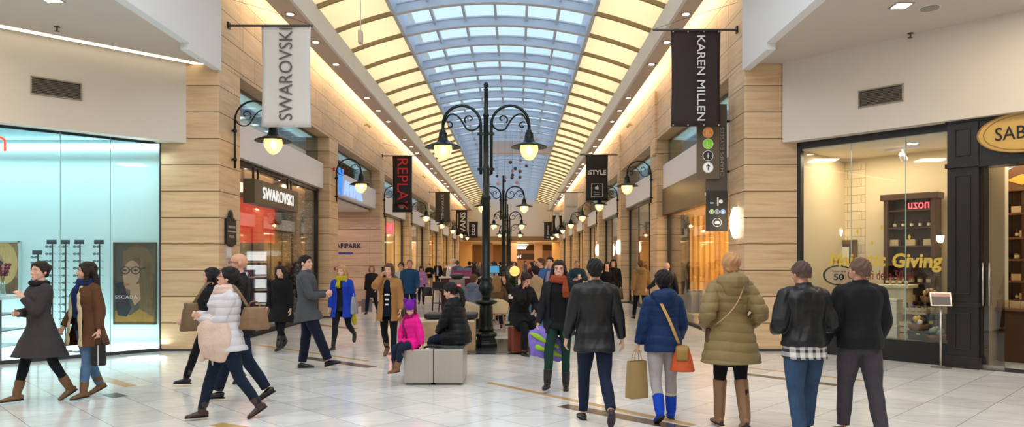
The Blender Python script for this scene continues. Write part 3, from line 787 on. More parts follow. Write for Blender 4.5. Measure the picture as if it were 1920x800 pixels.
def arm(b, s, x0, xl, z0, ztop, r=0.02):
    """crook arm from (x0,z0) up, over and down to the lantern neck at xl; s = direction"""
    R_ = abs(xl - x0) / 2; cx = (x0 + xl) / 2; zc = ztop - R_
    P = [(x0, 0, z0), (x0, 0, zc - 0.2)]
    for i in range(15):
        a = math.pi - math.pi * i / 14
        P.append((cx + s * R_ * math.cos(a), 0, zc + R_ * math.sin(a)))
    P.append((xl, 0, zc - 0.12))
    b.tube(P, r, 8)
    # scroll ornaments inside the crook
    c1 = (x0 + s * 0.20, zc + 0.05)
    P = [(x0 + s * 0.02, 0, zc - 0.02)]
    P += [(c1[0] + s * rr * math.cos(a), 0, c1[1] + rr * math.sin(a)) for rr, a in [(0.19 - 0.005 * i, math.pi + 0.28 * i) for i in range(9)]]
    P += [(cx + s * 0.02, 0, zc + 0.10), (cx + s * 0.12, 0, zc + 0.19), (cx + s * 0.22, 0, zc + 0.21), (xl - s * 0.08, 0, zc + 0.14), (xl - s * 0.01, 0, zc - 0.02)]
    b.tube(P, r * 0.62, 6, 2)
    b.tube([(c1[0] + s * (0.02 + 0.0 + 0.115 * math.cos(a) * k), 0, c1[1] + 0.06 + 0.10 * math.sin(a) * k) for a, k in [(-0.9 + 0.42 * i, 1 - i / 16) for i in range(14)]], r * 0.55, 6)
    c2 = (xl - s * 0.13, zc - 0.02)
    b.tube([(c2[0] + s * 0.085 * math.cos(a) * k, 0, c2[1] + 0.085 * math.sin(a) * k) for a, k in [(0.9 + 0.42 * i, 1 - i / 15) for i in range(13)]], r * 0.55, 6)
    return zc
def lamp_post(x, y, label):
    t = empty('street_lamp', (x, y, 0.012), label=label, cat='lamp post')
    b = MB()
    b.lathe([(0.24, 0), (0.24, 0.07), (0.225, 0.09), (0.215, 0.14), (0.19, 0.16), (0.19, 0.2), (0.235, 0.22), (0.235, 0.26), (0.16, 0.31), (0.15, 0.33)], 8, rot=R(22.5))
    b.build('base', dark_green, t, bevel=0.004)
    b = MB(); b.lathe([(0.168, 0.32), (0.15, 0.36), (0.142, 0.42), (0.128, 0.80), (0.122, 0.83), (0.215, 0.86), (0.225, 0.90), (0.15, 0.93), (0.10, 0.96)], 16); b.build('pedestal', dark_green, t, True)
    b = MB(); b.lathe([(0.10, 0.95), (0.085, 1.0), (0.11, 1.05), (0.155, 1.13), (0.15, 1.2), (0.11, 1.28), (0.08, 1.31), (0.115, 1.34), (0.115, 1.37), (0.082, 1.39), (0.078, 2.9), (0.095, 2.92), (0.095, 2.98), (0.07, 3.0), (0.066, 3.55), (0.055, 3.6), (0.05, 4.55), (0.062, 4.57), (0.062, 4.6), (0.042, 4.63), (0.038, 5.08), (0.055, 5.1), (0.03, 5.13)], 16); b.ell((0, 0, 5.19), (0.05, 0.05, 0.06)); b.build('shaft', dark_green, t, True)
    for s in (-1, 1):
        a = MB(); arm(a, s, s * 0.105, s * 0.855, 3.42, 4.78, 0.03)
        for z in (3.52, 4.22): a.cyl((0, 0, z), (s * 0.15, 0, z), 0.02)
        a.cyl((s * 0.855, 0, 4.2), (s * 0.855, 0, 4.34), 0.035)
        o = a.build('arm', dark_green, t, True)
        lantern(o, s * 0.855, 3.95)
    bb = MB()
    for z in (3.52, 4.22): bb.box(-0.17, 0.17, -0.03, 0.03, z - 0.025, z + 0.025)
    bb.build('collar', dark_green, t)
    return t
lp0 = lamp_post(-0.60, 14.3, 'tall dark green double lamp post standing nearest, on the granite pad')
dup(lp0, (-0.53, 29.6, 0), label='second double lamp post, directly behind the nearest one')
dup(lp0, (-0.53, 44.6, 0), label='third double lamp post along the middle of the corridor')
dup(lp0, (-0.53, 60.0, 0), label='fourth and smallest double lamp post near the end wall')

def wall_lamp(s, y, label):
    w = XL if s < 0 else XR
    t = empty('wall_lantern', (w, y, 3.55), 0, label, 'wall lamp')
    d = -s
    a = MB(); a.cyl((d * 0.06, 0, 0), (d * 0.06, 0, 0.95), 0.022)
    for z in (0.17, 0.74):
        a.cyl((0, 0, z), (d * 0.07, 0, z), 0.02); a.ell((d * 0.06, 0, z), (0.045, 0.045, 0.045))
    arm(a, d, d * 0.06, d * 0.82, 0.6, 1.33, 0.02)
    a.cyl((d * 0.82, 0, 0.78), (d * 0.82, 0, 0.95), 0.025)
    a.build('bracket', iron, t, True)
    lantern(t, d * 0.82, 0.53)
    return t
nth = ['first', 'second', 'third', 'fourth', 'fifth', 'sixth', 'seventh', 'eighth']
wl = {}
for s, P, st in ((-1, PL, 0), (1, PR, 1)):
    for i in range(st, 8):
        lab = 'scrolled iron wall lantern on the %s stone pillar of the %s row' % (nth[i], side_name(s))
        y = P[i] + 0.62
        if s not in wl: wl[s] = wall_lamp(s, y, lab)
        else: dup(wl[s], (XL if s < 0 else XR, y, 3.55), label=lab)

# banners hung from rods
def banner(s, y, px0, px1, zt, zb, m, label, words=(), rod_px=None, photo=False):
    w = XL if s < 0 else XR
    x0, x1 = at(px0, y), at(px1, y)
    t = empty('hanging_banner', ((x0 + x1) / 2, y, zb), label=label, cat='banner')
    W, H = x1 - x0, zt - zb; cx = (x0 + x1) / 2
    n, mrows = 12, 14; vs = []; fs = []
    for side in (0, 1):
        for j in range(mrows + 1):
            v = j / mrows
            for i in range(n + 1):
                u = i / n
                pinch = 1 - 0.035 * math.sin(math.pi * v) * abs(2 * u - 1)
                vs.append(((u - 0.5) * W * pinch, 0.012 * math.sin(u * 9 + v * 2) * (1 - v * 0.5) + side * 0.006, H * v))
    m1 = n + 1; q = (mrows + 1) * m1
    for j in range(mrows):
        for i in range(n):
            a = j * m1 + i
            fs.append((a, a + 1, a + m1 + 1, a + m1)); fs.append((a + q, a + q + m1, a + q + m1 + 1, a + q + 1))
    for i in range(n):
        fs.append((i + 1, i, i + q, i + 1 + q)); a = mrows * m1 + i; fs.append((a, a + 1, a + 1 + q, a + q))
    for j in range(mrows):
        a = j * m1; fs.append((a, a + m1, a + m1 + q, a + q)); a += n; fs.append((a + m1, a, a + q, a + m1 + q))
    MB().add(vs, fs).build('cloth', m, t, True)
    xa, xb = sorted((w - cx, (s * -1) * 1.66 + w - cx))
    MB().cyl((xa, 0, H + 0.015), (xb, 0, H + 0.015), 0.022).build('rod', mat('dark_steel_rod', C(84, 80, 78), 0.4, metal=0.6), t)
    MB().box(w - cx - (0.0 if s < 0 else 0.03), w - cx + (0.03 if s < 0 else 0), -0.05, 0.05, H - 0.05, H + 0.08).build('mount', iron, t)
    if y < 20:
        for u in (-0.46, -0.16, 0.16, 0.46):
            for v in (0.015, 0.985): MB().cyl((u * W, -0.018, v * H), (u * W, -0.022, v * H), 0.013).build('eyelet', steel, t)
    for (body, mm, cu, cv, ww, hh, rot, bold) in words:
        if rot == 'down': X_, Y_ = (0, 0, -1), (1, 0, 0)
        elif rot == 'up': X_, Y_ = (0, 0, 1), (-1, 0, 0)
        else: X_, Y_ = (1, 0, 0), (0, 0, 1)
        text('lettering', body, mm, ww, hh, frame((cu * W, -0.03, H * cv), X_, Y_), t, 0.012, bold)
    if s < 0 or True:                              # wire stays
        wv = MB(); wv.tube([(w - cx, 0, H + 0.55), ((xa + xb) / 2, 0, H + 0.3), ((xb if s < 0 else xa), 0, H + 0.02)], 0.004, 4); wv.build('stay_wire', iron, t)
    return t
w_cloth = mat('banner_white_cloth', C(222, 218, 214), 0.8, bump=0.1, bscale=8)
d_cloth = mat('banner_plum_black_cloth', C(44, 28, 30), 0.7, bump=0.15, bscale=8)
k_cloth = mat('banner_black_cloth', C(26, 24, 25), 0.6)
g_cloth = mat('banner_taupe_cloth', C(78, 70, 62), 0.7)
ink_grey = mat('ink_grey', C(96, 90, 90), 0.7); ink_white = mat('ink_white', C(228, 224, 222), 0.6); ink_red = mat('ink_red', C(206, 44, 36), 0.6)
banner(-1, 14.1, 490, 583, 6.30, 4.33, w_cloth, 'long white banner with grey SWAROVSKI lettering near the first left pillar', [('SWAROVSKI', ink_grey, 0.0, 0.525, 1.80, 0.26, 'up', -0.004)])
banner(-1, 30.3, 736, 773, 6.13, 3.77, k_cloth, 'black banner with red REPLAY lettering on the third left pillar', [('REPLAY', ink_red, 0.02, 0.5, 2.15, 0.44, 'down', 0.0)])
banner(-1, 46.6, 816, 844, 6.17, 4.25, g_cloth, 'taupe banner with small white spaced STEFANEL letters', [('STEFANEL', ink_white, 0.0, 0.5, 1.65, 0.14, 'down', 0.0)])
t = banner(-1, 62.8, 855, 876, 6.18, 4.0, k_cloth, 'black banner with bold white VANS lettering', [('VANS', ink_white, 0.1, 0.5, 1.8, 0.5, 'up', 0.02)])
MB().box(-0.36, -0.30, -0.03, -0.02, 0.6, 1.9).build('logo_bar', ink_white, t)
banner(-1, 75.2, 879, 896, 5.82, 4.2, k_cloth, 'small black banner with white ecco lettering beside the end wall', [('ecco', ink_white, 0.0, 0.5, 1.15, 0.36, 'up', 0.01)])
banner(1, 14.1, 1258, 1351, 6.22, 4.34, d_cloth, 'dark plum banner with white KAREN MILLEN lettering', [('KAREN MILLEN', ink_white, 0.10, 0.5, 1.66, 0.155, 'down', 0.006)])
t = banner(1, 30.3, 1098, 1140, 6.17, 4.26, k_cloth, 'black banner with white iSTYLE wordmark and a framed apple badge', [('iSTYLE', ink_white, 0.0, 0.62, 0.78, 0.2, 'flat', 0.03), ('Premium', ink_white, 0, 0.19, 0.26, 0.055, 'flat', 0.0), ('Reseller', ink_white, 0, 0.14, 0.24, 0.05, 'flat', 0.0)])
b = MB()
for a in ((-0.24, 0.24, 0.16, 0.175), (-0.24, 0.24, 0.70, 0.715), (-0.24, -0.225, 0.16, 0.715), (0.225, 0.24, 0.16, 0.715)): b.box(a[0], a[1], -0.03, -0.02, a[2], a[3])
b.build('badge_border', ink_white, t)
b = MB().ell((-0.03, -0.025, 0.53), (0.05, 0.008, 0.065)).ell((0.03, -0.025, 0.53), (0.05, 0.008, 0.065)).ell((0.02, -0.025, 0.62), (0.014, 0.006, 0.028), M=Matrix.Rotation(R(30), 3, 'Y')); b.build('apple_mark', ink_white, t)
banner(1, 46.5, 1058, 1084, 6.15, 4.15, w_cloth, 'plain white banner with one small grey line of text', [('Massimo Dutti', ink_grey, 0.0, 0.55, 0.62, 0.08, 'flat', 0.0)])
t = banner(1, 62.7, 1036, 1054, 6.1, 4.1, k_cloth, 'black and white picture banner between the white and the small black one', [('GANT', ink_grey, 0, 0.9, 0.5, 0.15, 'flat', 0)])
MB().ell((0, -0.02, 1.0), (0.2, 0.01, 0.7)).build('pale_figure', ink_white, t); MB().box(-0.4, 0.4, -0.022, -0.016, 1.6, 1.98).build('pale_header', ink_white, t)
banner(1, 75.0, 1020, 1035, 5.8, 4.0, k_cloth, 'small black banner with white looping letters at the end of the right row', [('il passo', ink_white, 0.0, 0.45, 1.3, 0.3, 'up', 0.0)])

# directional signs projecting from the near right pillar
tp = mat('taupe_sign', C(104, 90, 72), 0.5); tp2 = mat('dark_taupe_sign', C(84, 76, 68), 0.5); ks = mat('charcoal_sign', C(42, 42, 42), 0.5)
YS = 14.6
t = empty('directional_sign', (at(1348, YS), YS, 2.26), label='tall taupe sign with R, L, i and arrow roundels and a charcoal parking panel below', cat='sign')
ox = at(1348, YS)
def dpanel(px0, px1, py0, py1, y0, y1, nm, m): 
    return MB().box(at(px0, YS) - ox, at(px1, YS) - ox, y0, y1, zat(py1, YS) - 2.26, zat(py0, YS) - 2.26).build(nm, m, t, bevel=0.004)
dpanel(1341, 1363, 195, 420, 0.0, 0.07, 'side_panel', tp2)
dpanel(1305, 1347, 180, 336, -0.09, -0.03, 'front_panel', tp)
dpanel(1323, 1363, 330, 360, -0.02, 0.03, 'middle_panel', tp2)
dpanel(1323, 1363, 359, 433, -0.05, 0.0, 'parking_panel', ks)
for (py) in (227, 321): MB().cyl((at(1362, YS) - ox, 0.03, zat(py, YS) - 2.26), (XR - ox, 0.03, zat(py, YS) - 2.26), 0.025).build('fixing_arm', iron, t)
def roundel(px, py, r, colr, ch, cm, nm='roundel', ring=True, yy=-0.095):
    x, z = at(px, YS) - ox, zat(py, YS) - 2.26
    o = MB().cyl((x, yy, z), (x, yy - 0.012, z), r, n=24).build(nm, mat('roundel_%d_%d_%d' % colr, C(*colr), 0.4, emit=0.25, ecol=C(*colr)), t)
    if ring:
        q = MB(); n = 24; vs = []
        for k in range(n):
            a = 2 * math.pi * k / n
            for (rr, dy) in ((r, 0), (r * 1.13, 0), (r * 1.13, -0.014), (r, -0.014)): vs.append((x + rr * math.cos(a), yy + dy, z + rr * math.sin(a)))
        fs = [(k * 4 + i, k * 4 + (i + 1) % 4, ((k + 1) % n) * 4 + (i + 1) % 4, ((k + 1) % n) * 4 + i) for k in range(n) for i in range(4)]
        q.add(vs, fs).build('ring', ink_white, o)
    if ch: text('character', ch, cm, None, r * 1.15, frame((x, yy - 0.013, z), (1, 0, 0), (0, 0, 1)), o, 0.003, 0.02)
    return o
roundel(1325, 250, 0.095, (236, 130, 30), 'R', ink_white); roundel(1325, 271, 0.095, (120, 200, 20), 'L', ink_white)
roundel(1325, 293, 0.095, (26, 26, 28), 'i', ink_white)
o = roundel(1325, 315, 0.095, (226, 226, 226), None, None)
x, z = at(1325, YS) - ox, zat(315, YS) - 2.26
MB().box(x - 0.008, x + 0.008, -0.115, -0.108, z - 0.06, z + 0.05).prism([(x, z + 0.068), (x + 0.045, z + 0.015), (x + 0.03, z + 0.012), (x, z + 0.045), (x - 0.03, z + 0.012), (x - 0.045, z + 0.015)], 'y', -0.115, -0.108).build('arrow', mat('black_letters', C(20, 20, 20), 0.5), o)
text('side_lettering', 'CHAMPS ELYSEES', ink_grey if False else mat('pale_taupe_ink', C(170, 160, 150), 0.6), 1.0, 0.075, frame((at(1354, YS) - ox, -0.002, zat(285, YS) - 2.26), (0, 0, 1), (-1, 0, 0)), t, 0.004, 0.0)
text('level_number', '-1', ink_white, 0.17, 0.17, frame((at(1338, YS) - ox, -0.052, zat(378, YS) - 2.26), (1, 0, 0), (0, 0, 1)), t, 0.004, 0.0)
roundel(1350, 378, 0.04, (210, 210, 210), None, None, ring=False, yy=-0.052)
for px_, cc, ch in ((1333, (130, 190, 60), 'R'), (1343, (90, 100, 130), 'C'), (1354, (60, 150, 210), 'B')): roundel(px_, 397, 0.042, cc, ch, ink_white, ring=True, yy=-0.052)
roundel(1343, 417, 0.08, (30, 30, 30), None, None, ring=True, yy=-0.052)
xx, zz = at(1343, YS) - ox, zat(417, YS) - 2.26
MB().prism([(xx - 0.055, zz - 0.02), (xx - 0.05, zz + 0.005), (xx - 0.03, zz + 0.03), (xx + 0.03, zz + 0.03), (xx + 0.05, zz + 0.005), (xx + 0.055, zz - 0.02), (xx + 0.04, zz - 0.035), (xx - 0.04, zz - 0.035)], 'y', -0.07, -0.066).build('car_symbol', ink_white, t)

# plaque, notice and alarm on the first left pillar
YP = 14.15
t = empty('wall_plaque', (XL, YP, zat(432, YP)), label='dark cast plaque with a crest on the first left pillar', cat='sign')
MB().box(0, 0.05, -0.24, 0.24, -0.27, 0.22).ell((0.03, 0, 0.28), (0.03, 0.11, 0.13)).ell((0.03, 0.13, 0.2), (0.03, 0.08, 0.06)).ell((0.03, -0.13, 0.2), (0.03, 0.08, 0.06)).ell((0.03, 0, -0.27), (0.02, 0.2, 0.05)).build('plaque_body', mat('bronze_black', C(40, 36, 34), 0.4, metal=0.4), t, bevel=0.01)
for z, w_ in ((0.07, 0.34), (-0.12, 0.24)):
    text('lettering', 'CHAMPS ELYSEES' if z > 0 else 'PLAZA', mat('plaque_letters', C(176, 168, 156), 0.5), w_, 0.05, frame((0.051, 0, z), (0, 1, 0), (0, 0, 1)), t, 0.004, 0.01)
MB().box(0.05, 0.055, -0.2, 0.2, -0.03, -0.01).build('rule', mat('plaque_letters', C(176, 168, 156), 0.5), t)
t = empty('paper_notice', (XL, 14.1, zat(468, 14.1)), label='small white framed notice under the dark plaque', cat='notice')
MB().box(0, 0.012, -0.14, 0.14, -0.17, 0.17).build('frame', mat('notice_frame', C(196, 190, 180), 0.4), t); MB().box(0.012, 0.015, -0.11, 0.11, -0.14, 0.14).build('sheet', mat('notice_sheet', C(226, 214, 206), 0.6), t)
for (y, py, lab) in ((22.2, 317, 'small red bell on the second left pillar by the lantern'), (22.3, 503, 'small red call point low on the second left pillar')):
    t = empty('wall_mounted_alarm', (XL, y, zat(py, y)), label=lab, cat='alarm')
    MB().cyl((0, 0, 0), (0.05, 0, 0), 0.055).build('bell' , mat('alarm_red', C(190, 24, 20), 0.4), t); MB().cyl((0.05, 0, 0), (0.065, 0, 0), 0.02).build('button', ink_white, t)

# floating decorations hanging under the skylight
ball_m = [mat('ball_dark', C(60, 54, 60), 0.5), mat('ball_pink', C(196, 150, 150), 0.5), mat('ball_plum', C(96, 60, 74), 0.5)]
for k, (px, py) in enumerate(((957, 304), (976, 300), (987, 311), (966, 316), (961, 335 - 15), (975, 321), (961, 328), (947, 332), (960, 333), (975, 332), (969, 342), (946, 339), (932, 330), (934, 344), (919, 326))):
    Y = 36 + (k * 7 % 5) * 1.6; x, z = at(px, Y), zat(py, Y)
    t = empty('hanging_ball', (x, Y, z), label='small dark or pink ball hung on a thread under the skylight', cat='decoration', group='hanging balls under the skylight')
    MB().ell((0, 0, 0), (0.09, 0.09, 0.09)).build('ball', ball_m[k % 3], t, True); MB().cyl((0, 0, 0.05), (0, 0, vz(x) - z), 0.004, n=4).build('thread', iron, t)

# ceiling fittings of the low sides
t = empty('ceiling_vent', (0, 0, 0), label='dark louvred air grille in the white wall above the cyan shop', cat='vent')
def vent(P, u, n, px0, px1, d, py, t):
    def s_at(px):
        k = (px - CX) / F; a = P + n * d
        return (k * a.y - a.x) / (u.x - k * u.y)
    s0, s1 = sorted((s_at(px0), s_at(px1))); sm = (s0 + s1) / 2; p = P + n * d + u * sm
    zc = zat(py, p.y); w = s1 - s0; t.location = (p.x, p.y, zc); h = 0.15
    q = Vector((0, 0, 0))
    def bx2(a0, a1, b0, b1, z0, z1, b): b.add(*wallbox(q, u, n, a0, a1, b0, b1, z0, z1))
    b = MB(); bx2(-w / 2, w / 2, 0.0, 0.02, -h, -h + 0.02, b); bx2(-w / 2, w / 2, 0, 0.02, h - 0.02, h, b); bx2(-w / 2, -w / 2 + 0.02, 0, 0.02, -h, h, b); bx2(w / 2 - 0.02, w / 2, 0, 0.02, -h, h, b); b.build('vent_frame', mat('vent_frame_grey', C(150, 140, 128), 0.5), t)
    b = MB(); bx2(-w / 2 + 0.02, w / 2 - 0.02, 0.002, 0.006, -h + 0.02, h - 0.02, b); b.build('vent_back', mat('vent_dark', C(60, 54, 48), 0.8), t)
    b = MB()
    for k in range(9):
        z = -h + 0.03 + k * (2 * h - 0.06) / 9; bx2(-w / 2 + 0.02, w / 2 - 0.02, 0.006, 0.016, z, z + 0.012, b)
    b.build('louvre', mat('louvre_grey', C(110, 100, 90), 0.6), t)
vent(LP, Lu, Ln, 57, 153, 0.36, 166, t)
t = empty('ceiling_vent', (0, 0, 0), label='dark louvred air grille in the white wall right of the stone pillar', cat='vent')
vent(RP, Ru, Rn, 1610, 1694, 0.30, 180, t)
def on_ceiling(px, py): 
    Y = F * (ZC - EYE) / (CY - py); return at(px, Y), Y
for (px, py, lab) in ((1690, 10, 'square recessed lamp in the low ceiling on the right'), (96, -2, 'square recessed lamp in the low ceiling on the left')):
    x, y = on_ceiling(px, py); t = empty('recessed_lamp', (x, y, ZC), label=lab, cat='ceiling light')
    MB().box(-0.13, 0.13, -0.13, 0.13, -0.012, 0).build('frame', steel, t); MB().box(-0.10, 0.10, -0.10, 0.10, -0.016, -0.012).build('lamp_lens', lens, t)
x, y = on_ceiling(1743, 14); t = empty('ceiling_speaker', (x, y, ZC), label='round grey speaker disc in the low ceiling on the right', cat='speaker')
MB().lathe([(0.001, 0), (0.13, 0), (0.13, -0.02), (0.10, -0.028), (0.001, -0.028)], 20).build('grille', mat('speaker_grey', C(150, 140, 128), 0.6), t); MB().lathe([(0.13, 0), (0.145, 0), (0.145, -0.012), (0.13, -0.012)], 20).build('rim', white_band, t)
for (px, py, lab) in ((1707, 62, 'small sprinkler head hanging from the low ceiling on the right'), (107, 50, 'small sprinkler head hanging from the low ceiling on the left')):
    x, y = on_ceiling(px, py); t = empty('sprinkler', (x, y, ZC), label=lab, cat='sprinkler')
    MB().cyl((0, 0, 0), (0, 0, -0.07), 0.012).build('stem', mat('brass_dark', C(90, 76, 60), 0.4, metal=0.6), t); MB().lathe([(0.04, -0.075), (0.04, -0.07), (0.01, -0.065)], 10).build('deflector', mat('brass_dark', C(90, 76, 60), 0.4, metal=0.6), t); MB().lathe([(0.045, 0), (0.045, -0.01), (0.01, -0.012)], 12).build('escutcheon', mat('brass_dark', C(90, 76, 60), 0.4, metal=0.6), t)
# ============================================================ LEFT CORNER: OPTICIAN'S WINDOW
def s_on(P, u, n, d, px):
    k = (px - CX) / F; a = P + n * d
    return (k * a.y - a.x) / (u.x - k * u.y)
def pt_on(P, u, n, d, px, py):
    s = s_on(P, u, n, d, px); p = P + n * d + u * s
    return s, zat(py, p.y), p
cyan_p = mat('frosted_cyan_panel', C(222, 242, 243), 0.5)
struct(MB().box(-13, -6.76, 13.86, 13.96, 0.0, 3.95).build('wall_optician_back', cyan_p))
struct(MB().prism([(-13, 13.9), (-6.8, 13.9), (-6.8, 13.5), (-13, 7.3)], 'z', 3.95, 4.05).build('ceiling_optician', mat('teal_ceiling', C(120, 176, 186), 0.6)))
g = struct(MB().add(*wallbox(LP, Lu, Ln, 0.0, 8.0, -0.006, 0.006, 0.06, 3.95)).build('window_2', glass_mat('optician_glass', (0.93, 0.99, 0.99), 0.04, fk=0.25)))
MB().add(*wallbox(LP, Lu, Ln, 0.0, 8.0, -0.03, 0.03, 0.0, 0.06)).build('window_frame', mat('dark_rail', C(60, 66, 68), 0.4, metal=0.4), g)
for px in (113, 207): 
    s = s_on(LP, Lu, Ln, 0, px); MB().add(*wallbox(LP, Lu, Ln, s - 0.006, s + 0.006, -0.008, 0.008, 0.06, 3.95)).build('glazing', mat('glass_edge', C(150, 190, 190), 0.3), g)
MB().add(*wallbox(LP, Lu, Ln, 0.0, 0.03, -0.02, 0.02, 0.0, 3.95)).build('window_frame', mat('dark_rail', C(60, 66, 68), 0.4), g)
led = mat('cyan_led_strip', C(235, 255, 255), 0.4, emit=5, ecol=(0.82, 0.99, 1, 1))
for z0, z1, nm in ((3.90, 3.95, 'top'), (0.02, 0.07, 'bottom')):
    o = MB().box(-12.9, -6.8, 13.78, 13.86, z0, z1).build('mounted_light_strip', led); tag(o, 'bright white line of light along the %s of the cyan panel' % nm, 'light strip')
area('optician_light', (-9.6, 13.45, 3.88), 6.0, 78, (0.70, 0.97, 1.0), (R(-28), 0, 0), 0.25)
area('optician_light', (-9.6, 13.55, 0.10), 6.0, 44, (0.76, 0.98, 1.0), (R(180 + 14), 0, 0), 0.15)
# posters
def poster(px0, px1, py0, py1, label, fn, fr):
    Y = 13.80; x0, x1, z0, z1 = at(px0, Y), at(px1, Y), zat(py1, Y), zat(py0, Y)
    t = empty('framed_poster', ((x0 + x1) / 2, Y, z0), label=label, cat='poster'); W, H = x1 - x0, z1 - z0
    b = MB(); b.box(-W / 2, W / 2, -0.0, 0.05, 0, H); b.build('backboard', fr, t)
    f = MB()
    for a in ((-W / 2, W / 2, 0, 0.025), (-W / 2, W / 2, H - 0.025, H), (-W / 2, -W / 2 + 0.025, 0, H), (W / 2 - 0.025, W / 2, 0, H)): f.box(a[0], a[1], -0.02, 0.0, a[2], a[3])
    f.build('frame', fr, t)
    fn(t, W - 0.05, H - 0.05); return t
def flat(t, nm, m, poly, W, H, k):
    """flat printed shape, coordinates 0..1 inside the poster"""
    pts = [((u - 0.5) * W, 0.025 + v * H) for u, v in poly]
    MB().prism(pts, 'y', -0.0015 * k - 0.002, -0.0015 * k).build(nm, m, t)
def blob(cx, cy, rx, ry, n=28, tilt=0.0, wob=0.0):
    P = []
    for i in range(n):
        a = 2 * math.pi * i / n; r = 1 + wob * math.sin(3 * a + 1)
        x, y = rx * r * math.cos(a), ry * r * math.sin(a)
        P.append((min(0.995, max(0.005, cx + x * math.cos(tilt) - y * math.sin(tilt))), min(0.995, max(0.005, cy + x * math.sin(tilt) + y * math.cos(tilt)))))
    return P
pbg = mat('poster_grey_brown', C(84, 76, 66), 0.5, noise=0.3, nscale=3)
phair = mat('poster_blonde_hair', C(112, 86, 58), 0.5, noise=0.45, nscale=6, stretch=(6, 1, 0.6)); pskin = mat('poster_skin', C(178, 134, 108), 0.5, noise=0.12, nscale=4)
pdark = mat('poster_dark', C(44, 46, 50), 0.5, noise=0.3, nscale=5, stretch=(5, 1, 0.7)); pgold = mat('poster_mustard', C(152, 112, 50), 0.5, noise=0.3, nscale=5)
plip = mat('poster_lips', C(176, 92, 84), 0.5)
def face_a(t, W, H):
    flat(t, 'print_ground', pbg, [(0, 0), (1, 0), (1, 1), (0, 1)], W, H, 1)
    flat(t, 'print_garment', pgold, [(0, 0), (1, 0), (1, 0.16), (0.8, 0.25), (0.4, 0.1), (0, 0.16)], W, H, 2)
    flat(t, 'print_hair', phair, blob(0.58, 0.66, 0.40, 0.34, tilt=0.1, wob=0.05), W, H, 2.2)
    flat(t, 'print_hair', phair, [(0.2, 0.9), (0.6, 0.97), (0.98, 0.8), (0.97, 0.08), (0.62, 0.18), (0.66, 0.4), (0.68, 0.7), (0.5, 0.82), (0.22, 0.75)], W, H, 2.4)
    flat(t, 'print_hair', pdark, [(0.02, 0.5), (0.2, 0.52), (0.3, 0.35), (0.42, 0.2), (0.3, 0.08), (0.08, 0.1), (0.02, 0.25)], W, H, 2.6)
    flat(t, 'print_neck', pskin, [(0.38, 0.46), (0.62, 0.5), (0.66, 0.3), (0.5, 0.22), (0.4, 0.34)], W, H, 3)
    flat(t, 'print_face', pskin, blob(0.42, 0.62, 0.22, 0.165, tilt=0.2), W, H, 3.2)
    flat(t, 'print_face', pskin, blob(0.37, 0.51, 0.13, 0.085, tilt=0.1), W, H, 3.3)
    flat(t, 'print_lips', plip, blob(0.30, 0.485, 0.075, 0.017, tilt=0.05), W, H, 4)
    for cx in (0.26, 0.53):
        n = 20
        for i in range(n):
            a, b2 = 2 * math.pi * i / n, 2 * math.pi * (i + 1) / n
        ring = [(cx + 0.125 * math.cos(2 * math.pi * i / 20), 0.665 + 0.05 * math.sin(2 * math.pi * i / 20)) for i in range(21)]
        inner = [(cx + 0.10 * math.cos(2 * math.pi * i / 20), 0.665 + 0.038 * math.sin(2 * math.pi * i / 20)) for i in range(21)]
        flat(t, 'print_glasses', pdark, ring + inner[::-1], W, H, 4.4)
        flat(t, 'print_eye', pdark, blob(cx, 0.665, 0.05, 0.012), W, H, 4.2)
    flat(t, 'print_glasses', pdark, [(0.37, 0.675), (0.42, 0.675), (0.42, 0.668), (0.37, 0.668)], W, H, 4.4)
    flat(t, 'print_glasses', pdark, [(0.64, 0.685), (0.8, 0.71), (0.8, 0.70), (0.64, 0.672)], W, H, 4.4)
    text('lettering', 'ESCADA', mat('poster_white_ink', C(226, 224, 218), 0.5), W * 0.56, 0.062, frame((-W * 0.20, -0.012, 0.025 + H * 0.33), (1, 0, 0), (0, 0, 1)), t, 0.002, 0.0, 1.2)
def face_b(t, W, H):
    flat(t, 'print_ground', mat('poster_tan', C(150, 120, 84), 0.5), [(0, 0), (1, 0), (1, 1), (0, 1)], W, H, 1)
    flat(t, 'print_garment', phair, [(0, 0), (1, 0), (1, 0.3), (0.6, 0.4), (0, 0.2)], W, H, 1.6)
    flat(t, 'print_hair', mat('poster_light_blonde', C(200, 164, 104), 0.5, noise=0.35, nscale=8, stretch=(6, 1, 1)), blob(0.62, 0.6, 0.36, 0.42, tilt=0.1), W, H, 2)
    flat(t, 'print_face', pskin, blob(0.36, 0.52, 0.3, 0.3), W, H, 3)
    flat(t, 'print_lips', plip, blob(0.3, 0.33, 0.09, 0.025), W, H, 4)
    for cx in (0.2, 0.5):
        flat(t, 'print_glasses', pdark, blob(cx, 0.6, 0.12, 0.055), W, H, 4.4)
poster(213, 292, 454, 608, 'tall framed poster of a woman in round glasses lettered ESCADA', face_a, mat('bronze_poster_frame', C(112, 96, 80), 0.4, metal=0.4))
poster(-42, 37, 452, 553, 'poster of a blonde woman at the left end of the cyan window', face_b, mat('pale_poster_frame', C(190, 200, 198), 0.4))
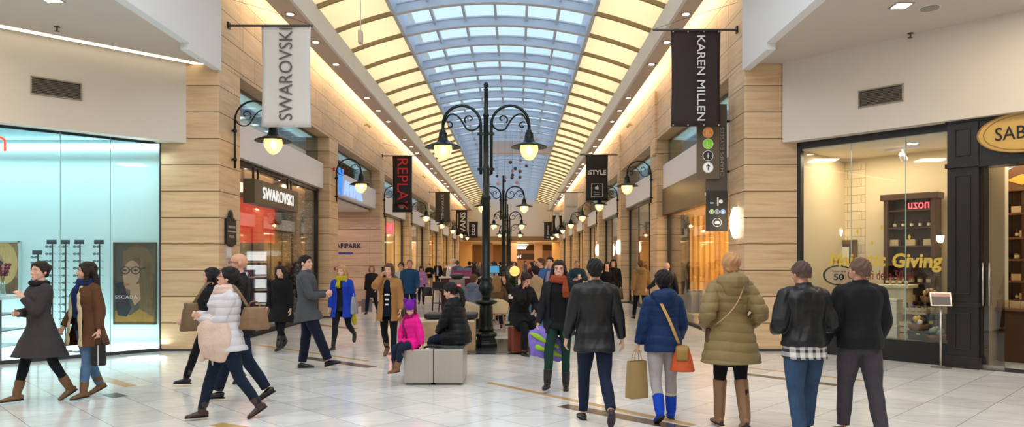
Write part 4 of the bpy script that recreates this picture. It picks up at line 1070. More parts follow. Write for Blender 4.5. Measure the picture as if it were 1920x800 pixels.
# racks of eyeglasses
lens_d = mat('spectacle_lens', C(120, 150, 156), 0.1); frame_d = mat('spectacle_frame', C(44, 40, 44), 0.35)
def spectacles(parent_loc):
    o = MB(); n = 8
    for s in (-1, 1):
        P = [(s * 0.035 + 0.028 * math.cos(2 * math.pi * i / n), 0, 0.02 * math.sin(2 * math.pi * i / n)) for i in range(n + 1)]
        o.tube(P, 0.0035, 4)
        o.tube([(s * 0.065, 0, 0.008), (s * 0.07, 0.06, 0.008), (s * 0.066, 0.12, -0.01)], 0.003, 4)
    o.tube([(-0.01, 0, 0.006), (0.01, 0, 0.006)], 0.003, 4)
    q = o.build('eyeglasses', frame_d, loc=parent_loc)
    l = MB()
    for s in (-1, 1): MB().ell((s * 0.035, 0, 0), (0.025, 0.002, 0.018), 8, 4).build('lens', lens_d, q)
    return tag(q, cat='eyeglasses')
eg = None
for r_, (px, z0, z1, nm) in enumerate(((95, 0.62, 1.98, 'second'), (120, 0.62, 1.98, 'third'), (147, 0.62, 1.98, 'fourth'), (184, 0.62, 1.98, 'rightmost'), (68, 1.05, 1.78, 'leftmost, shorter'))):
    Y = 13.62; x = at(px, Y)
    t = empty('eyewear_rack', (x, Y, 0), label='%s upright rack of spectacles in the cyan window' % nm, cat='display rack')
    MB().cyl((0, 0.05, 0.0), (0, 0.05, z1 + 0.12), 0.012).build('pole', frame_d, t); MB().box(-0.09, 0.09, 0.02, 0.035, z1 + 0.05, z1 + 0.13).build('header_plate', mat('rack_header', C(70, 76, 84), 0.4), t)
    MB().lathe([(0.14, 0), (0.14, 0.02), (0.02, 0.03)], 14, (0, 0.05, 0)).build('base', steel, t)
    for k in range(11 if r_ < 4 else 8):
        z = z1 - (z1 - z0) * k / (10 if r_ < 4 else 7)
        lab = 'thin framed spectacles hung on the %s rack' % nm
        if eg is None: eg = spectacles((x, Y - 0.06, z)); eg['label'] = lab; eg['group'] = 'spectacles on the %s rack' % nm
        else: dup(eg, (x, Y - 0.06, z), label=lab, group='spectacles on the %s rack' % nm)
        q = MB().cyl((0, 0.05, z), (0, -0.05, z), 0.004, n=4).build('peg', steel, t) if k % 2 == 0 else None
t = empty('display_table', (-8.88, 12.35, 0), label='white topped table with dark legs at the left end of the cyan window', cat='table')
MB().box(-0.95, 0.32, -0.4, 0.4, 1.06, 1.12).build('tabletop', mat('white_tabletop', C(226, 240, 240), 0.3), t)
for (x, y) in ((-0.7, -0.35), (0.27, -0.35), (-0.7, 0.35), (0.27, 0.35)): MB().box(x - 0.02, x + 0.02, y - 0.02, y + 0.02, 0, 1.06).build('leg', frame_d, t)
for k in range(3): MB().box(-0.7, 0.27, -0.35, 0.35, 0.25 + 0.27 * k, 0.27 + 0.27 * k).build('shelf', mat('smoked_shelf', C(70, 96, 104), 0.2), t)
t = empty('flower_vase', (-8.70, 12.2, 1.12), label='glass vase with dark red orchid stems on the white table', cat='vase')
MB().lathe([(0.04, 0), (0.045, 0.02), (0.03, 0.12), (0.04, 0.24)], 12).build('vase_body', glass_mat('vase_glass', (0.85, 0.95, 0.95), 0.2, opac=0.2), t, True)
st = MB()
for k in range(4): 
    a = k * 1.6; P = [(0, 0, 0.05), (0.02 * math.cos(a), 0.02 * math.sin(a), 0.3), (0.11 * math.cos(a), 0.08 * math.sin(a), 0.5 + 0.05 * (k % 2))]; MB().tube(P, 0.004, 5, 3).build('stem', mat('stem_green', C(60, 70, 40), 0.6), t)
    for q in range(4): MB().ell((0.11 * math.cos(a) * (0.5 + 0.18 * q), 0.08 * math.sin(a) * (0.5 + 0.18 * q), 0.36 + 0.055 * q), (0.035, 0.02, 0.03), 8, 5).build('blossom', mat('dark_red_petal', C(120, 34, 52), 0.6), t, True)
t = empty('shop_sign', (0, 0, 0), label='red curved letter of a shop sign cut by the left picture edge', cat='sign')
s_, z_, p_ = pt_on(LP, Lu, Ln, 0.08, -3, 268); t.location = p_ + Vector((0, 0, z_))
P = [(-0.09, 0, -0.09), (-0.09, 0, 0.03)] + [(0.09 * -math.cos(a), 0, 0.03 + 0.07 * math.sin(a)) for a in [math.pi * i / 8 for i in range(9)]] + [(0.09, 0, -0.12)]
MB().tube(P, 0.02, 8).build('red_letter', mat('lit_red_soft', C(230, 60, 40), 0.4, emit=0.9, ecol=(1, 0.12, 0.05, 1)), t, rz=R(45))

# ============================================================ RIGHT CORNER: DARK FRAMED GIFT SHOP
def rb(b, s0, s1, d0, d1, z0, z1): return b.add(*wallbox(RP, Ru, Rn, s0, s1, d0, d1, z0, z1))
sA, sB = s_on(RP, Ru, Rn, 0, 1497), s_on(RP, Ru, Rn, 0, 1774)
gift_cream = mat('gift_shop_cream', C(220, 202, 166), 0.7)
def brick_mat():
    m = bpy.data.materials.new('white_brick'); m.use_nodes = True; nt = m.node_tree; N = nt.nodes; L = nt.links; b = N['Principled BSDF']
    tc = N.new('ShaderNodeTexCoord'); mp = N.new('ShaderNodeMapping'); mp.inputs['Rotation'].default_value = (R(90), 0, 0)
    L.new(tc.outputs['Object'], mp.inputs[0])
    br = N.new('ShaderNodeTexBrick'); br.inputs['Scale'].default_value = 1; br.inputs['Brick Width'].default_value = 0.36; br.inputs['Row Height'].default_value = 0.17; br.inputs['Mortar Size'].default_value = 0.006
    br.inputs['Color1'].default_value = C(222, 206, 170); br.inputs['Color2'].default_value = C(212, 194, 156); br.inputs['Mortar'].default_value = C(160, 140, 104)
    L.new(mp.outputs[0], br.inputs['Vector']); L.new(br.outputs['Color'], b.inputs['Base Color']); b.inputs['Roughness'].default_value = 0.6
    return m
D = -1.9
struct(rb(MB(), -1.2, sB + 0.36, D - 0.1, D, 0, 3.95).build('wall_gift_back', gift_cream))
struct(MB().box(6.75, 8.2, 13.62 + 0.45, 13.62 + 0.5, 0, 3.95).build('wall_gift_side', gift_cream)) if False else None
struct(rb(MB(), sB + 0.30, sB + 0.36, D, -0.05, 0, 3.95).build('wall_gift_partition', gift_cream))
struct(rb(MB(), sA - 0.02, sA + 0.04, D, -0.05, 0, 3.95).build('wall_gift_end', gift_cream))
struct(rb(MB(), -1.2, 4.6, -6, 0.0, 3.80, 3.95).build('ceiling_gift', mat('gift_ceiling', C(226, 214, 190), 0.8)))
o = rb(MB(), s_on(RP, Ru, Rn, D + 0.02, 1532), s_on(RP, Ru, Rn, D + 0.02, 1622), D, D + 0.03, 0, 3.7).build('wall_brick_panel', brick_mat()); struct(o)
fr = MB(); rb(fr, sA, sA + 0.075, -0.06, 0.06, 0, 3.95); rb(fr, sA, sB + 0.05, -0.06, 0.06, 3.83, 3.97); rb(fr, sA, sB + 0.05, -0.06, 0.06, 0, 0.36)
g = struct(rb(MB(), sA + 0.07, sB, -0.006, 0.006, 0.36, 3.83).build('window_3', glass_mat('gift_glass', (0.97, 0.99, 0.97), 0.08, fk=0.35)))
fr.build('window_frame', mat('black_frame', C(24, 22, 22), 0.35), g)
for px in (1596, 1698): 
    s = s_on(RP, Ru, Rn, 0, px); rb(MB(), s - 0.004, s + 0.004, -0.008, 0.008, 0.36, 3.83).build('glazing', mat('glass_edge', C(150, 190, 190), 0.3), g)
sc_, _, pc = pt_on(RP, Ru, Rn, -0.9, 1640, 400)
area('gift_light', (pc.x, pc.y, 3.76), 1.6, 42, WARM2, (0, 0, math.atan2(Ru.y, Ru.x)), 1.0)
# lettering on the glass
def on_glass(px, py): s, z, p = pt_on(RP, Ru, Rn, 0.014, px, py); return p, z
gold_ink = mat('gold_leaf', C(214, 178, 74), 0.4, metal=0.2); maroon = mat('maroon_ink', C(120, 30, 30), 0.5)
p, z = on_glass(1661, 489); t = empty('window_lettering', (p.x, p.y, z), label='gold gothic Majestic Giving lettering on the gift shop glass', cat='lettering')
def wordz(body, px0, px1, py0, py1, m, t, bold, shear=0.0):
    a, za = on_glass(px0, py1); b_, zb = on_glass(px1, py0); c = (a + b_) / 2; zc = (za + zat(py0, a.y)) / 2
    w_ = (b_ - a).length; h_ = zat(py0, c.y) - zat(py1, c.y)
    M = frame((c.x - t.location.x, c.y - t.location.y, zat((py0 + py1) / 2, c.y) - t.location.z), Ru, (0, 0, 1))
    text('lettering', body, m, w_, h_, M, t, 0.003, bold, 1.0, shear)
wordz('Majestic', 1556, 1661, 474, 507, gold_ink, t, 0.03, 0.1); wordz('Giving', 1673, 1768, 474, 510, gold_ink, t, 0.03, 0.1)
p, z = on_glass(1650, 515); t = empty('window_lettering', (p.x, p.y, z), label='small maroon line of lettering below the gold words', cat='lettering')
wordz('Cadouri de la 50 lei', 1590, 1712, 506, 524, maroon, t, 0.0)
for k, (px, py) in enumerate(((1635, 455), (1653, 426), (1705, 444), (1608, 434), (1643, 534))):
    p, z = on_glass(px, py); o = MB().prism([(0, -0.05), (0.025, 0), (0, 0.05), (-0.025, 0)], 'y', -0.002, 0.002).build('gold_sticker', gold_ink, loc=(p.x, p.y, z), rz=math.atan2(Ru.y, Ru.x)); tag(o, 'small gold diamond sticker on the gift shop glass', 'sticker', 'gold stickers on the gift shop glass')
o = text('neon_sign', 'nozu', lit_red, 0.34, 0.11, Matrix.Identity(4), None, 0.01, 0.0)
s, z, p = pt_on(RP, Ru, Rn, -0.5, 1722, 385); o.matrix_world = frame((p.x, p.y, z), -Ru, (0, 0, 1)); tag(o, 'small red neon letters high inside the gift shop window', 'neon sign')
# helpers to stand things behind this glass: depth d, pixel column and pixel row of the base
def spot(d, px, py=None):
    s = s_on(RP, Ru, Rn, d, px); p = RP + Rn * d + Ru * s
    return p, (zat(py, p.y) if py is not None else 0)
rzR = math.atan2(Ru.y, Ru.x)                   # local +X along the glass, local +Y inwards
wood_d = mat('dark_walnut', C(74, 48, 30), 0.4, noise=0.25, nscale=3, stretch=(1, 1, 8)); wood_m = mat('aged_brown_wood', C(110, 74, 44), 0.5, noise=0.3, nscale=4)
p, _ = spot(-1.5, 1704); t = empty('tall_shelf_cabinet', (p.x, p.y, 0), rzR, 'tall dark walnut shelf cabinet standing inside the gift shop window', 'cabinet')
W_ = abs(s_on(RP, Ru, Rn, -1.5, 1655) - s_on(RP, Ru, Rn, -1.5, 1753)); H_ = zat(362, p.y)
b = MB(); b.box(-W_ / 2, W_ / 2, 0.26, 0.3, 0, H_); b.box(-W_ / 2, -W_ / 2 + 0.09, 0, 0.3, 0, H_); b.box(W_ / 2 - 0.09, W_ / 2, 0, 0.3, 0, H_); b.box(-W_ / 2 - 0.05, W_ / 2 + 0.05, -0.04, 0.3, H_ - 0.12, H_); b.box(-W_ / 2, W_ / 2, 0, 0.3, 0, 0.6)
b.build('carcass', wood_d, t, bevel=0.01)
SH = [0.95, 1.3, 1.65, 2.0, 2.35, 2.68]
for z in SH: MB().box(-W_ / 2 + 0.09, W_ / 2 - 0.09, 0.02, 0.26, z - 0.025, z).build('shelf', wood_d, t)
def prod(kind, loc, label, group, k=0):
    t = empty({'b': 'bottle', 'j': 'jar', 'x': 'gift_box'}[kind], loc, rzR, label, {'b': 'bottle', 'j': 'jar', 'x': 'box'}[kind], group)
    if kind == 'b':
        MB().lathe([(0.028, 0), (0.032, 0.01), (0.032, 0.09), (0.012, 0.12), (0.012, 0.14)], 10).build('bottle_body', mat('amber_bottle', C(70, 40, 20), 0.15), t, True); MB().lathe([(0.015, 0.14), (0.015, 0.165), (0.005, 0.167)], 10).build('cap', mat('black_cap', C(20, 18, 18), 0.4), t); MB().lathe([(0.033, 0.025), (0.033, 0.075)], 10).build('paper_label', mat('cream_label', C(220, 205, 170), 0.6), t)
    elif kind == 'j':
        MB().lathe([(0.045, 0), (0.05, 0.01), (0.05, 0.07), (0.045, 0.075)], 12).build('jar_body', mat('jar_cream', C(206, 190, 150), 0.3), t, True); MB().lathe([(0.052, 0.075), (0.052, 0.1), (0.02, 0.102)], 12).build('lid', mat('gold_lid', C(150, 120, 60), 0.3, metal=0.6), t)
    else:
        MB().box(-0.08, 0.08, -0.06, 0.06, 0, 0.12).build('box_body', mat('kraft_box', C(196, 172, 128), 0.7), t, bevel=0.004); MB().box(-0.085, 0.085, -0.01, 0.01, -0.0, 0.125).build('ribbon', mat('maroon_ribbon', C(110, 30, 34), 0.4), t)
    return t
protos = {}
def put(kind, loc, label, group, rz=rzR):
    if kind not in protos: protos[kind] = prod(kind, loc, label, group); return protos[kind]
    return dup(protos[kind], loc, rz, label, group)
def cab(t, x, y, z): return tuple(t.location + Matrix.Rotation(rzR, 3, 'Z') @ Vector((x, y, z)))
cabt = t
for zi, z in enumerate(SH[:5]):
    kinds = ('x', 'j', 'b', 'x', 'b')[zi]; n = (3, 5, 6, 3, 5)[zi]
    for k in range(n):
        x = (-W_ / 2 + 0.16) + (W_ - 0.32) * k / (n - 1)
        nm = {'b': 'small dark bottle with cream label', 'j': 'cream jar with gold lid', 'x': 'kraft box tied with maroon ribbon'}[kinds]
        put(kinds, cab(t, x, 0.14, z), nm + ' on the %s shelf of the walnut cabinet' % nth[zi], '%s products on the walnut cabinet' % nth[zi])
# brown framed mirror and oval fifty sign
p, _ = spot(-1.75, 1568); t = empty('framed_mirror', (p.x, p.y, zat(600, p.y)), rzR, 'brown wooden framed mirror leaning in the gift shop window', 'mirror')
W_ = abs(s_on(RP, Ru, Rn, -1.75, 1532) - s_on(RP, Ru, Rn, -1.75, 1607)); H_ = zat(450, p.y) - zat(600, p.y)
b = MB(); b.box(-W_ / 2, W_ / 2, 0, 0.05, 0, 0.09); b.box(-W_ / 2, W_ / 2, 0, 0.05, H_ - 0.09, H_); b.box(-W_ / 2, -W_ / 2 + 0.09, 0, 0.05, 0, H_); b.box(W_ / 2 - 0.09, W_ / 2, 0, 0.05, 0, H_); b.build('frame', wood_m, t, bevel=0.01)
MB().box(-W_ / 2 + 0.08, W_ / 2 - 0.08, 0.02, 0.04, 0.08, H_ - 0.08).build('mirror_glass', mat('dim_mirror', C(90, 84, 70), 0.08, metal=0.8), t)
MB().box(0.0, 0.26, 0.0, 0.01, H_ - 0.62, H_ - 0.14).build('white_leaflet', mat('leaflet', C(226, 220, 196), 0.5), t)
p, z = spot(-0.7, 1573, 516); t = empty('oval_sign', (p.x, p.y, 0), rzR, 'oval cream sign with the number 50 in a dark ring, on a thin foot', 'sign')
b = MB(); n = 32; b.prism([(0.32 * math.cos(2 * math.pi * i / n), z + 0.2 * math.sin(2 * math.pi * i / n)) for i in range(n)], 'y', 0, 0.02); b.build('sign_board', mat('rose_cream_board', C(216, 186, 160), 0.5), t)
b = MB(); vs = []; 
for i in range(n):
    a = 2 * math.pi * i / n
    for (k_, dy) in ((0.86, -0.004), (0.98, -0.004), (0.98, 0.0), (0.86, 0.0)): vs.append((0.32 * k_ * math.cos(a), dy, z + 0.2 * k_ * math.sin(a)))
b.add(vs, [(i * 4 + q, i * 4 + (q + 1) % 4, ((i + 1) % n) * 4 + (q + 1) % 4, ((i + 1) % n) * 4 + q) for i in range(n) for q in range(4)]).build('dark_ring', mat('black_ink', C(20, 18, 18), 0.5), t)
text('number', '50', mat('black_ink', C(20, 18, 18), 0.5), 0.2, 0.12, frame((0, -0.004, z - 0.03), (1, 0, 0), (0, 0, 1)), t, 0.003, 0.02); text('small_lettering', 'Cadouri de la', maroon, 0.26, 0.035, frame((0, -0.004, z + 0.08), (1, 0, 0), (0, 0, 1)), t, 0.003, 0.0)
MB().cyl((0, 0.03, 0.36), (0, 0.03, z), 0.01).build('pole', steel, t)
# window step, pedestal, crates, baskets
step_m = mat('whitewashed_boxes', C(206, 196, 180), 0.6, noise=0.15, nscale=6, stretch=(1, 1, 6))
o = struct(rb(MB(), sA + 0.08, sB, D, -0.08, 0, 0.36).build('floor_window_step', mat('window_step', C(150, 130, 100), 0.6)))
p, _ = spot(-0.95, 1683); t = empty('display_pedestal', (p.x, p.y, 0.36), rzR, 'cream panelled pedestal in front of the walnut cabinet', 'pedestal')
zt = zat(533, p.y) - 0.36
MB().box(-0.2, 0.2, -0.18, 0.18, 0, zt - 0.06).build('pedestal_body', mat('cream_pedestal', C(222, 212, 184), 0.5), t, bevel=0.01); MB().box(-0.27, 0.27, -0.24, 0.24, zt - 0.06, zt).build('top_slab', mat('cream_pedestal', C(222, 212, 184), 0.5), t, bevel=0.012); MB().prism([(0, 0.35), (0.05, 0.5), (0, 0.65), (-0.05, 0.5)], 'y', -0.186, -0.18).build('gold_emblem', gold_ink, t)
for k in range(4): put('b', cab(t, -0.16 + 0.11 * k, -0.05, zt), 'small dark bottle standing on the cream pedestal', 'bottles on the cream pedestal')
put('x', cab(t, -0.1, 0.12, zt), 'kraft box behind the bottles on the cream pedestal', None)
crate_m = mat('pale_crate_wood', C(196, 176, 140), 0.6, noise=0.2, nscale=6, stretch=(1, 1, 6))
def crate(px, d, base, w, h, lab, nb, kind='b'):
    p, _ = spot(d, px); t = empty('wooden_crate', (p.x, p.y, base), rzR, lab, 'crate')
    MB().box(-w / 2, w / 2, -0.12, 0.12, 0, 0.02).build('base', crate_m, t)
    f = MB()
    for y in (-0.12, 0.105):
        for k in range(3): f.box(-w / 2, w / 2, y, y + 0.015, 0.02 + k * h / 3, 0.02 + k * h / 3 + h / 4)
    for x in (-w / 2, w / 2 - 0.015): f.box(x, x + 0.015, -0.12, 0.12, 0.02, h)
    for x in (-w / 2, w / 2 - 0.02):
        for y in (-0.12, 0.1): f.box(x, x + 0.02, y, y + 0.02, 0, h + 0.02)
    f.build('slatted_side', crate_m, t)
    for k in range(nb): put(kind, cab(t, -w / 2 + 0.06 + (w - 0.12) * k / max(1, nb - 1), 0.0, 0.022), 'small %s standing in the %s' % ({'b': 'dark bottle', 'j': 'cream jar'}[kind], lab), 'products in the ' + lab)
    return t
crate(1718, -0.55, 0.78, 0.42, 0.10, 'upper pale crate beside the pedestal', 4)
crate(1704, -0.40, 0.36, 0.44, 0.30, 'tall pale crate at the foot of the pedestal', 3, 'j')
crate(1735, -0.70, 0.80, 0.40, 0.09, 'rear pale crate on stacked boxes', 3, 'j')
def boxstack(px, d, base, w, dd, h, lab, m=step_m):
    p, _ = spot(d, px); t = empty('gift_chest', (p.x, p.y, base), rzR, lab, 'box'); MB().box(-w / 2, w / 2, -dd / 2, dd / 2, 0, h * 0.78).build('box_body', m, t, bevel=0.008); MB().box(-w / 2 - 0.008, w / 2 + 0.008, -dd / 2 - 0.008, dd / 2 + 0.008, h * 0.78, h).build('lid', m, t, bevel=0.008); MB().box(-0.03, 0.03, -dd / 2 - 0.016, -dd / 2 - 0.008, h * 0.6, h * 0.72).build('clasp', gold_ink, t)
boxstack(1668, -0.32, 0.36, 0.36, 0.3, 0.24, 'whitewashed chest, lowest beside the man\'s back'); boxstack(1668, -0.32, 0.60, 0.34, 0.28, 0.24, 'whitewashed chest in the middle of the stack'); boxstack(1670, -0.32, 0.84, 0.3, 0.26, 0.2, 'whitewashed chest on top of the stack')
boxstack(1730, -0.80, 0.36, 0.5, 0.3, 0.42, 'pale chest carrying the upper crates'); boxstack(1726, -0.28, 0.36, 0.34, 0.2, 0.16, 'low dark gift chest by the glass', mat('dark_gift_box', C(60, 54, 52), 0.5))
boxstack(1752, -0.6, 0.36, 0.34, 0.3, 0.44, 'dark chest at the right end of the window', mat('dark_gift_box', C(60, 54, 52), 0.5))
def basket(px, d, base, lab, cols):
    p, _ = spot(d, px); t = empty('gift_basket', (p.x, p.y, base), rzR, lab, 'basket'); MB().lathe([(0.11, 0), (0.14, 0.02), (0.17, 0.11), (0.155, 0.11), (0.12, 0.03)], 14).build('basket_body', mat('wicker_brown', C(120, 84, 50), 0.7, bump=0.6, bscale=60), t, True)
    for k in range(7):
        a = k * 0.9; MB().ell((0.08 * math.cos(a) * (k > 0), 0.08 * math.sin(a) * (k > 0), 0.14 + 0.03 * (k % 3)), (0.045, 0.045, 0.05), 8, 6).build('wrapped_item', cols[k % len(cols)], t, True)
c1, c2, c3 = mat('yellow_wrap', C(220, 180, 70), 0.4), mat('cream_wrap', C(226, 214, 190), 0.5), mat('blue_grey_wrap', C(110, 130, 146), 0.5)
basket(1722, -0.28, 0.52, 'wicker basket of cream and dark wrapped soaps', [c2, mat('plum_wrap', C(80, 56, 66), 0.5), c1]); basket(1757, -0.22, 0.36, 'wicker basket of green and blue towels at the right end', [c3, mat('green_wrap', C(150, 168, 96), 0.5)])
basket(1745, -0.75, 0.98, 'basket topped with yellow bows in the gift window', [c1, mat('brass_wrap', C(150, 120, 60), 0.3, metal=0.5)]); basket(1598, -0.5, 0.36, 'basket of gold and dark parcels below the oval sign', [c1, mat('plum_wrap', C(80, 56, 66), 0.5)])
for (px, py, d, lab, sz) in ((1765, 452, -1.45, 'small brass wall light glowing at the right end of the gift window', 1), (1576, 440, -1.75, 'small brass wall light glowing above the brown mirror', -1)):
    p, z = spot(d, px, py); t = empty('wall_sconce', (p.x, p.y, z), rzR, lab, 'lamp')
    MB().tube([(0.0, 0.12, -0.1), (0.0, 0.02, -0.12), (0, -0.05, -0.08), (0, -0.05, -0.02)], 0.012, 8, 3).build('arm', mat('brass', C(170, 130, 60), 0.3, metal=0.8), t, True); MB().lathe([(0.03, -0.03), (0.05, 0.0), (0.065, 0.1)], 14, (0, -0.05, 0)).build('lamp_shade', mat('sconce_glow', C(255, 236, 196), 0.4, emit=7, ecol=(1, 0.8, 0.5, 1)), t, True)
p, z = spot(-1.0, 1692); t = empty('track_spotlight', (p.x, p.y, 3.8), rzR, 'white track spotlight under the gift shop ceiling', 'spotlight'); MB().box(-0.3, 0.3, -0.02, 0.02, -0.04, 0).build('track', white_band, t); MB().cyl((0, 0, -0.04), (0, 0.03, -0.12), 0.015).build('stem', white_band, t); MB().cyl((0, -0.04, -0.13), (0, 0.1, -0.22), 0.05, 0.06).build('lamp_head', white_band, t)
p, z = spot(-0.6, 1711); t = empty('recessed_lamp', (p.x, p.y, 3.8), label='round recessed lamp glowing in the gift shop ceiling', cat='ceiling light'); MB().lathe([(0.001, -0.013), (0.08, -0.013), (0.08, -0.018), (0.001, -0.018)], 16).build('lamp_lens', lens, t); MB().lathe([(0.08, 0), (0.1, 0), (0.1, -0.014), (0.08, -0.014)], 16).build('ring', white_band, t)

# pilaster and portal of the dark shop
s1, s2 = s_on(RP, Ru, Rn, 0.16, 1775), s_on(RP, Ru, Rn, 0.16, 1834)
def moulded(b, a0, a1, z0, z1, d):
    for k, (m, dd) in enumerate(((0.0, 0.02), (0.04, 0.0))):
        pass
    w = 0.018
    rb(b, a0, a1, d, d + 0.022, z0, z0 + w); rb(b, a0, a1, d, d + 0.022, z1 - w, z1); rb(b, a0, a0 + w, d, d + 0.022, z0, z1); rb(b, a1 - w, a1, d, d + 0.022, z0, z1)
b = MB(); rb(b, s1, s2, -0.2, 0.14, 0, 3.97); rb(b, s1 - 0.02, s2 + 0.02, -0.2, 0.18, 0, 0.14); rb(b, s1 - 0.015, s2 + 0.015, -0.2, 0.175, 0.14, 0.19)
rb(b, s1 - 0.015, s2 + 0.015, -0.2, 0.175, 0.98, 1.04); rb(b, s1 - 0.02, s2 + 0.02, -0.2, 0.19, 3.20, 3.27); rb(b, s1 - 0.02, s2 + 0.02, -0.2, 0.18, 3.92, 3.99)
mw = s2 - s1
moulded(b, s1 + 0.11, s2 - 0.11, 0.30, 0.88, 0.14); moulded(b, s1 + 0.11, s2 - 0.11, 1.18, 3.08, 0.14); moulded(b, s1 + 0.11, s2 - 0.11, 3.38, 3.82, 0.14)
struct(b.build('pillar_dark', black_wood, bevel=0.004))
s3 = s2 + 3.2
b = MB(); rb(b, s2, s3, -0.2, 0.12, 3.22, 3.97); rb(b, s2, s3, -0.2, 0.16, 3.19, 3.26); rb(b, s2, s3, -0.2, 0.17, 3.91, 3.99); rb(b, s2, s2 + 0.02, -0.3, 0.06, 0, 3.2)
struct(b.build('trim_portal', black_wood, bevel=0.004))
p = RP + Rn * 0.13 + Ru * s_on(RP, Ru, Rn, 0.13, 1921); z = zat(247, p.y)
t = empty('oval_shop_sign', (p.x, p.y, z), rzR, 'gold oval SABON sign on the black portal', 'sign')
n = 40; b = MB(); b.prism([(0.62 * math.cos(2 * math.pi * i / n), 0.31 * math.sin(2 * math.pi * i / n)) for i in range(n)], 'y', -0.045, 0.0); b.build('sign_board', mat('gold_sign', C(206, 168, 92), 0.4, noise=0.12, nscale=5), t, bevel=0.008)
for kk, r_ in ((1.0, 0.965), (0.86, 0.84)):
    vs = []
    for i in range(n):
        a = 2 * math.pi * i / n
        for (q, dy) in ((kk, -0.055), (r_, -0.055), (r_, -0.045), (kk, -0.045)): vs.append((0.62 * q * math.cos(a), dy, 0.31 * q * math.sin(a)))
    MB().add(vs, [(i * 4 + q, i * 4 + (q + 1) % 4, ((i + 1) % n) * 4 + (q + 1) % 4, ((i + 1) % n) * 4 + q) for i in range(n) for q in range(4)]).build('rim_line', mat('gold_rim', C(150, 112, 50), 0.4), t)
text('lettering', 'SABON', mat('black_ink', C(20, 18, 18), 0.5), 0.78, 0.2, frame((0.02, -0.046, 0), (1, 0, 0), (0, 0, 1)), t, 0.012, 0.0, 1.0, 0.0)
# glass door leaf with bar handles
d0, d1 = s_on(RP, Ru, Rn, 0.0, 1838), s_on(RP, Ru, Rn, 0.0, 1884)
p = RP + Rn * 0.0 + Ru * d0; t = empty('door_1', (p.x, p.y, 0), rzR); struct(t)
wd_ = d1 - d0
MB().box(0, wd_, -0.006, 0.006, 0.02, 3.18).build('door_glass', glass_mat('smoked_door_glass', (0.62, 0.58, 0.50), 0.15, fk=0.3), t)
MB().box(0, wd_, -0.015, 0.015, 0.0, 0.07).build('door_rail', steel, t)
hb = MB(); 
for x in (0.0 + 0.05, 0.14): MB().cyl((x, -0.06, 1.0), (x, -0.06, 1.68), 0.014).build('door_handle', steel, t, True)
# shop interior behind the door
struct(rb(MB(), s2, s3 + 2, -4.6, -4.5, 0, 3.9).build('wall_soap_shop_back', mat('soap_shop_brown', C(150, 112, 78), 0.6)))
for z_, nm in ((0, 0),):
    p = RP + Rn * -2.6 + Ru * s_on(RP, Ru, Rn, -2.6, 1918)
    t = empty('tall_shelf_cabinet', (p.x, p.y, 0), rzR, 'dark cabinet with a gabled top seen through the soap shop doorway', 'cabinet')
    b = MB(); b.box(-0.75, 0.75, 0.36, 0.4, 0.0, 3.0); 
    for x in (-0.75, -0.02, 0.69): b.box(x, x + 0.06, 0, 0.4, 0, 3.0)
    b.box(-0.75, 0.75, 0, 0.4, 0, 1.0); b.build('carcass', wood_d, t)
    MB().prism([(-0.85, 3.0), (0.85, 3.0), (0.85, 3.08), (0, 3.5), (-0.85, 3.08)], 'y', -0.05, 0.4).build('gable', wood_m, t); MB().prism([(-0.25, 3.2), (0, 3.1), (0.25, 3.2), (0, 3.3)], 'y', -0.06, -0.05).build('gold_emblem', gold_ink, t)
    for zz in (1.35, 1.75, 2.15, 2.6): MB().box(-0.72, 0.72, -0.02, 0.36, zz - 0.04, zz).build('shelf', wood_m, t)
    for ki, zz in enumerate((1.0, 1.35, 1.75, 2.15, 2.6)):
        for k in range(5):
            put('jbx'[(ki + k // 2) % 3], cab(t, -0.6 + 0.13 * k + (0.1 if k > 2 else 0), 0.08, zz), 'little %s on shelf %d of the gabled cabinet' % (('jar', 'bottle', 'ribboned box')[(ki + k // 2) % 3], ki + 1) if False else 'little %s, %s shelf of the gabled cabinet' % (('jar', 'bottle', 'ribboned box')[(ki + k // 2) % 3], nth[ki]), 'small goods on the gabled cabinet, %s shelf' % nth[ki])
p = RP + Rn * -1.5 + Ru * s_on(RP, Ru, Rn, -1.5, 1925)
t = empty('shop_counter', (p.x, p.y, 0), rzR, 'dark wooden counter inside the soap shop doorway', 'counter'); MB().box(-0.35, 0.9, -0.25, 0.35, 0, 0.86).build('counter_body', wood_d, t, bevel=0.01); MB().box(-0.4, 0.95, -0.3, 0.4, 0.86, 0.91).build('worktop', wood_m, t, bevel=0.01)
for k in range(5): put('x', cab(t, -0.3 + 0.17 * k, -0.1, 0.91), 'ribboned kraft box standing on the dark counter', 'boxes on the soap shop counter')
area('soap_shop_light', (p.x + 0.3, p.y + 0.6, 3.7), 1.6, 34, WARM2, (0, 0, 0), 1.6)
struct(MB().add(*wallbox(RP, Ru, Rn, s2, s3, -0.3, 0.1, 0, 0.012)).build('floor_doorstep', granite))
# information stand
t = empty('information_stand', (at(1764, 11.52), 11.52, 0), R(-20), 'steel information stand with a tilted framed leaflet by the dark pilaster', 'stand')
MB().lathe([(0.15, 0), (0.15, 0.008), (0.03, 0.016)], 20).build('base', steel, t); MB().cyl((0, 0, 0.01), (0, 0, 1.0), 0.018).build('pole', steel, t, True)
Mt = Matrix.Translation((0, 0, 1.1)) @ Matrix.Rotation(R(62), 4, 'X')
b = MB().box(-0.15, 0.15, -0.12, 0.12, -0.012, 0.0); b.xf(Mt).build('board', steel, t); MB().box(-0.13, 0.13, -0.10, 0.10, 0.0, 0.003).xf(Mt).build('leaflet', mat('leaflet_dark', C(90, 84, 84), 0.4), t); MB().box(-0.13, 0.13, 0.04, 0.10, 0.003, 0.005).xf(Mt).build('leaflet_header', mat('leaflet_rose', C(196, 150, 140), 0.4), t)

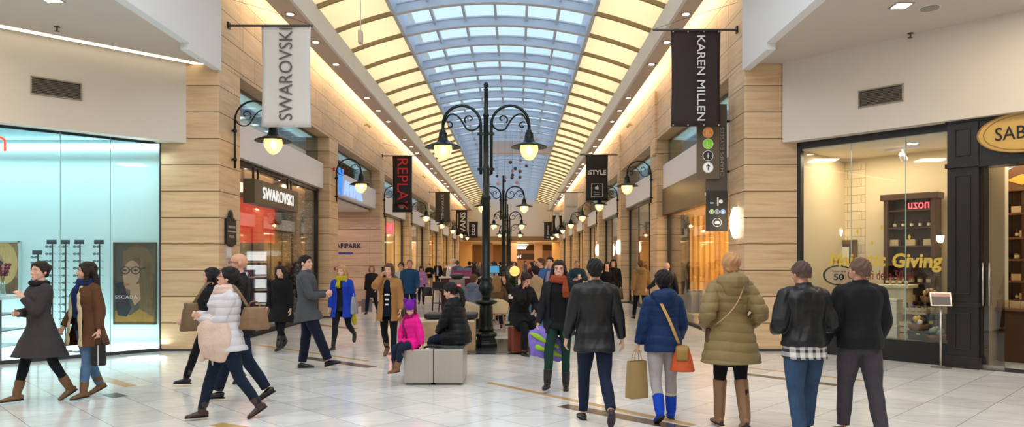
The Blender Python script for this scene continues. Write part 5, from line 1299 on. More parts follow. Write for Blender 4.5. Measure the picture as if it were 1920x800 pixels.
# ============================================================ BENCH CUBES, PLANTER BENCH
Yb = 9.9; x0 = at(757, Yb); cw = 0.405
cubes = None
top_steel = mat('brushed_steel_top', C(204, 206, 208), 0.22, metal=0.9, noise=0.06, nscale=3, stretch=(1, 60, 1))
lab = ['steel cube seat at the near left, the girl on it', 'steel cube seat at the near right of the four', 'steel cube seat at the far left behind the girl', 'steel cube seat at the far right under the woman in black']
for k in range(4):
    loc = (x0 + cw / 2 + (k % 2) * (cw + 0.006), Yb + cw / 2 + (k // 2) * (cw + 0.006), 0)
    if cubes is None:
        cubes = empty('cube_seat', loc, 0, lab[0], 'seat', 'steel cube seats')
        MB().box(-cw / 2, cw / 2, -cw / 2, cw / 2, 0.03, 0.487).build('cube_body', steel, cubes, bevel=0.006)
        MB().box(-cw / 2 + 0.006, cw / 2 - 0.006, -cw / 2 + 0.006, cw / 2 - 0.006, 0.487, 0.492).build('top_plate', top_steel, cubes)
        MB().box(-cw / 2 + 0.03, cw / 2 - 0.03, -cw / 2 + 0.012, cw / 2 - 0.012, 0, 0.03).build('plinth', mat('bronze_plinth', C(90, 78, 62), 0.5), cubes)
    else: dup(cubes, loc, label=lab[k], group='steel cube seats')
pb = MB(); Yp = 13.6
t = empty('planter_bench', (at(828, Yp) , Yp + 0.3, 0), 0, 'low pale planter bench with a black cushion behind the girl', 'bench')
MB().box(-0.62, 0.62, -0.28, 0.28, 0, 0.60).build('bench_body', mat('pale_board', C(206, 190, 166), 0.5), t, bevel=0.01)
MB().box(-0.33, 0.66, -0.30, 0.30, 0.62, 0.71).build('cushion', mat('black_cushion', C(26, 25, 26), 0.5), t, bevel=0.02)
MB().box(-0.62, 0.62, -0.285, -0.281, 0.02, 0.55).build('printed_front', mat('photo_print_tan', C(176, 140, 104), 0.5, noise=0.45, nscale=4), t)
MB().prism([(0.05, 0.05), (0.3, 0.1), (0.42, 0.3), (0.34, 0.5), (0.2, 0.52), (0.08, 0.4), (0.0, 0.25)], 'y', -0.29, -0.286).build('printed_animal', mat('golden_fur_print', C(206, 164, 100), 0.6, noise=0.35, nscale=12), t)
MB().prism([(0.28, 0.2), (0.44, 0.26), (0.42, 0.36), (0.30, 0.38)], 'y', -0.294, -0.29).build('printed_muzzle', mat('pale_fur_print', C(228, 206, 170), 0.6), t)
# ============================================================ PEOPLE
def smooth_mesh(mb, name, m, parent, voxel, it=3, disp=None, cut=None, M=None, scale=1.0, fac=0.6):
    """union of overlapping shapes as one continuous surface"""
    me = bpy.data.meshes.new('tmp'); me.from_pydata(mb.v, [], mb.f); me.update()
    ob = bpy.data.objects.new('tmp', me); col.objects.link(ob)
    r = ob.modifiers.new('r', 'REMESH'); r.mode = 'VOXEL'; r.voxel_size = voxel; r.adaptivity = 0.0
    if it:
        s = ob.modifiers.new('s', 'SMOOTH'); s.factor = fac; s.iterations = it
    dg = bpy.context.evaluated_depsgraph_get()
    m2 = bpy.data.meshes.new_from_object(ob.evaluated_get(dg))
    bpy.data.objects.remove(ob); bpy.data.meshes.remove(me)
    n = len(m2.vertices); co = np.empty(n * 3, 'f'); m2.vertices.foreach_get('co', co); co = co.reshape(-1, 3)
    if disp is not None:
        no = np.empty(n * 3, 'f'); m2.vertex_normals.foreach_get('vector', no); no = no.reshape(-1, 3)
        co = co + no * disp(co)[:, None]
    if cut is not None:
        nf = len(m2.polygons); fv = np.empty(nf * 4, 'i'); m2.loops.foreach_get('vertex_index', fv[:len(m2.loops)]) if len(m2.loops) <= nf * 4 else None
        fv = fv.reshape(-1, 4); cen = co[fv].mean(1); keep = ~cut(cen)
        faces = fv[keep]; used = np.unique(faces); rm = -np.ones(n, 'i'); rm[used] = np.arange(len(used))
        co = co[used]; faces = rm[faces]
        bpy.data.meshes.remove(m2); m2 = bpy.data.meshes.new(name); m2.from_pydata(co.tolist(), [], faces.tolist())
    if M is not None:
        A = np.array(M); co = co @ A[:3, :3].T + A[:3, 3]
    co = co * scale
    m2.vertices.foreach_set('co', np.ascontiguousarray(co, 'f').ravel())
    m2.name = name; m2.materials.clear()
    m2.materials.append(m); m2.update(); m2.shade_smooth()
    o = bpy.data.objects.new(name, m2); col.objects.link(o)
    if parent: o.parent = parent
    return o
_rs = np.random.RandomState(3)
_K = [(_rs.randn(3) * s, _rs.rand() * 6.28) for s in (9, 14, 22, 30, 16, 26)]
def folds(a, zs=0.6):
    def f(p):
        r = np.zeros(len(p), 'f')
        for i, (k, ph) in enumerate(_K):
            kk = k * np.array((1, 1, zs)); r += np.sin(p @ kk + ph + 1.2 * np.sin(p @ kk[[1, 2, 0]] * 0.5)) / (1 + 0.4 * i)
        return r * a * 0.4
    return f
def quilt(a, pitch, fa=0.003):
    g = folds(fa)
    return lambda p: a * (np.abs(np.sin(np.pi * (p[:, 2] + 0.012 * np.sin(p[:, 0] * 9)) / pitch)) ** 0.6 - 0.6) + g(p)
SKIN = mat('skin_light', C(222, 172, 146), 0.5, noise=0.06, nscale=20); SKIN2 = mat('skin_tan', C(204, 150, 120), 0.5, noise=0.06, nscale=20)
EYEM = mat('eye_dark', C(46, 34, 28), 0.2); EYEW = mat('eye_white', C(222, 214, 206), 0.3); LIP = mat('lip_rose', C(186, 96, 88), 0.45)
def hairm(name, r, g, b): return mat('hair_' + name, C(r, g, b), 0.62, noise=0.35, nscale=14, stretch=(10, 10, 0.8), bump=0.6, bscale=30, spec=0.3)
H_BLACK = hairm('black', 24, 20, 20); H_DK = hairm('dark_brown', 44, 30, 24); H_BR = hairm('brown', 92, 62, 42); H_BL = hairm('blonde', 188, 148, 96); H_GREY = hairm('grey', 130, 116, 108); H_SAND = hairm('sand', 150, 112, 72)
V = Vector
class Fig: pass
def person(px, footy, h, yaw, label, pose, top=None, trousers=None, shoes=None, hair=('short', H_DK), skin=SKIN, female=False, build=1.0, det=2, name='person',
           group=None, loc=None, head=(0, 0), lean=0, seat=None, child=False, cat='person', face=True, glasses=None, shirt=None, scarf=None, skirt=None):
    Y = fy(footy) if footy else 0
    L_ = loc or (at(px, Y), Y, 0)
    s = h / 1.72; vox = {3: 0.0075, 2: 0.010, 1: 0.016}[det]
    hs = 1.28 if child else (1.06 if female else 1.0)
    g = build
    lean_r = R(lean)
    def SP(p):
        p = V(p); k = min(1.0, max(0.0, (p.z - 0.92) / 0.30)); a = lean_r * (0.35 + 0.65 * k) if p.z > 0.9 else 0
        q = V((0, 0, 0.92)); d = p - q
        return q + V((d.x, d.y * math.cos(a) + d.z * math.sin(a), -d.y * math.sin(a) + d.z * math.cos(a)))
    sw = (0.165 if female else 0.185) * (0.85 + 0.15 * g)
    if child: sw = 0.15
    # ---- legs
    legs = {}
    for sd, key in ((-1, 'L'), (1, 'R')):
        q = pose.get(key, (0, 0, 2)); a, k, ab = R(q[0]), R(q[1]), R(q[2])
        fp = R(q[3]) if len(q) > 3 else None; ow = R(q[4]) if len(q) > 4 else R(6)
        hip = V((sd * 0.088, 0, 0.90)); d1 = V((sd * math.sin(ab), math.sin(a) * math.cos(ab), -math.cos(a) * math.cos(ab)))
        knee = hip + d1 * 0.42; d2 = V((sd * math.sin(ab) * 0.5, math.sin(a - k), -math.cos(a - k))).normalized(); ank = knee + d2 * 0.40
        if fp is None: fp = 0 if seat is not None or a - k > -0.1 else (a - k) * -0.9
        f = V((sd * math.sin(ow), math.cos(ow) * math.cos(fp), -math.sin(fp))).normalized(); up = V((0, math.sin(fp), math.cos(fp)))
        legs[key] = (hip, knee, ank, f, up)
    low = min(min((ank - f * 0.06 - up * 0.08).z, (ank + f * 0.17 - up * 0.08).z) for (_, _, ank, f, up) in legs.values())
    dz = -low if seat is None else seat / s - 0.80
    HH = pose.get('dz', 0)
    off = V((0, 0, dz + HH))
    # ---- arms
    arms = {}
    for sd, key in ((-1, 'AL'), (1, 'AR')):
        q = pose.get(key, (5, 8, 12, 0)); S = SP((sd * sw, -0.005, 1.385)); l1, l2 = 0.285, 0.25
        if q[0] == 'ik':
            T = SP(q[1]) if q[1][2] > 1.3 or lean else V(q[1]); hint = V(q[2]); d = T - S; D = min(d.length, (l1 + l2) * 0.995); d.normalize()
            c = (l1 * l1 + D * D - l2 * l2) / (2 * l1 * D); c = max(-1, min(1, c)); hp = (hint - d * hint.dot(d)).normalized()
            E = S + d * (l1 * c) + hp * (l1 * math.sqrt(1 - c * c)); W = S + d * D
        else:
            a, ab, e, tw = (R(v) for v in q[:4])
            u = V((sd * math.sin(ab), math.sin(a) * math.cos(ab), -math.cos(a) * math.cos(ab)))
            w = V((-sd * math.sin(tw), math.cos(tw), 0.0)); w = (w - u * w.dot(u)).normalized()
            E = S + u * l1; W = E + (u * math.cos(e) + w * math.sin(e)) * l2
        arms[key] = (S, E, W)
    # ---- head frame
    neck = SP((0, 0.0, 1.50)); hy, hp = R(head[0]), R(head[1])
    Hm = Matrix.Translation(neck) @ Matrix.Rotation(hy, 4, 'Z') @ Matrix.Rotation(-lean_r * 0.5 + hp, 4, 'X') @ Matrix.Scale(hs, 4)
    def HP(p): return Hm @ V(p)
    # ---- body
    B = MB()
    tors = [(.83, .10, .085, 0), (.88, .150, .105, -.005), (.95, .162, .11, -.01), (1.02, .148, .10, 0), (1.10, .138, .094, .005), (1.20, .148, .10, .008), (1.30, .160, .108, .006), (1.38, .155, .098, -.004), (1.43, .12, .08, -.01), (1.47, .065, .06, -.008), (1.52, .054, .056, 0), (1.56, .052, .055, .010)]
    if female: tors = [(z, rx * {1.10: .92, 1.20: .92, 1.30: .92, 1.38: .90, 1.02: .98}.get(z, 1.0) + (0.006 if z < 1 else 0), ry + (0.012 if z == 1.30 else 0), yo + (0.012 if z == 1.30 else 0)) for z, rx, ry, yo in tors]
    tors = [(z, rx * g, ry * g, yo) if z < 1.45 else (z, rx, ry, yo) for z, rx, ry, yo in tors]
    thin = 0.012
    B.loft([SP((0, yo, z)) for z, rx, ry, yo in tors], [(rx - (thin if z < 1.42 else 0), ry - (thin if z < 1.42 else 0)) for z, rx, ry, yo in tors], 18, (1, 0, 0), 2)
    for key, (S, E, W) in arms.items():
        B.loft([S, S.lerp(E, .5), E, E.lerp(W, .35), W], [.05, .043, .038, .036, (.024)], 10, (0, 1, .1), 2)
        B.ell(S, (.05, .05, .05), 10, 7)
        sd = -1 if key == 'AL' else 1
        hand(B, W, (W - E).normalized(), sd, pose.get('grip' + key[1], 0.35), pose.get('palm' + key[1]), det, 0.85 if child else (0.92 if female else 1))
    for key, (hip, knee, ank, f, up) in legs.items():
        B.loft([hip, hip.lerp(knee, .5), knee, knee.lerp(ank, .35), ank], [.078, .066, .05, .048, .036], 12, (1, 0, 0), 2)
        B.loft([ank - f * .045 - up * .04, ank + f * .05 - up * .045, ank + f * .15 - up * .06], [(.028, .03), (.036, .026), (.03, .014)], 10, (1, 0, 0), 2)
    hd = MB()
    hd.ell((0, -.008, .130), (.076, .096, .090), 18, 12); hd.ell((0, .022, .082), (.062, .072, .080), 16, 10); hd.ell((0, .046, .034), (.040, .044, .030), 12, 8)
    hd.loft([(0, .088, .122), (0, .102, .098), (0, .108, .082)], [.008, .011, .014], 8, (1, 0, 0), 2)
    for q in (-1, 1):
        hd.ell((q * .077, -.004, .098), (.010, .019, .031), 8, 6); hd.ell((q * .034, .068, .084), (.024, .022, .022), 8, 6); hd.ell((q * .03, .078, .130), (.024, .014, .008), 8, 6); hd.ell((q * .012, .100, .082), (.008, .009, .007), 6, 5)
    hd.ell((0, .090, .046), (.023, .012, .006), 8, 5); hd.ell((0, .088, .036), (.020, .012, .006), 8, 5); hd.ell((0, .078, .014), (.018, .018, .014), 8, 6)
    B.add([HP(p) for p in hd.v], hd.f)
    obj_ = smooth_mesh(B, name, skin, None, vox * 0.8 if det > 1 else vox, 2, M=Matrix.Translation(off), scale=s, fac=0.5)
    obj_.location = L_; obj_.rotation_euler = (0, 0, R(yaw)); tag(obj_, label, cat, group)
    root = obj_
    OM = Matrix.Translation(off)
    fig = Fig(); fig.root = root; fig.s = s
    bpy.context.view_layer.update()
    fig.pt = lambda p: root.matrix_world @ ((V(p) + off) * s)
    fig.hand = {k[1]: fig.pt(W + (W - E).normalized() * 0.075) for k, (S, E, W) in arms.items()}
    fig.SP, fig.HP, fig.legs, fig.arms, fig.off = SP, HP, legs, arms, off
    def part(mb, nm, m, it=3, disp=None, cut=None, v=vox, M=None): return smooth_mesh(mb, nm, m, root, v, it, disp, cut, (OM @ M) if M is not None else OM, s)
    fig.part = part
    # ---- face details
    if face and det > 1:
        for q in (-1, 1):
            e = MB().ell((q * .031, .083, .112), (.013, .008, .0055), 8, 6); e.v = [tuple((HP(p) + off) * s) for p in e.v]; eo = e.build('eye', EYEW, root, True)
            e = MB().ell((q * .031, .0885, .112), (.0062, .005, .0056), 8, 6); e.v = [tuple((HP(p) + off) * s) for p in e.v]; e.build('iris', EYEM, eo, True)
            e = MB().loft([(q * .014, .092, .131), (q * .032, .090, .137), (q * .050, .076, .131)], [(.003, .004)] * 3, 6, (0, 0, 1), 2); e.v = [tuple((HP(p) + off) * s) for p in e.v]; e.build('eyebrow', hair[1] if hair[1] is not None else H_DK, root, True)
        e = MB().ell((0, .0975, .042), (.021, .008, .0075), 10, 6); e.v = [tuple((HP(p) + off) * s) for p in e.v]; e.build('lips', LIP if female else skin, root, True)
    if glasses:
        e = MB()
        for q in (-1, 1):
            e.tube([(q * .034 + .024 * math.cos(k * .524), .103, .112 + .018 * math.sin(k * .524)) for k in range(13)], .0019, 5); e.tube([(q * .058, .10, .116), (q * .078, .06, .116), (q * .08, -.01, .11)], .0025, 5)
        e.tube([(-.01, .104, .114), (.01, .104, .114)], .0025, 5); e.v = [tuple((HP(p) + off) * s) for p in e.v]; e.build('eyeglasses', glasses, root, True)
    # ---- hair
    hk, hm = hair[0], hair[1]
    if hk and hk != 'bald':
        a = MB(); lift = {'buzz': 0.0, 'short': .005}.get(hk, .008)
        if hk == 'buzz':
            a.ell((0, -.010, .133), (.085, .105, .098), 18, 12); a.ell((0, -.05, .075), (.066, .052, .055), 14, 8)
        else:
            a.ell((0, -.014, .137), (.079 + lift, .098 + lift, .090 + lift), 18, 12); a.ell((0, .032, .184), (.062, .055, .034), 12, 8); a.ell((0, -.05, .075), (.066, .052, .055), 14, 8)
        if hk == 'puffy': a.ell((0, -.03, .15), (.10, .105, .10), 16, 10)
        if hk in ('long', 'wavy'):
            w = 1.0 if hk == 'long' else 1.18
            a.loft([(0, -.055, .14), (0, -.085, .02), (0, -.105, -.10), (0, -.095, -.20), (0, -.09, -.25)], [(.085 * w, .045), (.088 * w, .042), (.09 * w, .04), (.075 * w, .028), (.03, .012)], 14, (1, 0, 0), 2)
            for q in (-1, 1): a.loft([(q * .064, .01, .16), (q * .086, .0, .07), (q * .088 * w, .01, -.04), (q * .082 * w, .045, -.14), (q * .07, .06, -.22)], [(.026, .032), (.024, .036), (.026, .036), (.026, .03), (.008, .01)], 10, (1, 0, 0), 2)
        if hk == 'bob':
            a.loft([(0, -.045, .15), (0, -.06, .06), (0, -.055, -.02)], [(.088, .06), (.092, .058), (.07, .035)], 14, (1, 0, 0), 2)
            for q in (-1, 1): a.loft([(q * .062, .015, .16), (q * .084, .01, .08), (q * .078, .02, .0)], [(.024, .034), (.022, .04), (.012, .024)], 10, (1, 0, 0), 2)
        if hk == 'pony': a.ell((0, -.105, .12), (.035, .03, .035)); a.loft([(0, -.11, .13), (0, -.15, .06), (0, -.14, -.08), (0, -.12, -.17)], [.025, .036, .034, .012], 10, (1, 0, 0), 2)
        if hk == 'bun': a.ell((0, -.105, .15), (.045, .04, .045)); 
        if hk in ('bun', 'short', 'buzz', 'pony', 'puffy'):
            dz_ = {'puffy': -.02, 'buzz': .012}.get(hk, 0.0)
            cut = lambda p: (p[:, 2] < dz_ + np.interp(p[:, 1], [-.1, -.06, -.02, .02, .045, .07, .09], [.030, .040, .062, .088, .118, .160, .185])) & ~((p[:, 1] < -.09) & (hk == 'pony'))
        else:
            cut = lambda p: (p[:, 1] > .03) & (p[:, 2] < .165) & (p[:, 2] > .0) & (np.abs(p[:, 0]) < .058)
        st = lambda p: 0.0035 * np.sin(p[:, 0] * 150 + 14 * np.sin(p[:, 2] * 14)) + 0.003 * np.sin(p[:, 0] * 60 + p[:, 1] * 70)
        smooth_mesh(a, 'hair', hm, root, 0.006 if det > 1 else .011, 2, st, cut, OM @ Hm, s)
    # ---- trousers
    def legpart(nm, m, fit, calf, z_end=None, disp=None, upto=1.0):
        t = MB()
        hs_ = [(.80, .11, .09, 0), (.86, .152, .108, -.004), (.93, .162 + .006 * female, .114, -.008), (1.0, .15, .103, 0), (1.03, .145, .10, 0)]
        t.loft([SP((0, yo, z)) for z, rx, ry, yo in hs_], [(rx * g + fit * .6, ry * g + fit * .6) for z, rx, ry, yo in hs_], 18, (1, 0, 0), 2)
        for key, (hip, knee, ank, f, up) in legs.items():
            P = [hip + V((0, 0, .03)), hip.lerp(knee, .45), knee, knee.lerp(ank, .35), ank + up * 0.01]
            Q = [.092 * g + fit * .7, .076 * g + fit, .055 + fit, .053 + fit, .040 + calf]
            t.loft(P, Q, 14, (1, 0, 0), 3)
        return part(t, nm, m, 2, disp or folds(.006, .9))
    if trousers: legpart('trousers', trousers[0], trousers[1], trousers[2])
    # ---- shoes and boots
    if shoes:
        sm, bh, heel = shoes[0], shoes[1], shoes[2]
        for key, (hip, knee, ank, f, up) in legs.items():
            b = MB(); b.loft([ank - f * .065 - up * .048, ank - f * .02 - up * .040, ank + f * .06 - up * .050, ank + f * .13 - up * .060, ank + f * .175 - up * .066], [(.026, .028), (.036, .042), (.040, .034), (.044, .024), (.026, .014)], 12, (1, 0, 0), 3)
            if bh > 0.02:
                k = ank.lerp(knee, min(1, bh / .40)); b.loft([ank - up * .05, ank + up * .02, ank.lerp(knee, min(1, bh / .8)), k], [.042, .045 + shoes[3] if len(shoes) > 3 else .045, .050 + (shoes[3] if len(shoes) > 3 else 0), .054 + (shoes[3] if len(shoes) > 3 else 0) + (.006 if bh > .25 else 0)], 12, (1, 0, 0), 2)
            sh = part(b, 'boot' if bh > .02 else 'shoe', sm, 2, folds(.003), v=.007 if det > 1 else .012)
            c = MB(); c.loft([ank - f * .070 - up * .078, ank + f * .06 - up * .080, ank + f * .178 - up * .080], [(.030, .010), (.042, .008), (.028, .008)], 10, (1, 0, 0), 2)
            if heel: c.loft([ank - f * .045 - up * .045, ank - f * .048 - up * .085], [(.028, .028), (.022, .022)], 8, (1, 0, 0))
            c.v = [tuple((V(p) + off) * s) for p in c.v]; c.build('sole', mat('shoe_sole', C(34, 28, 24), 0.6), sh, True)
    if skirt:
        t = MB(); P = [(1.0, .15, .10), (.92, .165, .115), (.80, .17, .125), (skirt[1], .16, .13)]
        t.loft([V((0, 0, z)) for z, _, _ in P], [(a_, b_) for _, a_, b_ in P], 16, (1, 0, 0), 2); part(t, 'skirt', skirt[0], 2, folds(.005))
    # ---- upper garments: dict(m, hem, t, st, flare, open, disp, collar, name, cuff)
    def torso_garment(d):
        th = d.get('t', .02); hem = d.get('hem', .86); st_ = d.get('st', th); fl = d.get('flare', .0)
        b = MB(); secs = [q for q in tors if 0.94 < q[0] < 1.45]; cz = 1.47 if d.get('collar', 0) < .04 else 1.50
        P, Q = [], []
        if hem < .94:
            base = tors[2]; n = 4 if seat is None else 1
            for i in range(n):
                z = hem + (.94 - hem) * i / n; k = .95 - z
                sy = max([abs((kn - hi).normalized().y / max(.2, -(kn - hi).normalized().z)) * max(0, .90 - z) for (hi, kn, *_r) in legs.values()] + [0]) if seat is None else 0
                my = sum(((kn - hi).normalized().y / max(.2, -(kn - hi).normalized().z)) * max(0, .90 - z) for (hi, kn, *_r) in legs.values()) / 2 if seat is None else 0
                P.append(V((0, base[3] + my * .8, z))); Q.append((base[1] + th + fl * k, base[2] + th + fl * .7 * k + max(0, sy - abs(my)) * .8 + (.012 if sy > .02 else 0)))
        for z, rx, ry, yo in secs:
            wv = d.get('waist', 0) if 1.05 < z < 1.15 else 0
            P.append(SP((0, yo, z))); Q.append((rx + th - wv, ry + th - wv))
        P.append(SP((0, -.008, 1.455))); Q.append((.085 + th * .5, .07 + th * .5)); P.append(SP((0, -.004, cz - .005))); Q.append((.060 + th * .35, .062 + th * .35))
        b.loft(P, Q, 20, (1, 0, 0), 2)
        b.loft([SP((-sw * .97, -.008, 1.383)), SP((-sw * .5, -.010, 1.408)), SP((0, -.012, 1.425)), SP((sw * .5, -.010, 1.408)), SP((sw * .97, -.008, 1.383))], [.046 + st_ * .7, .058 + st_ * .7, .062 + st_ * .5, .058 + st_ * .7, .046 + st_ * .7], 12, (0, 1, 0), 3)
        for key, (S, E, W) in arms.items():
            sl = d.get('sleeve', 1.0)
            if sl <= 0: continue
            b.ell(S, (.047 + st_ * .75,) * 3, 12, 8)
            En = E.lerp(W, .93 * sl if sl > .5 else 0.05); cuff = d.get('cuff', .012)
            if sl > .5: b.loft([S, S.lerp(E, .5), E, E.lerp(W, .4), En], [.047 + st_ * .75, .047 + st_ * .95, .044 + st_, .040 + st_ * .9, .029 + cuff + st_ * .35], 12, (0, 1, .1), 3)
            else: b.loft([S, S.lerp(E, .5), S.lerp(E, .8)], [.047 + st_, .049 + st_, .047 + st_], 12, (0, 1, .1), 3)
        ch = d.get('collar', 0)
        if ch: b.loft([SP((0, -.006, 1.455)), SP((0, -.004, 1.455 + ch))], [(.074, .074), (.070 + ch * .15, .074 + ch * .15)], 16, (1, 0, 0), 2)
        if seat is not None and d.get('lap', 0):
            for key, (hip, knee, ank, f, up) in legs.items():
                b.loft([hip + V((0, -.02, .0)), hip.lerp(knee, d['lap'] * .6), hip.lerp(knee, d['lap'])], [(.10 + th, .10 + th), (.095 + th, .088 + th), (.09 + th, .08 + th)], 14, (1, 0, 0), 2)
            b.ell((0, .0, .86), (.17 + th, .13 + th, .09)); b.ell((0, .12, .90), (.12, .14, .07))
        cut = None; ow = d.get('open')
        if ow:
            def cut(p, ow=ow):
                w = np.interp(p[:, 2], ow[0], ow[1]); return (np.abs(p[:, 0] - np.interp(p[:, 2], ow[0], ow[2] if len(ow) > 2 else [0] * len(ow[0]))) < w) & (p[:, 1] > .02) & (p[:, 2] < ow[0][-1]) & (np.abs(p[:, 0]) < .13)
        o = part(b, d.get('name', 'coat'), d['m'], d.get('it', 3), d.get('disp') or folds(.007, .5), cut)
        if d.get('hood'):
            hb = MB(); k = d['hood']; hb.loft([SP((-.10, .02, 1.45)), SP((-.085, -.07, 1.455)), SP((0, -.115, 1.45)), SP((.085, -.07, 1.455)), SP((.10, .02, 1.45))], [.030 * k, .05 * k, .068 * k, .05 * k, .030 * k], 12, (0, 0, 1), 3)
            if d.get('hoodm') is None: hb.ell(SP((0, -.12, 1.41)), (.085 * k, .045 * k, .085 * k))
            part(hb, 'hood', d.get('hoodm') or d['m'], 2, d.get('hooddisp') or folds(.006))
        if d.get('belt'):
            bb = MB(); z = d['belt'][1]; rx, ry = np.interp(z, [q[0] for q in tors], [q[1] for q in tors]), np.interp(z, [q[0] for q in tors], [q[2] for q in tors])
            bb.loft([SP((0, 0, z - .02)), SP((0, 0, z + .02))], [(rx + th + .004, ry + th + .006)] * 2, 20, (1, 0, 0)); part(bb, 'waistband', d['belt'][0], 1)
        if d.get('buttons'):
            for zb in d['buttons'][1]:
                rx, ry = np.interp(zb, [q[0] for q in tors], [q[1] for q in tors]), np.interp(zb, [q[0] for q in tors], [q[2] for q in tors])
                q_ = SP((d['buttons'][2] if len(d['buttons']) > 2 else .0, ry + th + .008, zb)); e = MB().ell(q_, (.011, .005, .011), 8, 5); e.v = [tuple((V(p) + off) * s) for p in e.v]; e.build('button', d['buttons'][0], o, True)
        return o
    for d in (top or []): fig.top = torso_garment(d)
    if scarf:
        k = scarf.get('r', .036); b = MB(); n = 16
        for lv, (rr, zz) in enumerate(((.090, 1.462), (.080, 1.494))[:scarf.get('turns', 2)]):
            b.loft([SP((rr * math.cos(2 * math.pi * i / n), rr * 1.02 * math.sin(2 * math.pi * i / n) + .008, zz + .012 * math.sin(4 * math.pi * i / n + lv))) for i in range(n + 1)], [k] * (n + 1), 10, (0, 0, 1))
        for (xx, zl, ww) in scarf.get('ends', ()):
            b.loft([SP((xx, .10, 1.46)), SP((xx, .145 + (.015 if female else 0), 1.34)), SP((xx * 1.1, .145, (1.34 + zl) / 2)), SP((xx * 1.1, .14, zl))], [(.03, .03), (ww, .018), (ww * 1.1, .016), (ww * 1.1, .012)], 12, (1, 0, 0), 3)
        part(b, 'scarf', scarf['m'], 1, folds(.010, .8), v=min(vox, .010))
    return fig
def hand(B, W, d, sd, curl, palm, det, k=1.0):
    """palm, four unequal bent fingers and a thumb leaving the palm's side"""
    n = V(palm) if palm is not None else V((-sd, 0.15, 0.1)); n = (n - d * n.dot(d))
    if n.length < .1: n = V((0, 1, 0)) - d * d.y
    n.normalize(); b = d.cross(n) * (1 if (d.cross(n)).y + 0.01 * (d.cross(n)).z > 0 else -1); b.normalize()
    B.loft([W - d * .02, W + d * .02, W + d * .055, W + d * .092], [(.022 * k, .02 * k), (.032 * k, .016 * k), (.038 * k, .015 * k), (.036 * k, .012 * k)], 12, b, 2)
    if det < 2: 
        B.loft([W + d * .085, W + d * .12 + n * .02 * curl, W + d * (.165 - .05 * curl) + n * .05 * curl], [(.034, .012), (.032, .011), (.026, .009)], 8, b, 2); B.tube([W + d * .03 + b * .025, W + d * .075 + b * .045 + n * .01], .010, 6); return
    for i, (o_, ln) in enumerate(((.029, .068), (.010, .078), (-.010, .073), (-.028, .058))):
        p = W + d * .085 + b * (o_ * k); a = 0.15; P = [p - d * .01]; seg = ln * k / 3
        dirn = d
        for j in range(3):
            a += curl * (0.75 + .12 * i * curl); dd = d * math.cos(a) + n * math.sin(a) + b * o_ * .9 * (1 - curl); P.append(P[-1] + dd.normalized() * (seg + (.01 if j == 0 else 0)))
        B.loft(P, [.0095 * k, .0095 * k, .0088 * k, .0078 * k], 7, b, 2)
    p = W + d * .025 + b * .024 * k; t1 = (d * .55 + b * .75 + n * .35).normalized(); t2 = (d * .85 + b * .25 + n * (.35 + .5 * curl)).normalized()
    B.loft([p, p + t1 * .035 * k, p + t1 * .035 * k + t2 * .030 * k, p + t1 * .035 * k + t2 * .055 * k], [.014 * k, .012 * k, .011 * k, .009 * k], 8, b, 2)

# ---- bags
def bag(loc, rz, w, h, d, m, label, handle=None, taper=.75, kind='handbag', strap=None, strapm=None, cat='bag', flap=None, hh=.12):
    t = empty(kind, loc, R(rz), label, cat)       # loc = top centre of the bag body
    b = MB(); b.loft([(0, 0, -h), (0, 0, -h * .93), (0, 0, -h * .5), (0, 0, -h * .08), (0, 0, 0)], [(w / 2 * .92, d / 2 * .9), (w / 2, d / 2), (w / 2 * (1 + taper) / 2, d / 2 * .85), (w / 2 * taper, d / 2 * .5), (w / 2 * taper * .96, d / 2 * .3)], 20, (1, 0, 0), 2)
    # squarer section
    b.v = [((abs(x) / (w / 2)) ** .93 * (w / 2) * (1 if x > 0 else -1) if x else 0, y, z) for x, y, z in b.v]
    smooth_mesh(b, 'bag_body', m, t, .008, 2, folds(.005, 1.0))
    if hh: 
        for yy in (-d * .12, d * .12): MB().tube([(-w * taper * .25, yy, -.02), (-w * taper * .2, yy * .5, hh * .7), (0, 0, hh), (w * taper * .2, yy * .5, hh * .7), (w * taper * .25, yy, -.02)], .007, 7, 3).build('handle', strapm or m, t, True)
    if strap:                                     # world points of a shoulder strap
        inv = (Matrix.Translation(loc) @ Matrix.Rotation(R(rz), 4, 'Z')).inverted()
        MB().loft([inv @ V(p) for p in strap], [(.016, .004)] * len(strap), 8, inv.to_3x3() @ V((0, 0, 1)) if False else (1, .1, 0), 3).build('shoulder_strap', strapm or m, t, True)
    if flap: MB().loft([(0, -d * .40, -h * .55), (0, -d * .42, -h * .3), (0, -d * .3, -.01), (0, 0, .008)], [(w * taper * .40, .008), (w * taper * .44, .008), (w * taper * .46, .01), (w * taper * .46, .012)], 14, (1, 0, 0), 2).build('flap', flap, t, True)
    return t
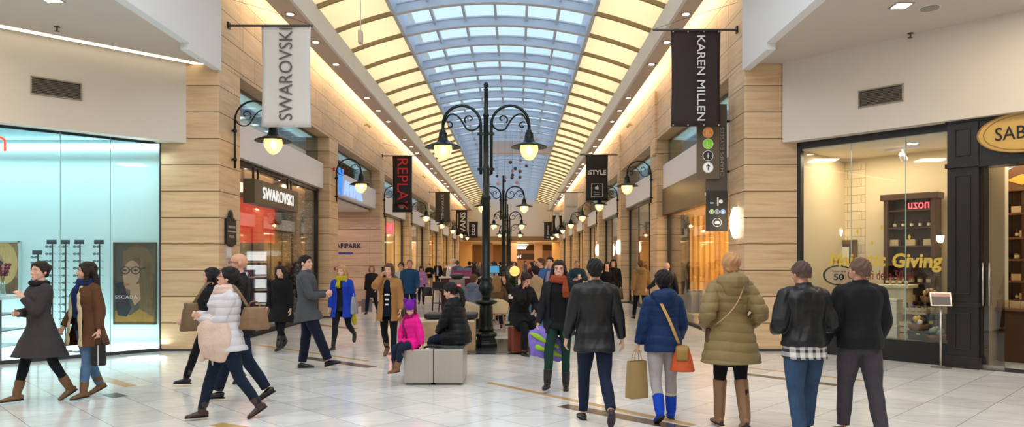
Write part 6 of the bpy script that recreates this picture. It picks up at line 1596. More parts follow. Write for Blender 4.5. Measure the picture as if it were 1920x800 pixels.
def shopping_bag(loc, rz, w, h, d, m, label, stripe=None):
    t = empty('shopping_bag', loc, R(rz), label, 'bag')
    b = MB(); n = 5; vs = []
    prof = [(0, 1.0), (.3, 1.03), (.7, .98), (1.0, .96)]
    for k, sc_ in prof:
        z = -h + h * k; ww, dd = w / 2 * sc_, d / 2 * (1 - .5 * k)
        vs += [(-ww, -dd, z), (0, -dd * 1.1, z), (ww, -dd, z), (ww * .93, 0, z), (ww, dd, z), (0, dd * 1.1, z), (-ww, dd, z), (-ww * .93, 0, z)]
    fs = [(i * 8 + j, i * 8 + (j + 1) % 8, (i + 1) * 8 + (j + 1) % 8, (i + 1) * 8 + j) for i in range(3) for j in range(8)] + [tuple(range(8))[::-1]]
    b.add(vs, fs).build('bag_body', m, t)
    for yy in (-d * .25, d * .25): MB().tube([(-w * .22, yy, -.005), (-w * .15, yy * .6, .09), (0, 0, .13), (w * .15, yy * .6, .09), (w * .22, yy, -.005)], .004, 6, 3).build('handle', m, t, True)
    if stripe: MB().box(-w * .05, w * .05, -d / 2 * 1.15 - .002, -d / 2 * 1.15, -h * .97, -.01).build('stripe', stripe, t)
    return t
# ============================================================ THE VISITORS
walkL = dict(L=(26, 6, 2), R=(-16, 24, 2), AL=(-14, 8, 14, 0), AR=(18, 8, 24, 10))
walkR = dict(R=(26, 6, 2), L=(-16, 24, 2), AR=(-14, 8, 14, 0), AL=(18, 8, 24, 10))
stand = dict(L=(3, 3, 3), R=(-3, 3, 3), AL=(3, 8, 14, 0), AR=(5, 8, 18, 10))
def P(base, **k): d = dict(base); d.update(k); return d
charcoal = cloth('charcoal_wool', 62, 58, 58); blackw = cloth('black_wool', 22, 21, 23, bump=.3); blackp = cloth('black_nylon', 20, 21, 24, .5, .3, 40)
jeans = cloth('blue_denim', 86, 116, 150, noise=.3); djeans = cloth('dark_denim', 24, 34, 52, noise=.3); blk_tr = cloth('black_trousers', 20, 20, 24)
brown_coat = cloth('brown_suede', 92, 60, 38, .8); cream_l = cloth('cream_lining', 206, 188, 152, .9, .9, 90); bluescarf = cloth('deep_blue_knit', 24, 44, 92); navy = cloth('navy_knit', 18, 22, 38)
boot_br = mat('leather_tan_boot', C(116, 82, 50), .55, noise=.2, nscale=9, bump=.3); boot_blk = mat('leather_black_boot', C(26, 24, 26), .4, bump=.3); boot_ox = mat('leather_oxblood_boot', C(58, 34, 32), .35); shoe_blk = mat('polished_black_shoe', C(18, 18, 22), .22)
leather = mat('black_leather', C(17, 18, 21), .46, noise=.2, nscale=6, bump=.3, bscale=18, spec=.4)
skintone = SKIN
Fg = {}
# 1 grey coat woman
Fg['grey'] = person(75, 752, 1.68, 146, 'woman in a charcoal knee length coat and tan lace-up boots, hand at her collar', P(walkR, R=(17, 4, 2), L=(-14, 14, 2), AL=('ik', (.00, .19, 1.30), (-.5, -.2, -.9)), AR=('ik', (.03, .24, 1.10), (.5, -.4, -1))), 
    top=[dict(m=charcoal, hem=.56, t=.028, st=.022, flare=.28, collar=.05, waist=.01, it=3, buttons=(mat('dark_button', C(30, 28, 28), .4), (1.0, 1.12)))], trousers=(cloth('black_leggings', 26, 28, 36), .004, .002), shoes=(boot_br, .17, True, .006), hair=('bun', H_DK), female=True, head=(18, 0), det=3, build=1.06, scarf=dict(m=cloth('black_scarf', 26, 24, 28), r=.03, turns=1))
# 2 brown suede coat woman
f = Fg['suede'] = person(163, 744, 1.66, 152, 'woman with long brown hair in an open brown suede coat, blue scarf and light jeans', P(walkL, L=(9, 3, 2), R=(-10, 14, 2), AR=(10, 8, 20, 0), AL=(-6, 10, 14, 0), gripR=.9, gripL=.9),
    top=[dict(m=navy, hem=.86, t=.014, st=.006, name='sweater'), dict(m=brown_coat, hem=.66, t=.045, st=.026, flare=.18, open=([.6, .9, 1.1, 1.36, 1.44], [.13, .12, .10, .07, .05]), it=3)],
    trousers=(jeans, .010, .010), shoes=(boot_br, .12, True, .004), hair=('long', H_DK), female=True, head=(-32, 0), det=3, build=1.05, scarf=dict(m=bluescarf, r=.034, ends=((.01, 1.02, .06),)))
for q, nm in ((-1, 'l'), (1, 'r')):
    b = MB(); b.loft([f.SP((q * .055, .10, 1.43)), f.SP((q * .085, .155, 1.28)), f.SP((q * .105, .150, 1.08)), V((q * .13, .165, .85)), V((q * .145, .175, .66))], [(.028, .016), (.034, .018), (.034, .018), (.036, .018), (.040, .02)], 12, (1, 0, 0), 3); f.part(b, 'coat_lining', cream_l, 1, folds(.012, 1.5), v=.009)
shopping_bag(tuple(f.hand['L'] + V((-.0, 0, -.10))), 20, .15, .26, .08, mat('black_paper_bag', C(22, 22, 26), .35), 'small black paper bag with a pale stripe in the suede coat woman\'s hand', mat('silver_stripe', C(190, 190, 196), .4))
# 3 bald man in black coat with glasses
person(447, 752, 1.80, 108, 'bald man in glasses and a long black coat behind the woman in the pale jacket', P(walkR, R=(18, 4, 2), L=(-14, 18, 2), AL=(8, 8, 30, 20), AR=(-10, 10, 14, 0)),
    top=[dict(m=blackw, hem=.78, t=.035, st=.026, flare=.12, collar=.04)], trousers=(djeans, .016, .018), shoes=(shoe_blk, .015, False), hair=('bald', H_GREY), skin=SKIN2, head=(10, 0), det=3, glasses=mat('black_glasses', C(20, 20, 22), .3))
# 4 woman in black between
f = person(396, 722, 1.62, 85, 'dark haired woman in black half hidden between the pale jacket and the pillar', P(walkL, AL=(20, 8, 40, 10), AR=(10, 8, 50, 20)), top=[dict(m=blackp, hem=.80, t=.035, st=.026, collar=.04)], trousers=(blk_tr, .010, .008), shoes=(boot_blk, .15, False), hair=('long', H_BLACK), female=True, det=2, head=(15, 0))
olive_bag = mat('olive_brown_leather', C(104, 82, 54), .5, noise=.2, bump=.3); taupe_bag = mat('taupe_leather', C(124, 94, 66), .45, noise=.15, bump=.3)
bag((at(358, 8.4), 8.4, 1.22), 30, .25, .33, .14, olive_bag, 'large slouchy olive brown bag hanging left of the pale jacket woman', taper=.6, strap=[(at(362, 8.4), 8.4, 1.2), (at(385, 8.5), 8.5, 1.42), (at(398, 8.7), 8.7, 1.45)], hh=0)
# 5 pale jacket woman
pale = cloth('pale_puffer', 204, 200, 204, .55, .4, 30); pinks = cloth('pale_pink_scarf', 216, 188, 172, .9, .8, 80)
f = Fg['pale'] = person(424, 785, 1.63, 122, 'woman in glasses and a short pale padded jacket with a long cream pink scarf', P(walkR, R=(19, 4, 2), L=(-16, 16, 2), AL=('ik', (.06, .24, 1.16), (-.6, -.1, -.8)), AR=('ik', (.0, .30, 1.20), (.6, -.2, -.8))),
    top=[dict(m=pale, hem=.80, t=.05, st=.034, flare=.22, disp=quilt(.012, .085), collar=.05)], trousers=(djeans, .010, .008), shoes=(boot_ox, .10, True, .004), hair=('pony', H_BLACK), female=True, head=(-22, 12), det=3, build=1.1, glasses=mat('black_glasses', C(20, 20, 22), .3), scarf=dict(m=pinks, r=.045, ends=((.05, .62, .055),)))
b = MB(); b.loft([V((-.02, .17, 1.14)), V((.03, .21, .98)), V((.02, .20, .82)), V((.02, .21, .70))], [(.10, .05), (.13, .06), (.14, .05), (.12, .03)], 14, (1, 0, 0), 3); f.part(b, 'wrapped_scarf_end', pinks, 1, folds(.016, 1.4))
p_ = f.pt((.17, -.06, 1.06))
bag((at(477, 7.75), 7.75, zat(575, 7.75)), 12, .32, .24, .14, taupe_bag, 'taupe leather handbag on the arm of the pale jacket woman', taper=.7, strap=[(at(468, 7.75), 7.75, zat(580, 7.75)), (at(452, 7.8), 7.72, zat(545, 7.8)), (at(440, 7.85), 7.75, zat(530, 7.85))], hh=.06)
def heap(label, c, r, m, n, seed, trim=None, nm='folded_coat'):
    rnd = random.Random(seed); b = MB(); b.loft([(0, 0, .02), (0, 0, -r[2] * .4), (.02, 0, -r[2] * 1.2), (0, 0, -r[2] * 2)], [(.03, .02), (r[0], r[1] * .8), (r[0] * 1.1, r[1]), (r[0] * .7, r[1] * .5)], 14, (1, 0, 0), 3)
    for k in range(n): 
        x0_ = rnd.uniform(-r[0], r[0]) * .7; b.loft([(x0_ * .3, 0, -.03), (x0_, rnd.uniform(-.4, .4) * r[1], -r[2]), (x0_ * 1.3, 0, -r[2] * rnd.uniform(1.5, 2.3))], [.02, .05, .035], 8, (1, 0, 0), 3)
    t = empty(nm, c, 0, label, 'coat'); smooth_mesh(b, 'coat_fabric', m, t, .009, 2, folds(.014, 1.0))
    if trim:
        for k in range(2): MB().loft([(-r[0] * (.9 - .5 * k), -r[1] * .6, -r[2] * (.35 + .8 * k)), (-r[0] * .2, -r[1] * 1.02, -r[2] * (.55 + .7 * k)), (r[0] * (.6 + .2 * k), -r[1] * .85, -r[2] * (.95 + .6 * k))], [(.012, .01), (.035, .014), (.016, .01)], 8, (0, 0, 1), 3).build('lime_patch', trim, t, True)
    return t
heap('cream pink folded coat and scarf bundle in the arms of the pale jacket woman', (at(402, 7.62), 7.60, zat(596, 7.6)), (.16, .11, .22), pinks, 5, 2)
# 6 woman in black coat near the red shop
person(527, 656, 1.62, 172, 'woman in a loose black coat walking out by the red shop', P(walkL, AL=(3, 8, 12, 0), AR=(0, 8, 30, 0)), top=[dict(m=blackw, hem=.60, t=.04, st=.028, flare=.2, hood=1.0, collar=.04)], trousers=(blk_tr, .012, .012), shoes=(boot_blk, .2, False, .01), hair=('long', H_BLACK), female=True, det=2, head=(-12, 0))
# 7 man in grey jacket
greyj = cloth('grey_tweed', 74, 76, 80); nvt = cloth('navy_suit', 20, 26, 44)
person(577, 691, 1.80, -84, 'dark haired man in a grey wool jacket striding right in navy trousers', P(walkR, L=(-6, 2, 2, 0), R=(25, 4, 2, -14), AR=('ik', (.05, .28, 1.12), (.7, -.4, -.8)), AL=('ik', (-.02, .30, 1.14), (-.7, -.4, -.8))), lean=-3,
    top=[dict(m=greyj, hem=.74, t=.044, st=.022, flare=.14, collar=.05)], trousers=(nvt, .022, .028), shoes=(shoe_blk, .012, True), hair=('short', H_BLACK), head=(-22, 0), det=3)
# 8 blonde in blue
cob = cloth('cobalt_wool', 26, 58, 170, .8); must = cloth('mustard_knit', 176, 164, 30, .9, .9, 90)
f = person(641, 653, 1.63, 176, 'blonde woman in an open cobalt blue coat and mustard scarf', P(walkR, R=(16, 2, 2), L=(-18, 42, 2), AR=(2, 8, 8, 0), AL=(-4, 8, 14, 0), gripL=.8), top=[dict(m=blackp, hem=.80, t=.016, st=.006, name='sweater'), dict(m=cob, hem=.68, t=.035, st=.024, flare=.18, open=([.6, .9, 1.2, 1.4, 1.44], [.08, .065, .055, .05, .03]))],
    trousers=(cloth('black_leggings', 26, 28, 36), .006, .004), shoes=(boot_blk, .2, False), hair=('wavy', H_BL), female=True, det=3, head=(-15, 0), scarf=dict(m=must, r=.042, ends=((.03, 1.28, .05),)))
bag(tuple(f.pt((-.25, -.02, 1.10))), 80, .26, .34, .14, mat('silver_sheen', C(150, 160, 180), .3, metal=.4), 'silvery tote under the blonde woman\'s left arm', hh=.08, strap=None)
tag(MB().loft([(0, 0, 0), (.01, 0, -.08), (.02, .01, -.2), (.03, 0, -.27)], [(.02, .02), (.04, .025), (.05, .03), (.02, .01)], 12, (1, 0, 0), 3).build('glove_pair', must, None, True, loc=tuple(f.hand['L'] + V((0, -.01, .02)))), 'mustard gloves dangling from the blonde woman\'s hand', 'gloves')
# 9 woman in tan parka on the phone
tan = cloth('tan_parka', 158, 112, 66, .8); furc = cloth('fur_trim', 116, 92, 66, 1.0, 1.0, 120)
f = person(729, 671, 1.66, 178, 'woman in a tan parka with fur hood holding a phone to her ear', P(walkL, L=(10, 4, 2), R=(-14, 24, 2), AR=('ik', (.115, .11, 1.50), (.45, .1, -1)), AL=(4, 8, 24, 0), gripR=.9), top=[dict(m=navy, hem=.78, t=.016, st=.006, name='sweater'), dict(m=tan, hem=.70, t=.045, st=.03, flare=.12, open=([.6, .9, 1.2, 1.4, 1.44], [.08, .075, .07, .05, .03]), hood=1.5, hoodm=furc, hooddisp=folds(.022, 1))],
    trousers=(blk_tr, .006, .004), shoes=(boot_br, .16, True), hair=('bob', H_BR), female=True, det=3, head=(-8, -3))
for k in range(3): 
    e = MB().box(-.045 + .01 * k, .045 - .008 * k, .150, .156, 1.16 - .09 * k, 1.19 - .09 * k); e.v = [tuple((f.SP(p) + f.off) * f.s) for p in e.v]; e.build('printed_line', ink_white, f.root)
ph = MB().box(-.035, .035, -.005, .005, -.07, .07).build('mobile_phone', shoe_blk, None, bevel=.004, loc=tuple(f.HP((.10, .03, .10)) and f.pt(f.HP((.105, .02, .10)))), rz=R(80)); tag(ph, 'dark phone at the ear of the woman in the tan parka', 'phone')
bag(tuple(f.pt((-.26, .02, 1.02))), 80, .24, .20, .12, mat('black_bag_leather', C(26, 24, 26), .4), 'black shoulder bag at the tan parka woman\'s side', hh=.05)
# 10 girl in pink
pink = cloth('hot_pink_padded', 222, 24, 138, .6, .3, 30); mag = cloth('magenta_knit', 140, 16, 86); purp = cloth('purple_knit', 112, 30, 150, .9, .9, 90)
f = Fg['girl'] = person(0, None, 1.17, 142, 'girl in a hot pink padded coat and purple bear-ear hat on the steel seat', dict(L=(80, 62, 1), R=(76, 78, 3), AL=('ik', (-.28, .04, .86), (-.8, -.4, -.2)), AR=('ik', (.22, .16, .90), (.8, -.3, -.2)), gripL=.3), loc=(at(774, 10.02), 10.08, 0), seat=.50,
    top=[dict(m=pink, hem=.82, t=.045, st=.034, disp=quilt(.008, .10), lap=.55, collar=.05, hood=1.0)], trousers=(djeans, .02, .012), shoes=(boot_br, .30, False, .014), hair=('bob', H_BR), female=True, child=True, head=(40, -26), det=3, lean=8, scarf=dict(m=mag, r=.045, ends=((.06, .96, .045),)))
hb = MB(); hb.ell((0, -.008, .150), (.097, .116, .100), 18, 12); hb.ell((-.075, -.01, .25), (.036, .024, .036)); hb.ell((.075, -.01, .25), (.036, .024, .036))
smooth_mesh(hb, 'knitted_hat', purp, f.root, .007, 2, folds(.004), lambda p: (p[:, 2] < .125 + p[:, 1] * .2), Matrix.Translation(f.off) @ (Matrix.Translation(f.SP((0, 0, 1.5))) @ Matrix.Rotation(R(40), 4, 'Z') @ Matrix.Rotation(R(-4 - 26), 4, 'X') @ Matrix.Scale(1.28, 4)), f.s)
# 11 woman in black seated
f = person(0, None, 1.66, 68, 'woman with black ponytail in a long black padded coat sitting on the steel seats', dict(L=(82, 86, 3), R=(82, 84, 3), AL=('ik', (-.05, .34, 1.00), (-.8, -.3, -.6)), AR=('ik', (.05, .34, .98), (.8, -.3, -.6))), loc=(at(862, 10.5) , 10.52, 0), seat=.50, top=[dict(m=blackp, hem=.82, t=.05, st=.034, disp=quilt(.009, .085), lap=.5, collar=.05)], trousers=(djeans, .014, .012), shoes=(boot_blk, .2, False), hair=('pony', H_BLACK), female=True, head=(5, -12), lean=12, det=3)
tag(MB().loft([(0, 0, 0), (.08, .02, .02), (.16, .0, .015), (.24, .03, .0)], [(.02, .012), (.05, .02), (.05, .016), (.02, .008)], 12, (0, 1, 0), 3).build('gloves', blackp, None, True, loc=(at(795, 9.98), 9.96, .508)), 'dark gloves lying on the steel seat beside the girl', 'gloves')
# 12 woman on phone, black coat
f = person(0, None, 1.70, 214, 'older woman in a black coat perched on a case, phone at her ear', dict(L=(62, 62, 4), R=(58, 60, 4), AR=('ik', (.10, .13, 1.47), (.4, .3, -1)), AL=('ik', (-.08, .34, 1.06), (-.7, -.2, -.7)), gripR=.9), loc=(at(974, 13.1), 13.35, 0), seat=.60, top=[dict(m=blackw, hem=.80, t=.05, st=.034, lap=.75, collar=.05, flare=.1)], trousers=(blk_tr, .02, .02), shoes=(shoe_blk, .015, False), hair=('short', H_DK), female=True, head=(0, -22), lean=16, det=3, skin=SKIN2)
t = empty('travel_case', (at(972, 13.3), 13.32, 0), R(20), 'dark red case under the older woman in black', 'suitcase'); MB().box(-.17, .17, -.13, .13, .02, .50).build('case_body', mat('rust_red_case', C(112, 44, 28), .5), t, bevel=.03); MB().tube([(-.08, 0, .5), (-.07, 0, .54), (.07, 0, .54), (.08, 0, .5)], .009, 6, 2).build('handle', shoe_blk, t)
tag(MB().box(-.035, .035, -.005, .005, -.07, .07).build('mobile_phone', shoe_blk, None, bevel=.004, loc=tuple(f.pt(f.HP((.10, .03, .09)))), rz=R(110)), 'phone held by the older woman in black', 'phone')
# 13 woman with rust scarf
blk = cloth('black_knit', 20, 19, 22, .9, .3); gr = cloth('bottle_green', 18, 52, 42, .8); rust = cloth('rust_scarf', 140, 62, 34, .9, .8, 60)
f = Fg['rust'] = person(1048, 728, 1.70, 170, 'woman in black jumper, bottle green trousers and rust scarf walking forward', P(walkR, L=(4, 2, 1), R=(26, 10, 3), AR=(2, 12, 14, 0), AL=(-8, 10, 20, 0), gripR=.9),
    top=[dict(m=blk, hem=.80, t=.016, st=.010, name='jumper'), dict(m=cloth('black_cardigan', 26, 25, 30, .8), hem=.74, t=.034, st=.020, flare=.1, open=([.6, .9, 1.2, 1.4, 1.44], [.13, .12, .11, .09, .07]), name='cardigan')], trousers=(gr, .006, .004), shoes=(boot_blk, .16, True, .008), hair=('wavy', H_DK), female=True, det=3, head=(6, 0), glasses=mat('rose_glasses', C(110, 70, 70), .3), scarf=dict(m=rust, r=.040, ends=((-.10, 1.24, .05),)))
lil = cloth('lilac_nylon', 128, 108, 196, .5, .6, 25); lime = cloth('lime_trim', 146, 190, 50, .5)
hpt = f.hand['R']
heap('lilac children\'s jacket with lime patches hanging from the scarf woman\'s hand', (hpt.x + .04, hpt.y - .02, hpt.z + .03), (.15, .08, .20), lil, 4, 4, lime)
heap('second lilac and dark jacket trailing behind the first one', (hpt.x + .24, hpt.y + .14, hpt.z - .10), (.12, .07, .17), lil, 3, 9, lime)
# 14 man in long leather jacket
f = Fg['leather'] = person(1115, 791, 1.74, 4, 'man seen from behind in a hip length black leather jacket and navy trousers', P(walkL, L=(12, 3, 1), R=(-16, 30, 0), AL=(6, 10, 18, 0), AR=(2, 13, 14, 0)), top=[dict(m=leather, hem=.76, t=.034, st=.026, flare=.07, collar=.05, disp=folds(.010, .5))], trousers=(cloth('navy_chino', 22, 32, 54, .8), .010, .010), shoes=(shoe_blk, .012, True), hair=('short', H_BLACK), det=3, build=1.06)
# 15 woman in navy hooded jacket
nv = cloth('navy_padded', 20, 44, 84, .6, .4, 35); greyl = cloth('pale_grey_marl', 164, 156, 156); blueb = cloth('royal_blue_suede', 20, 64, 176, .8)
f = Fg['navy'] = person(1243, 786, 1.58, 3, 'woman with short black hair in a navy hooded jacket, grey leggings and royal blue boots', P(walkR, R=(4, 2, 2), L=(-10, 24, 2), AL=(2, 12, 12, 0), AR=(10, 14, 34, 10), gripL=.95), top=[dict(m=nv, hem=.80, t=.042, st=.034, disp=quilt(.007, .11), hood=1.45, collar=.05)], trousers=(greyl, .012, .006), shoes=(blueb, .20, False, .014), hair=('puffy', H_BLACK), female=True, det=3, build=1.08)
for key, (hip, knee, ank, fd, up) in f.legs.items():
    b = MB(); kk = ank.lerp(knee, .52); b.loft([kk - V((0, 0, .012)), kk + V((0, 0, .016))], [.068, .069], 14, (1, 0, 0)); f.part(b, 'boot_cuff', cream_l, 1, folds(.004), v=.008)
orange = mat('orange_leather', C(196, 84, 38), .4, noise=.12, bump=.2); mtan = mat('tan_strap', C(196, 150, 84), .5)
bag(tuple(f.pt((.19, .0, .87)) + V((0, -.16, 0))), -14, .26, .26, .14, orange, 'orange leather bag on a tan strap across the navy jacket woman\'s back', taper=.55, strap=[tuple(f.pt(q)) for q in ((.15, -.14, .90), (.09, -.19, 1.02), (.02, -.205, 1.18), (-.06, -.17, 1.36), (-.10, -.07, 1.50))], strapm=mtan, hh=0, flap=mat('olive_flap', C(150, 112, 50), .5))
shopping_bag((f.hand['L'].x, f.hand['L'].y, f.hand['L'].z - .11), 25, .22, .40, .12, mat('kraft_paper', C(172, 142, 92), .7, noise=.12, nscale=6), 'kraft paper bag in the navy jacket woman\'s left hand')
# 16 woman in olive puffer
olv = cloth('olive_puffer', 132, 112, 74, .5, .3, 30); tanb = mat('tan_leather_boot', C(134, 98, 68), .42, bump=.2)
f = Fg['olive'] = person(1370, 801, 1.75, 2, 'blonde woman in a long olive quilted puffer coat and tall tan boots', P(walkL, L=(5, 2, 1), R=(-6, 12, 0), AL=('ik', (-.24, .10, 1.00), (-.35, -.7, -.5)), AR=('ik', (.24, .10, 1.00), (.35, -.7, -.5))), top=[dict(m=olv, hem=.64, t=.052, st=.04, flare=.24, waist=.022, disp=quilt(.013, .095, .002), hood=1.5, collar=.07)], trousers=(blk_tr, .008, .004), shoes=(tanb, .38, True, .012), skirt=(blk_tr, .60), hair=('bun', hairm('gold_bun', 190, 142, 98)), female=True, det=3, build=1.06)
st_ = [tuple(f.pt(q)) for q in ((.07, -.17, 1.40), (.0, -.215, 1.26), (-.10, -.215, 1.13), (-.20, -.12, 1.02))]
bag(tuple(f.pt((-.225, .02, .98))), 85, .18, .16, .07, mat('brown_small_bag', C(92, 66, 44), .5), 'small brown bag on a pale strap across the olive coat', strap=st_, strapm=mat('pale_strap', C(176, 140, 108), .5), hh=0)
# 17 leather bomber man
plaid = mat('cloth_plaid', C(220, 216, 210), .9)
def plaid_nodes(m):
    nt = m.node_tree; N = nt.nodes; L = nt.links; b = N['Principled BSDF']; tc = N.new('ShaderNodeTexCoord'); sp = N.new('ShaderNodeSeparateXYZ'); L.new(tc.outputs['Object'], sp.inputs[0])
    out = []
    for ax in ('X', 'Z'):
        w = N.new('ShaderNodeMath'); w.operation = 'MULTIPLY'; w.inputs[1].default_value = 14; L.new(sp.outputs[ax], w.inputs[0]); f_ = N.new('ShaderNodeMath'); f_.operation = 'FRACT'; L.new(w.outputs[0], f_.inputs[0]); c = N.new('ShaderNodeMath'); c.operation = 'LESS_THAN'; c.inputs[1].default_value = .42; L.new(f_.outputs[0], c.inputs[0]); out.append(c.outputs[0])
    ad = N.new('ShaderNodeMath'); ad.operation = 'ADD'; L.new(out[0], ad.inputs[0]); L.new(out[1], ad.inputs[1]); h = N.new('ShaderNodeMath'); h.operation = 'MULTIPLY'; h.inputs[1].default_value = .5; L.new(ad.outputs[0], h.inputs[0])
    cr = N.new('ShaderNodeValToRGB'); cr.color_ramp.elements[0].color = C(214, 210, 206); cr.color_ramp.elements[1].color = C(48, 46, 52); L.new(h.outputs[0], cr.inputs[0]); L.new(cr.outputs[0], b.inputs['Base Color'])
plaid_nodes(plaid)
f = Fg['plaid'] = person(1508, 828, 1.68, 6, 'man in a short black leather jacket over a plaid shirt, hands in front, washed jeans', P(walkR, R=(14, 4, 3), L=(-6, 10, 3), AL=('ik', (-.20, .20, 1.05), (-.35, -.7, -.5)), AR=('ik', (.20, .20, 1.05), (.35, -.7, -.5))), top=[dict(m=plaid, hem=.80, t=.026, st=.010, flare=.06, name='plaid_shirt'), dict(m=leather, hem=.91, t=.045, st=.036, collar=.06, disp=folds(.012, .5), belt=(leather, .93))], trousers=(cloth('washed_denim', 48, 70, 98, .8, noise=.45), .020, .022), shoes=(shoe_blk, .015, True), hair=('buzz', hairm('cropped_dark', 84, 64, 58)), head=(12, -10), det=3, build=1.12, skin=SKIN2, lean=3)
# 18 man in black jacket, grey trousers
f = Fg['black2'] = person(1612, 822, 1.71, -2, 'man in a black zip jacket and grey trousers nearest the gift shop', P(walkL, L=(8, 3, 3), R=(-8, 12, 3), AL=(6, 12, 18, 0), AR=(8, 12, 30, 10)), top=[dict(m=cloth('black_softshell', 22, 23, 26, .7, .3), hem=.86, t=.042, st=.034, collar=.06, belt=(blackw, .88))], trousers=(cloth('grey_slacks', 66, 62, 68, .8), .020, .022), shoes=(shoe_blk, .015, True), hair=('buzz', hairm('cropped_brown', 104, 80, 68)), head=(25, 0), det=3, build=1.10, skin=SKIN2)
# ---- middle distance
def mid(px, fy_, h, yaw, label, topm, trm, hair, female=False, pose=stand, hem=.80, shm=boot_blk, det=2, head=(0, 0), top=None, build=1.0, **k):
    return person(px, fy_, h, yaw, label, pose, top=top or [dict(m=topm, hem=hem, t=.032, st=.022, collar=.03)], trousers=(trm, .012, .012), shoes=(shm, .04, False), hair=hair, female=female, det=det, head=head, build=build, **k)
hoodtan = cloth('khaki_parka', 132, 104, 66, .8)
mid(1201, 601, 1.76, 5, 'man in a khaki hooded jacket walking away near the right shops', hoodtan, blk_tr, ('short', H_BR), pose=walkL, top=[dict(m=hoodtan, hem=.76, t=.04, st=.03, flare=.08, hood=1.2)])
mid(1250, 612, 1.70, 8, 'bald man in a dark jacket ahead of the navy jacket woman', blackp, blk_tr, ('bald', H_GREY), pose=P(walkR, AL=(10, 35, 40, 0)), build=1.1)
mid(1138, 600, 1.67, 176, 'woman in a low cut black top facing us beyond the leather jacket man', blk, blk_tr, ('long', H_DK), True, pose=P(stand, AL=(20, 10, 60, 30), AR=(20, 10, 60, 30)), top=[dict(m=blk, hem=.84, t=.014, st=.008, collar=0)])
f = mid(1150, 591, 1.74, 170, 'dark haired woman in black right behind the woman in the low cut top', blackw, blk_tr, ('long', H_BLACK), True)
bag((at(1161, 20.5), 20.4, zat(540, 20.5)), 20, .24, .32, .1, mat('black_bag_leather', C(26, 24, 26), .4), 'dark handbag hanging beside the woman in black on the right', hh=.2)
teal = cloth('slate_blue_shirt', 40, 62, 78)
f = mid(1082, 592, 1.72, 178, 'man in a slate blue shirt holding a white cup', teal, djeans, ('short', H_GREY), pose=P(stand, AL=('ik', (-.10, .28, 1.18), (-.8, -.4, -.7)), AR=('ik', (.12, .28, 1.12), (.8, -.4, -.7)), gripL=.9), skin=SKIN2)
t = empty('paper_cup', tuple(f.hand['L'] + V((0, -.03, -.02))), label='white paper cup held by the man in the slate blue shirt', cat='cup'); MB().lathe([(.028, 0), (.04, .11), (.036, .11), (.026, .01)], 14).build('cup_body', ink_white, t, True); MB().lathe([(.042, .105), (.042, .118), (.02, .12)], 14).build('lid', ink_white, t)
bluesw = cloth('blue_white_sweater', 60, 96, 150)
mid(1031, 632, 1.79, 165, 'youth in a dark cap and blue sweater wiping his face', bluesw, djeans, ('short', H_BLACK), pose=P(stand, AR=('ik', (.06, .15, 1.48), (.5, .2, -1)), AL=(4, 8, 20, 0)), top=[dict(m=cloth('lavender_grey_shirt', 150, 148, 176), hem=.80, t=.02, st=.01, name='shirt'), dict(m=bluesw, hem=.84, t=.034, st=.024, open=([.8, 1.1, 1.35, 1.42], [.09, .08, .06, .03]))])
mid(1014, 618, 1.77, 100, 'man in a dark jacket standing beside the youth in the cap', blackw, djeans, ('short', H_BR))
furv = cloth('striped_fur_vest', 168, 140, 104, 1.0, 1.0, 40)
mid(1004, 640, 1.58, 20, 'person in a pale fur vest and light jeans with their back to us', furv, jeans, ('short', H_BLACK), True, top=[dict(m=blk, hem=.86, t=.014, st=.008, name='sweater'), dict(m=furv, hem=.86, t=.045, st=.02, sleeve=0, disp=folds(.016, .3), name='vest')])
dkc = cloth('dark_brown_coat', 44, 36, 36)
f = mid(697, 589, 1.58, 178, 'woman in a dark coat with a fair fringe behind the tan parka', dkc, djeans, ('bob', H_SAND), True, hem=.62, pose=walkR)
shopping_bag((at(688, 23.2), 23.2, zat(560, 23.2)), 10, .34, .42, .14, mat('mauve_plastic', C(132, 118, 124), .4), 'mauve plastic carrier bag beside the dark coated woman')
f = mid(752, 600, 1.68, 172, 'woman in a light grey top and sunglasses behind the tan parka', cloth('light_grey_knit', 186, 182, 188), blk_tr, ('pony', H_DK), True, pose=walkL, glasses=mat('black_glasses', C(20, 20, 22), .3), hem=.74)
shopping_bag((at(763, 20.5), 20.6, zat(556, 20.5)), 10, .30, .55, .14, mat('white_plastic', C(206, 200, 212), .35), 'white plastic carrier bag between the grey top woman and the blue jacket man')
mid(768, 604, 1.77, 182, 'grey haired man in a petrol blue jacket', cloth('petrol_blue', 30, 66, 102), djeans, ('buzz', H_GREY), pose=walkR, skin=SKIN2)
lila = cloth('lilac_jacket', 176, 124, 168)
f = mid(790, 571, 1.54, 185, 'woman with plum hair in a short lilac jacket looking down', lila, blk_tr, ('bob', hairm('plum', 62, 24, 36)), True, pose=P(walkL, AR=('ik', (.05, .26, 1.15), (.8, -.2, -.8))), head=(0, -25), shm=boot_blk)
bag((at(801, 27.75), 27.75, zat(538, 27.7)), 15, .42, .34, .14, mat('black_bag_leather', C(26, 24, 26), .4), 'large black handbag held by the woman in lilac', hh=.16)
mid(805, 544, 1.60, 180, 'man in an open black jacket and khaki trousers with joined hands', blackw, cloth('khaki_chino', 170, 146, 112), ('short', H_DK), pose=P(walkR, AL=('ik', (-.02, .24, 1.12), (-.8, -.2, -.8)), AR=('ik', (.02, .24, 1.12), (.8, -.2, -.8))), det=2)
mid(821, 542, 1.72, 178, 'man in a dark suit over a pale shirt deep on the left', blackw, blk_tr, ('buzz', H_GREY), pose=walkL, top=[dict(m=cloth('pale_shirt', 196, 190, 206), hem=.86, t=.014, st=.006, name='shirt'), dict(m=blackw, hem=.76, t=.034, st=.024, open=([.7, .9, 1.3, 1.42], [.07, .06, .05, .03]))], skin=SKIN2)
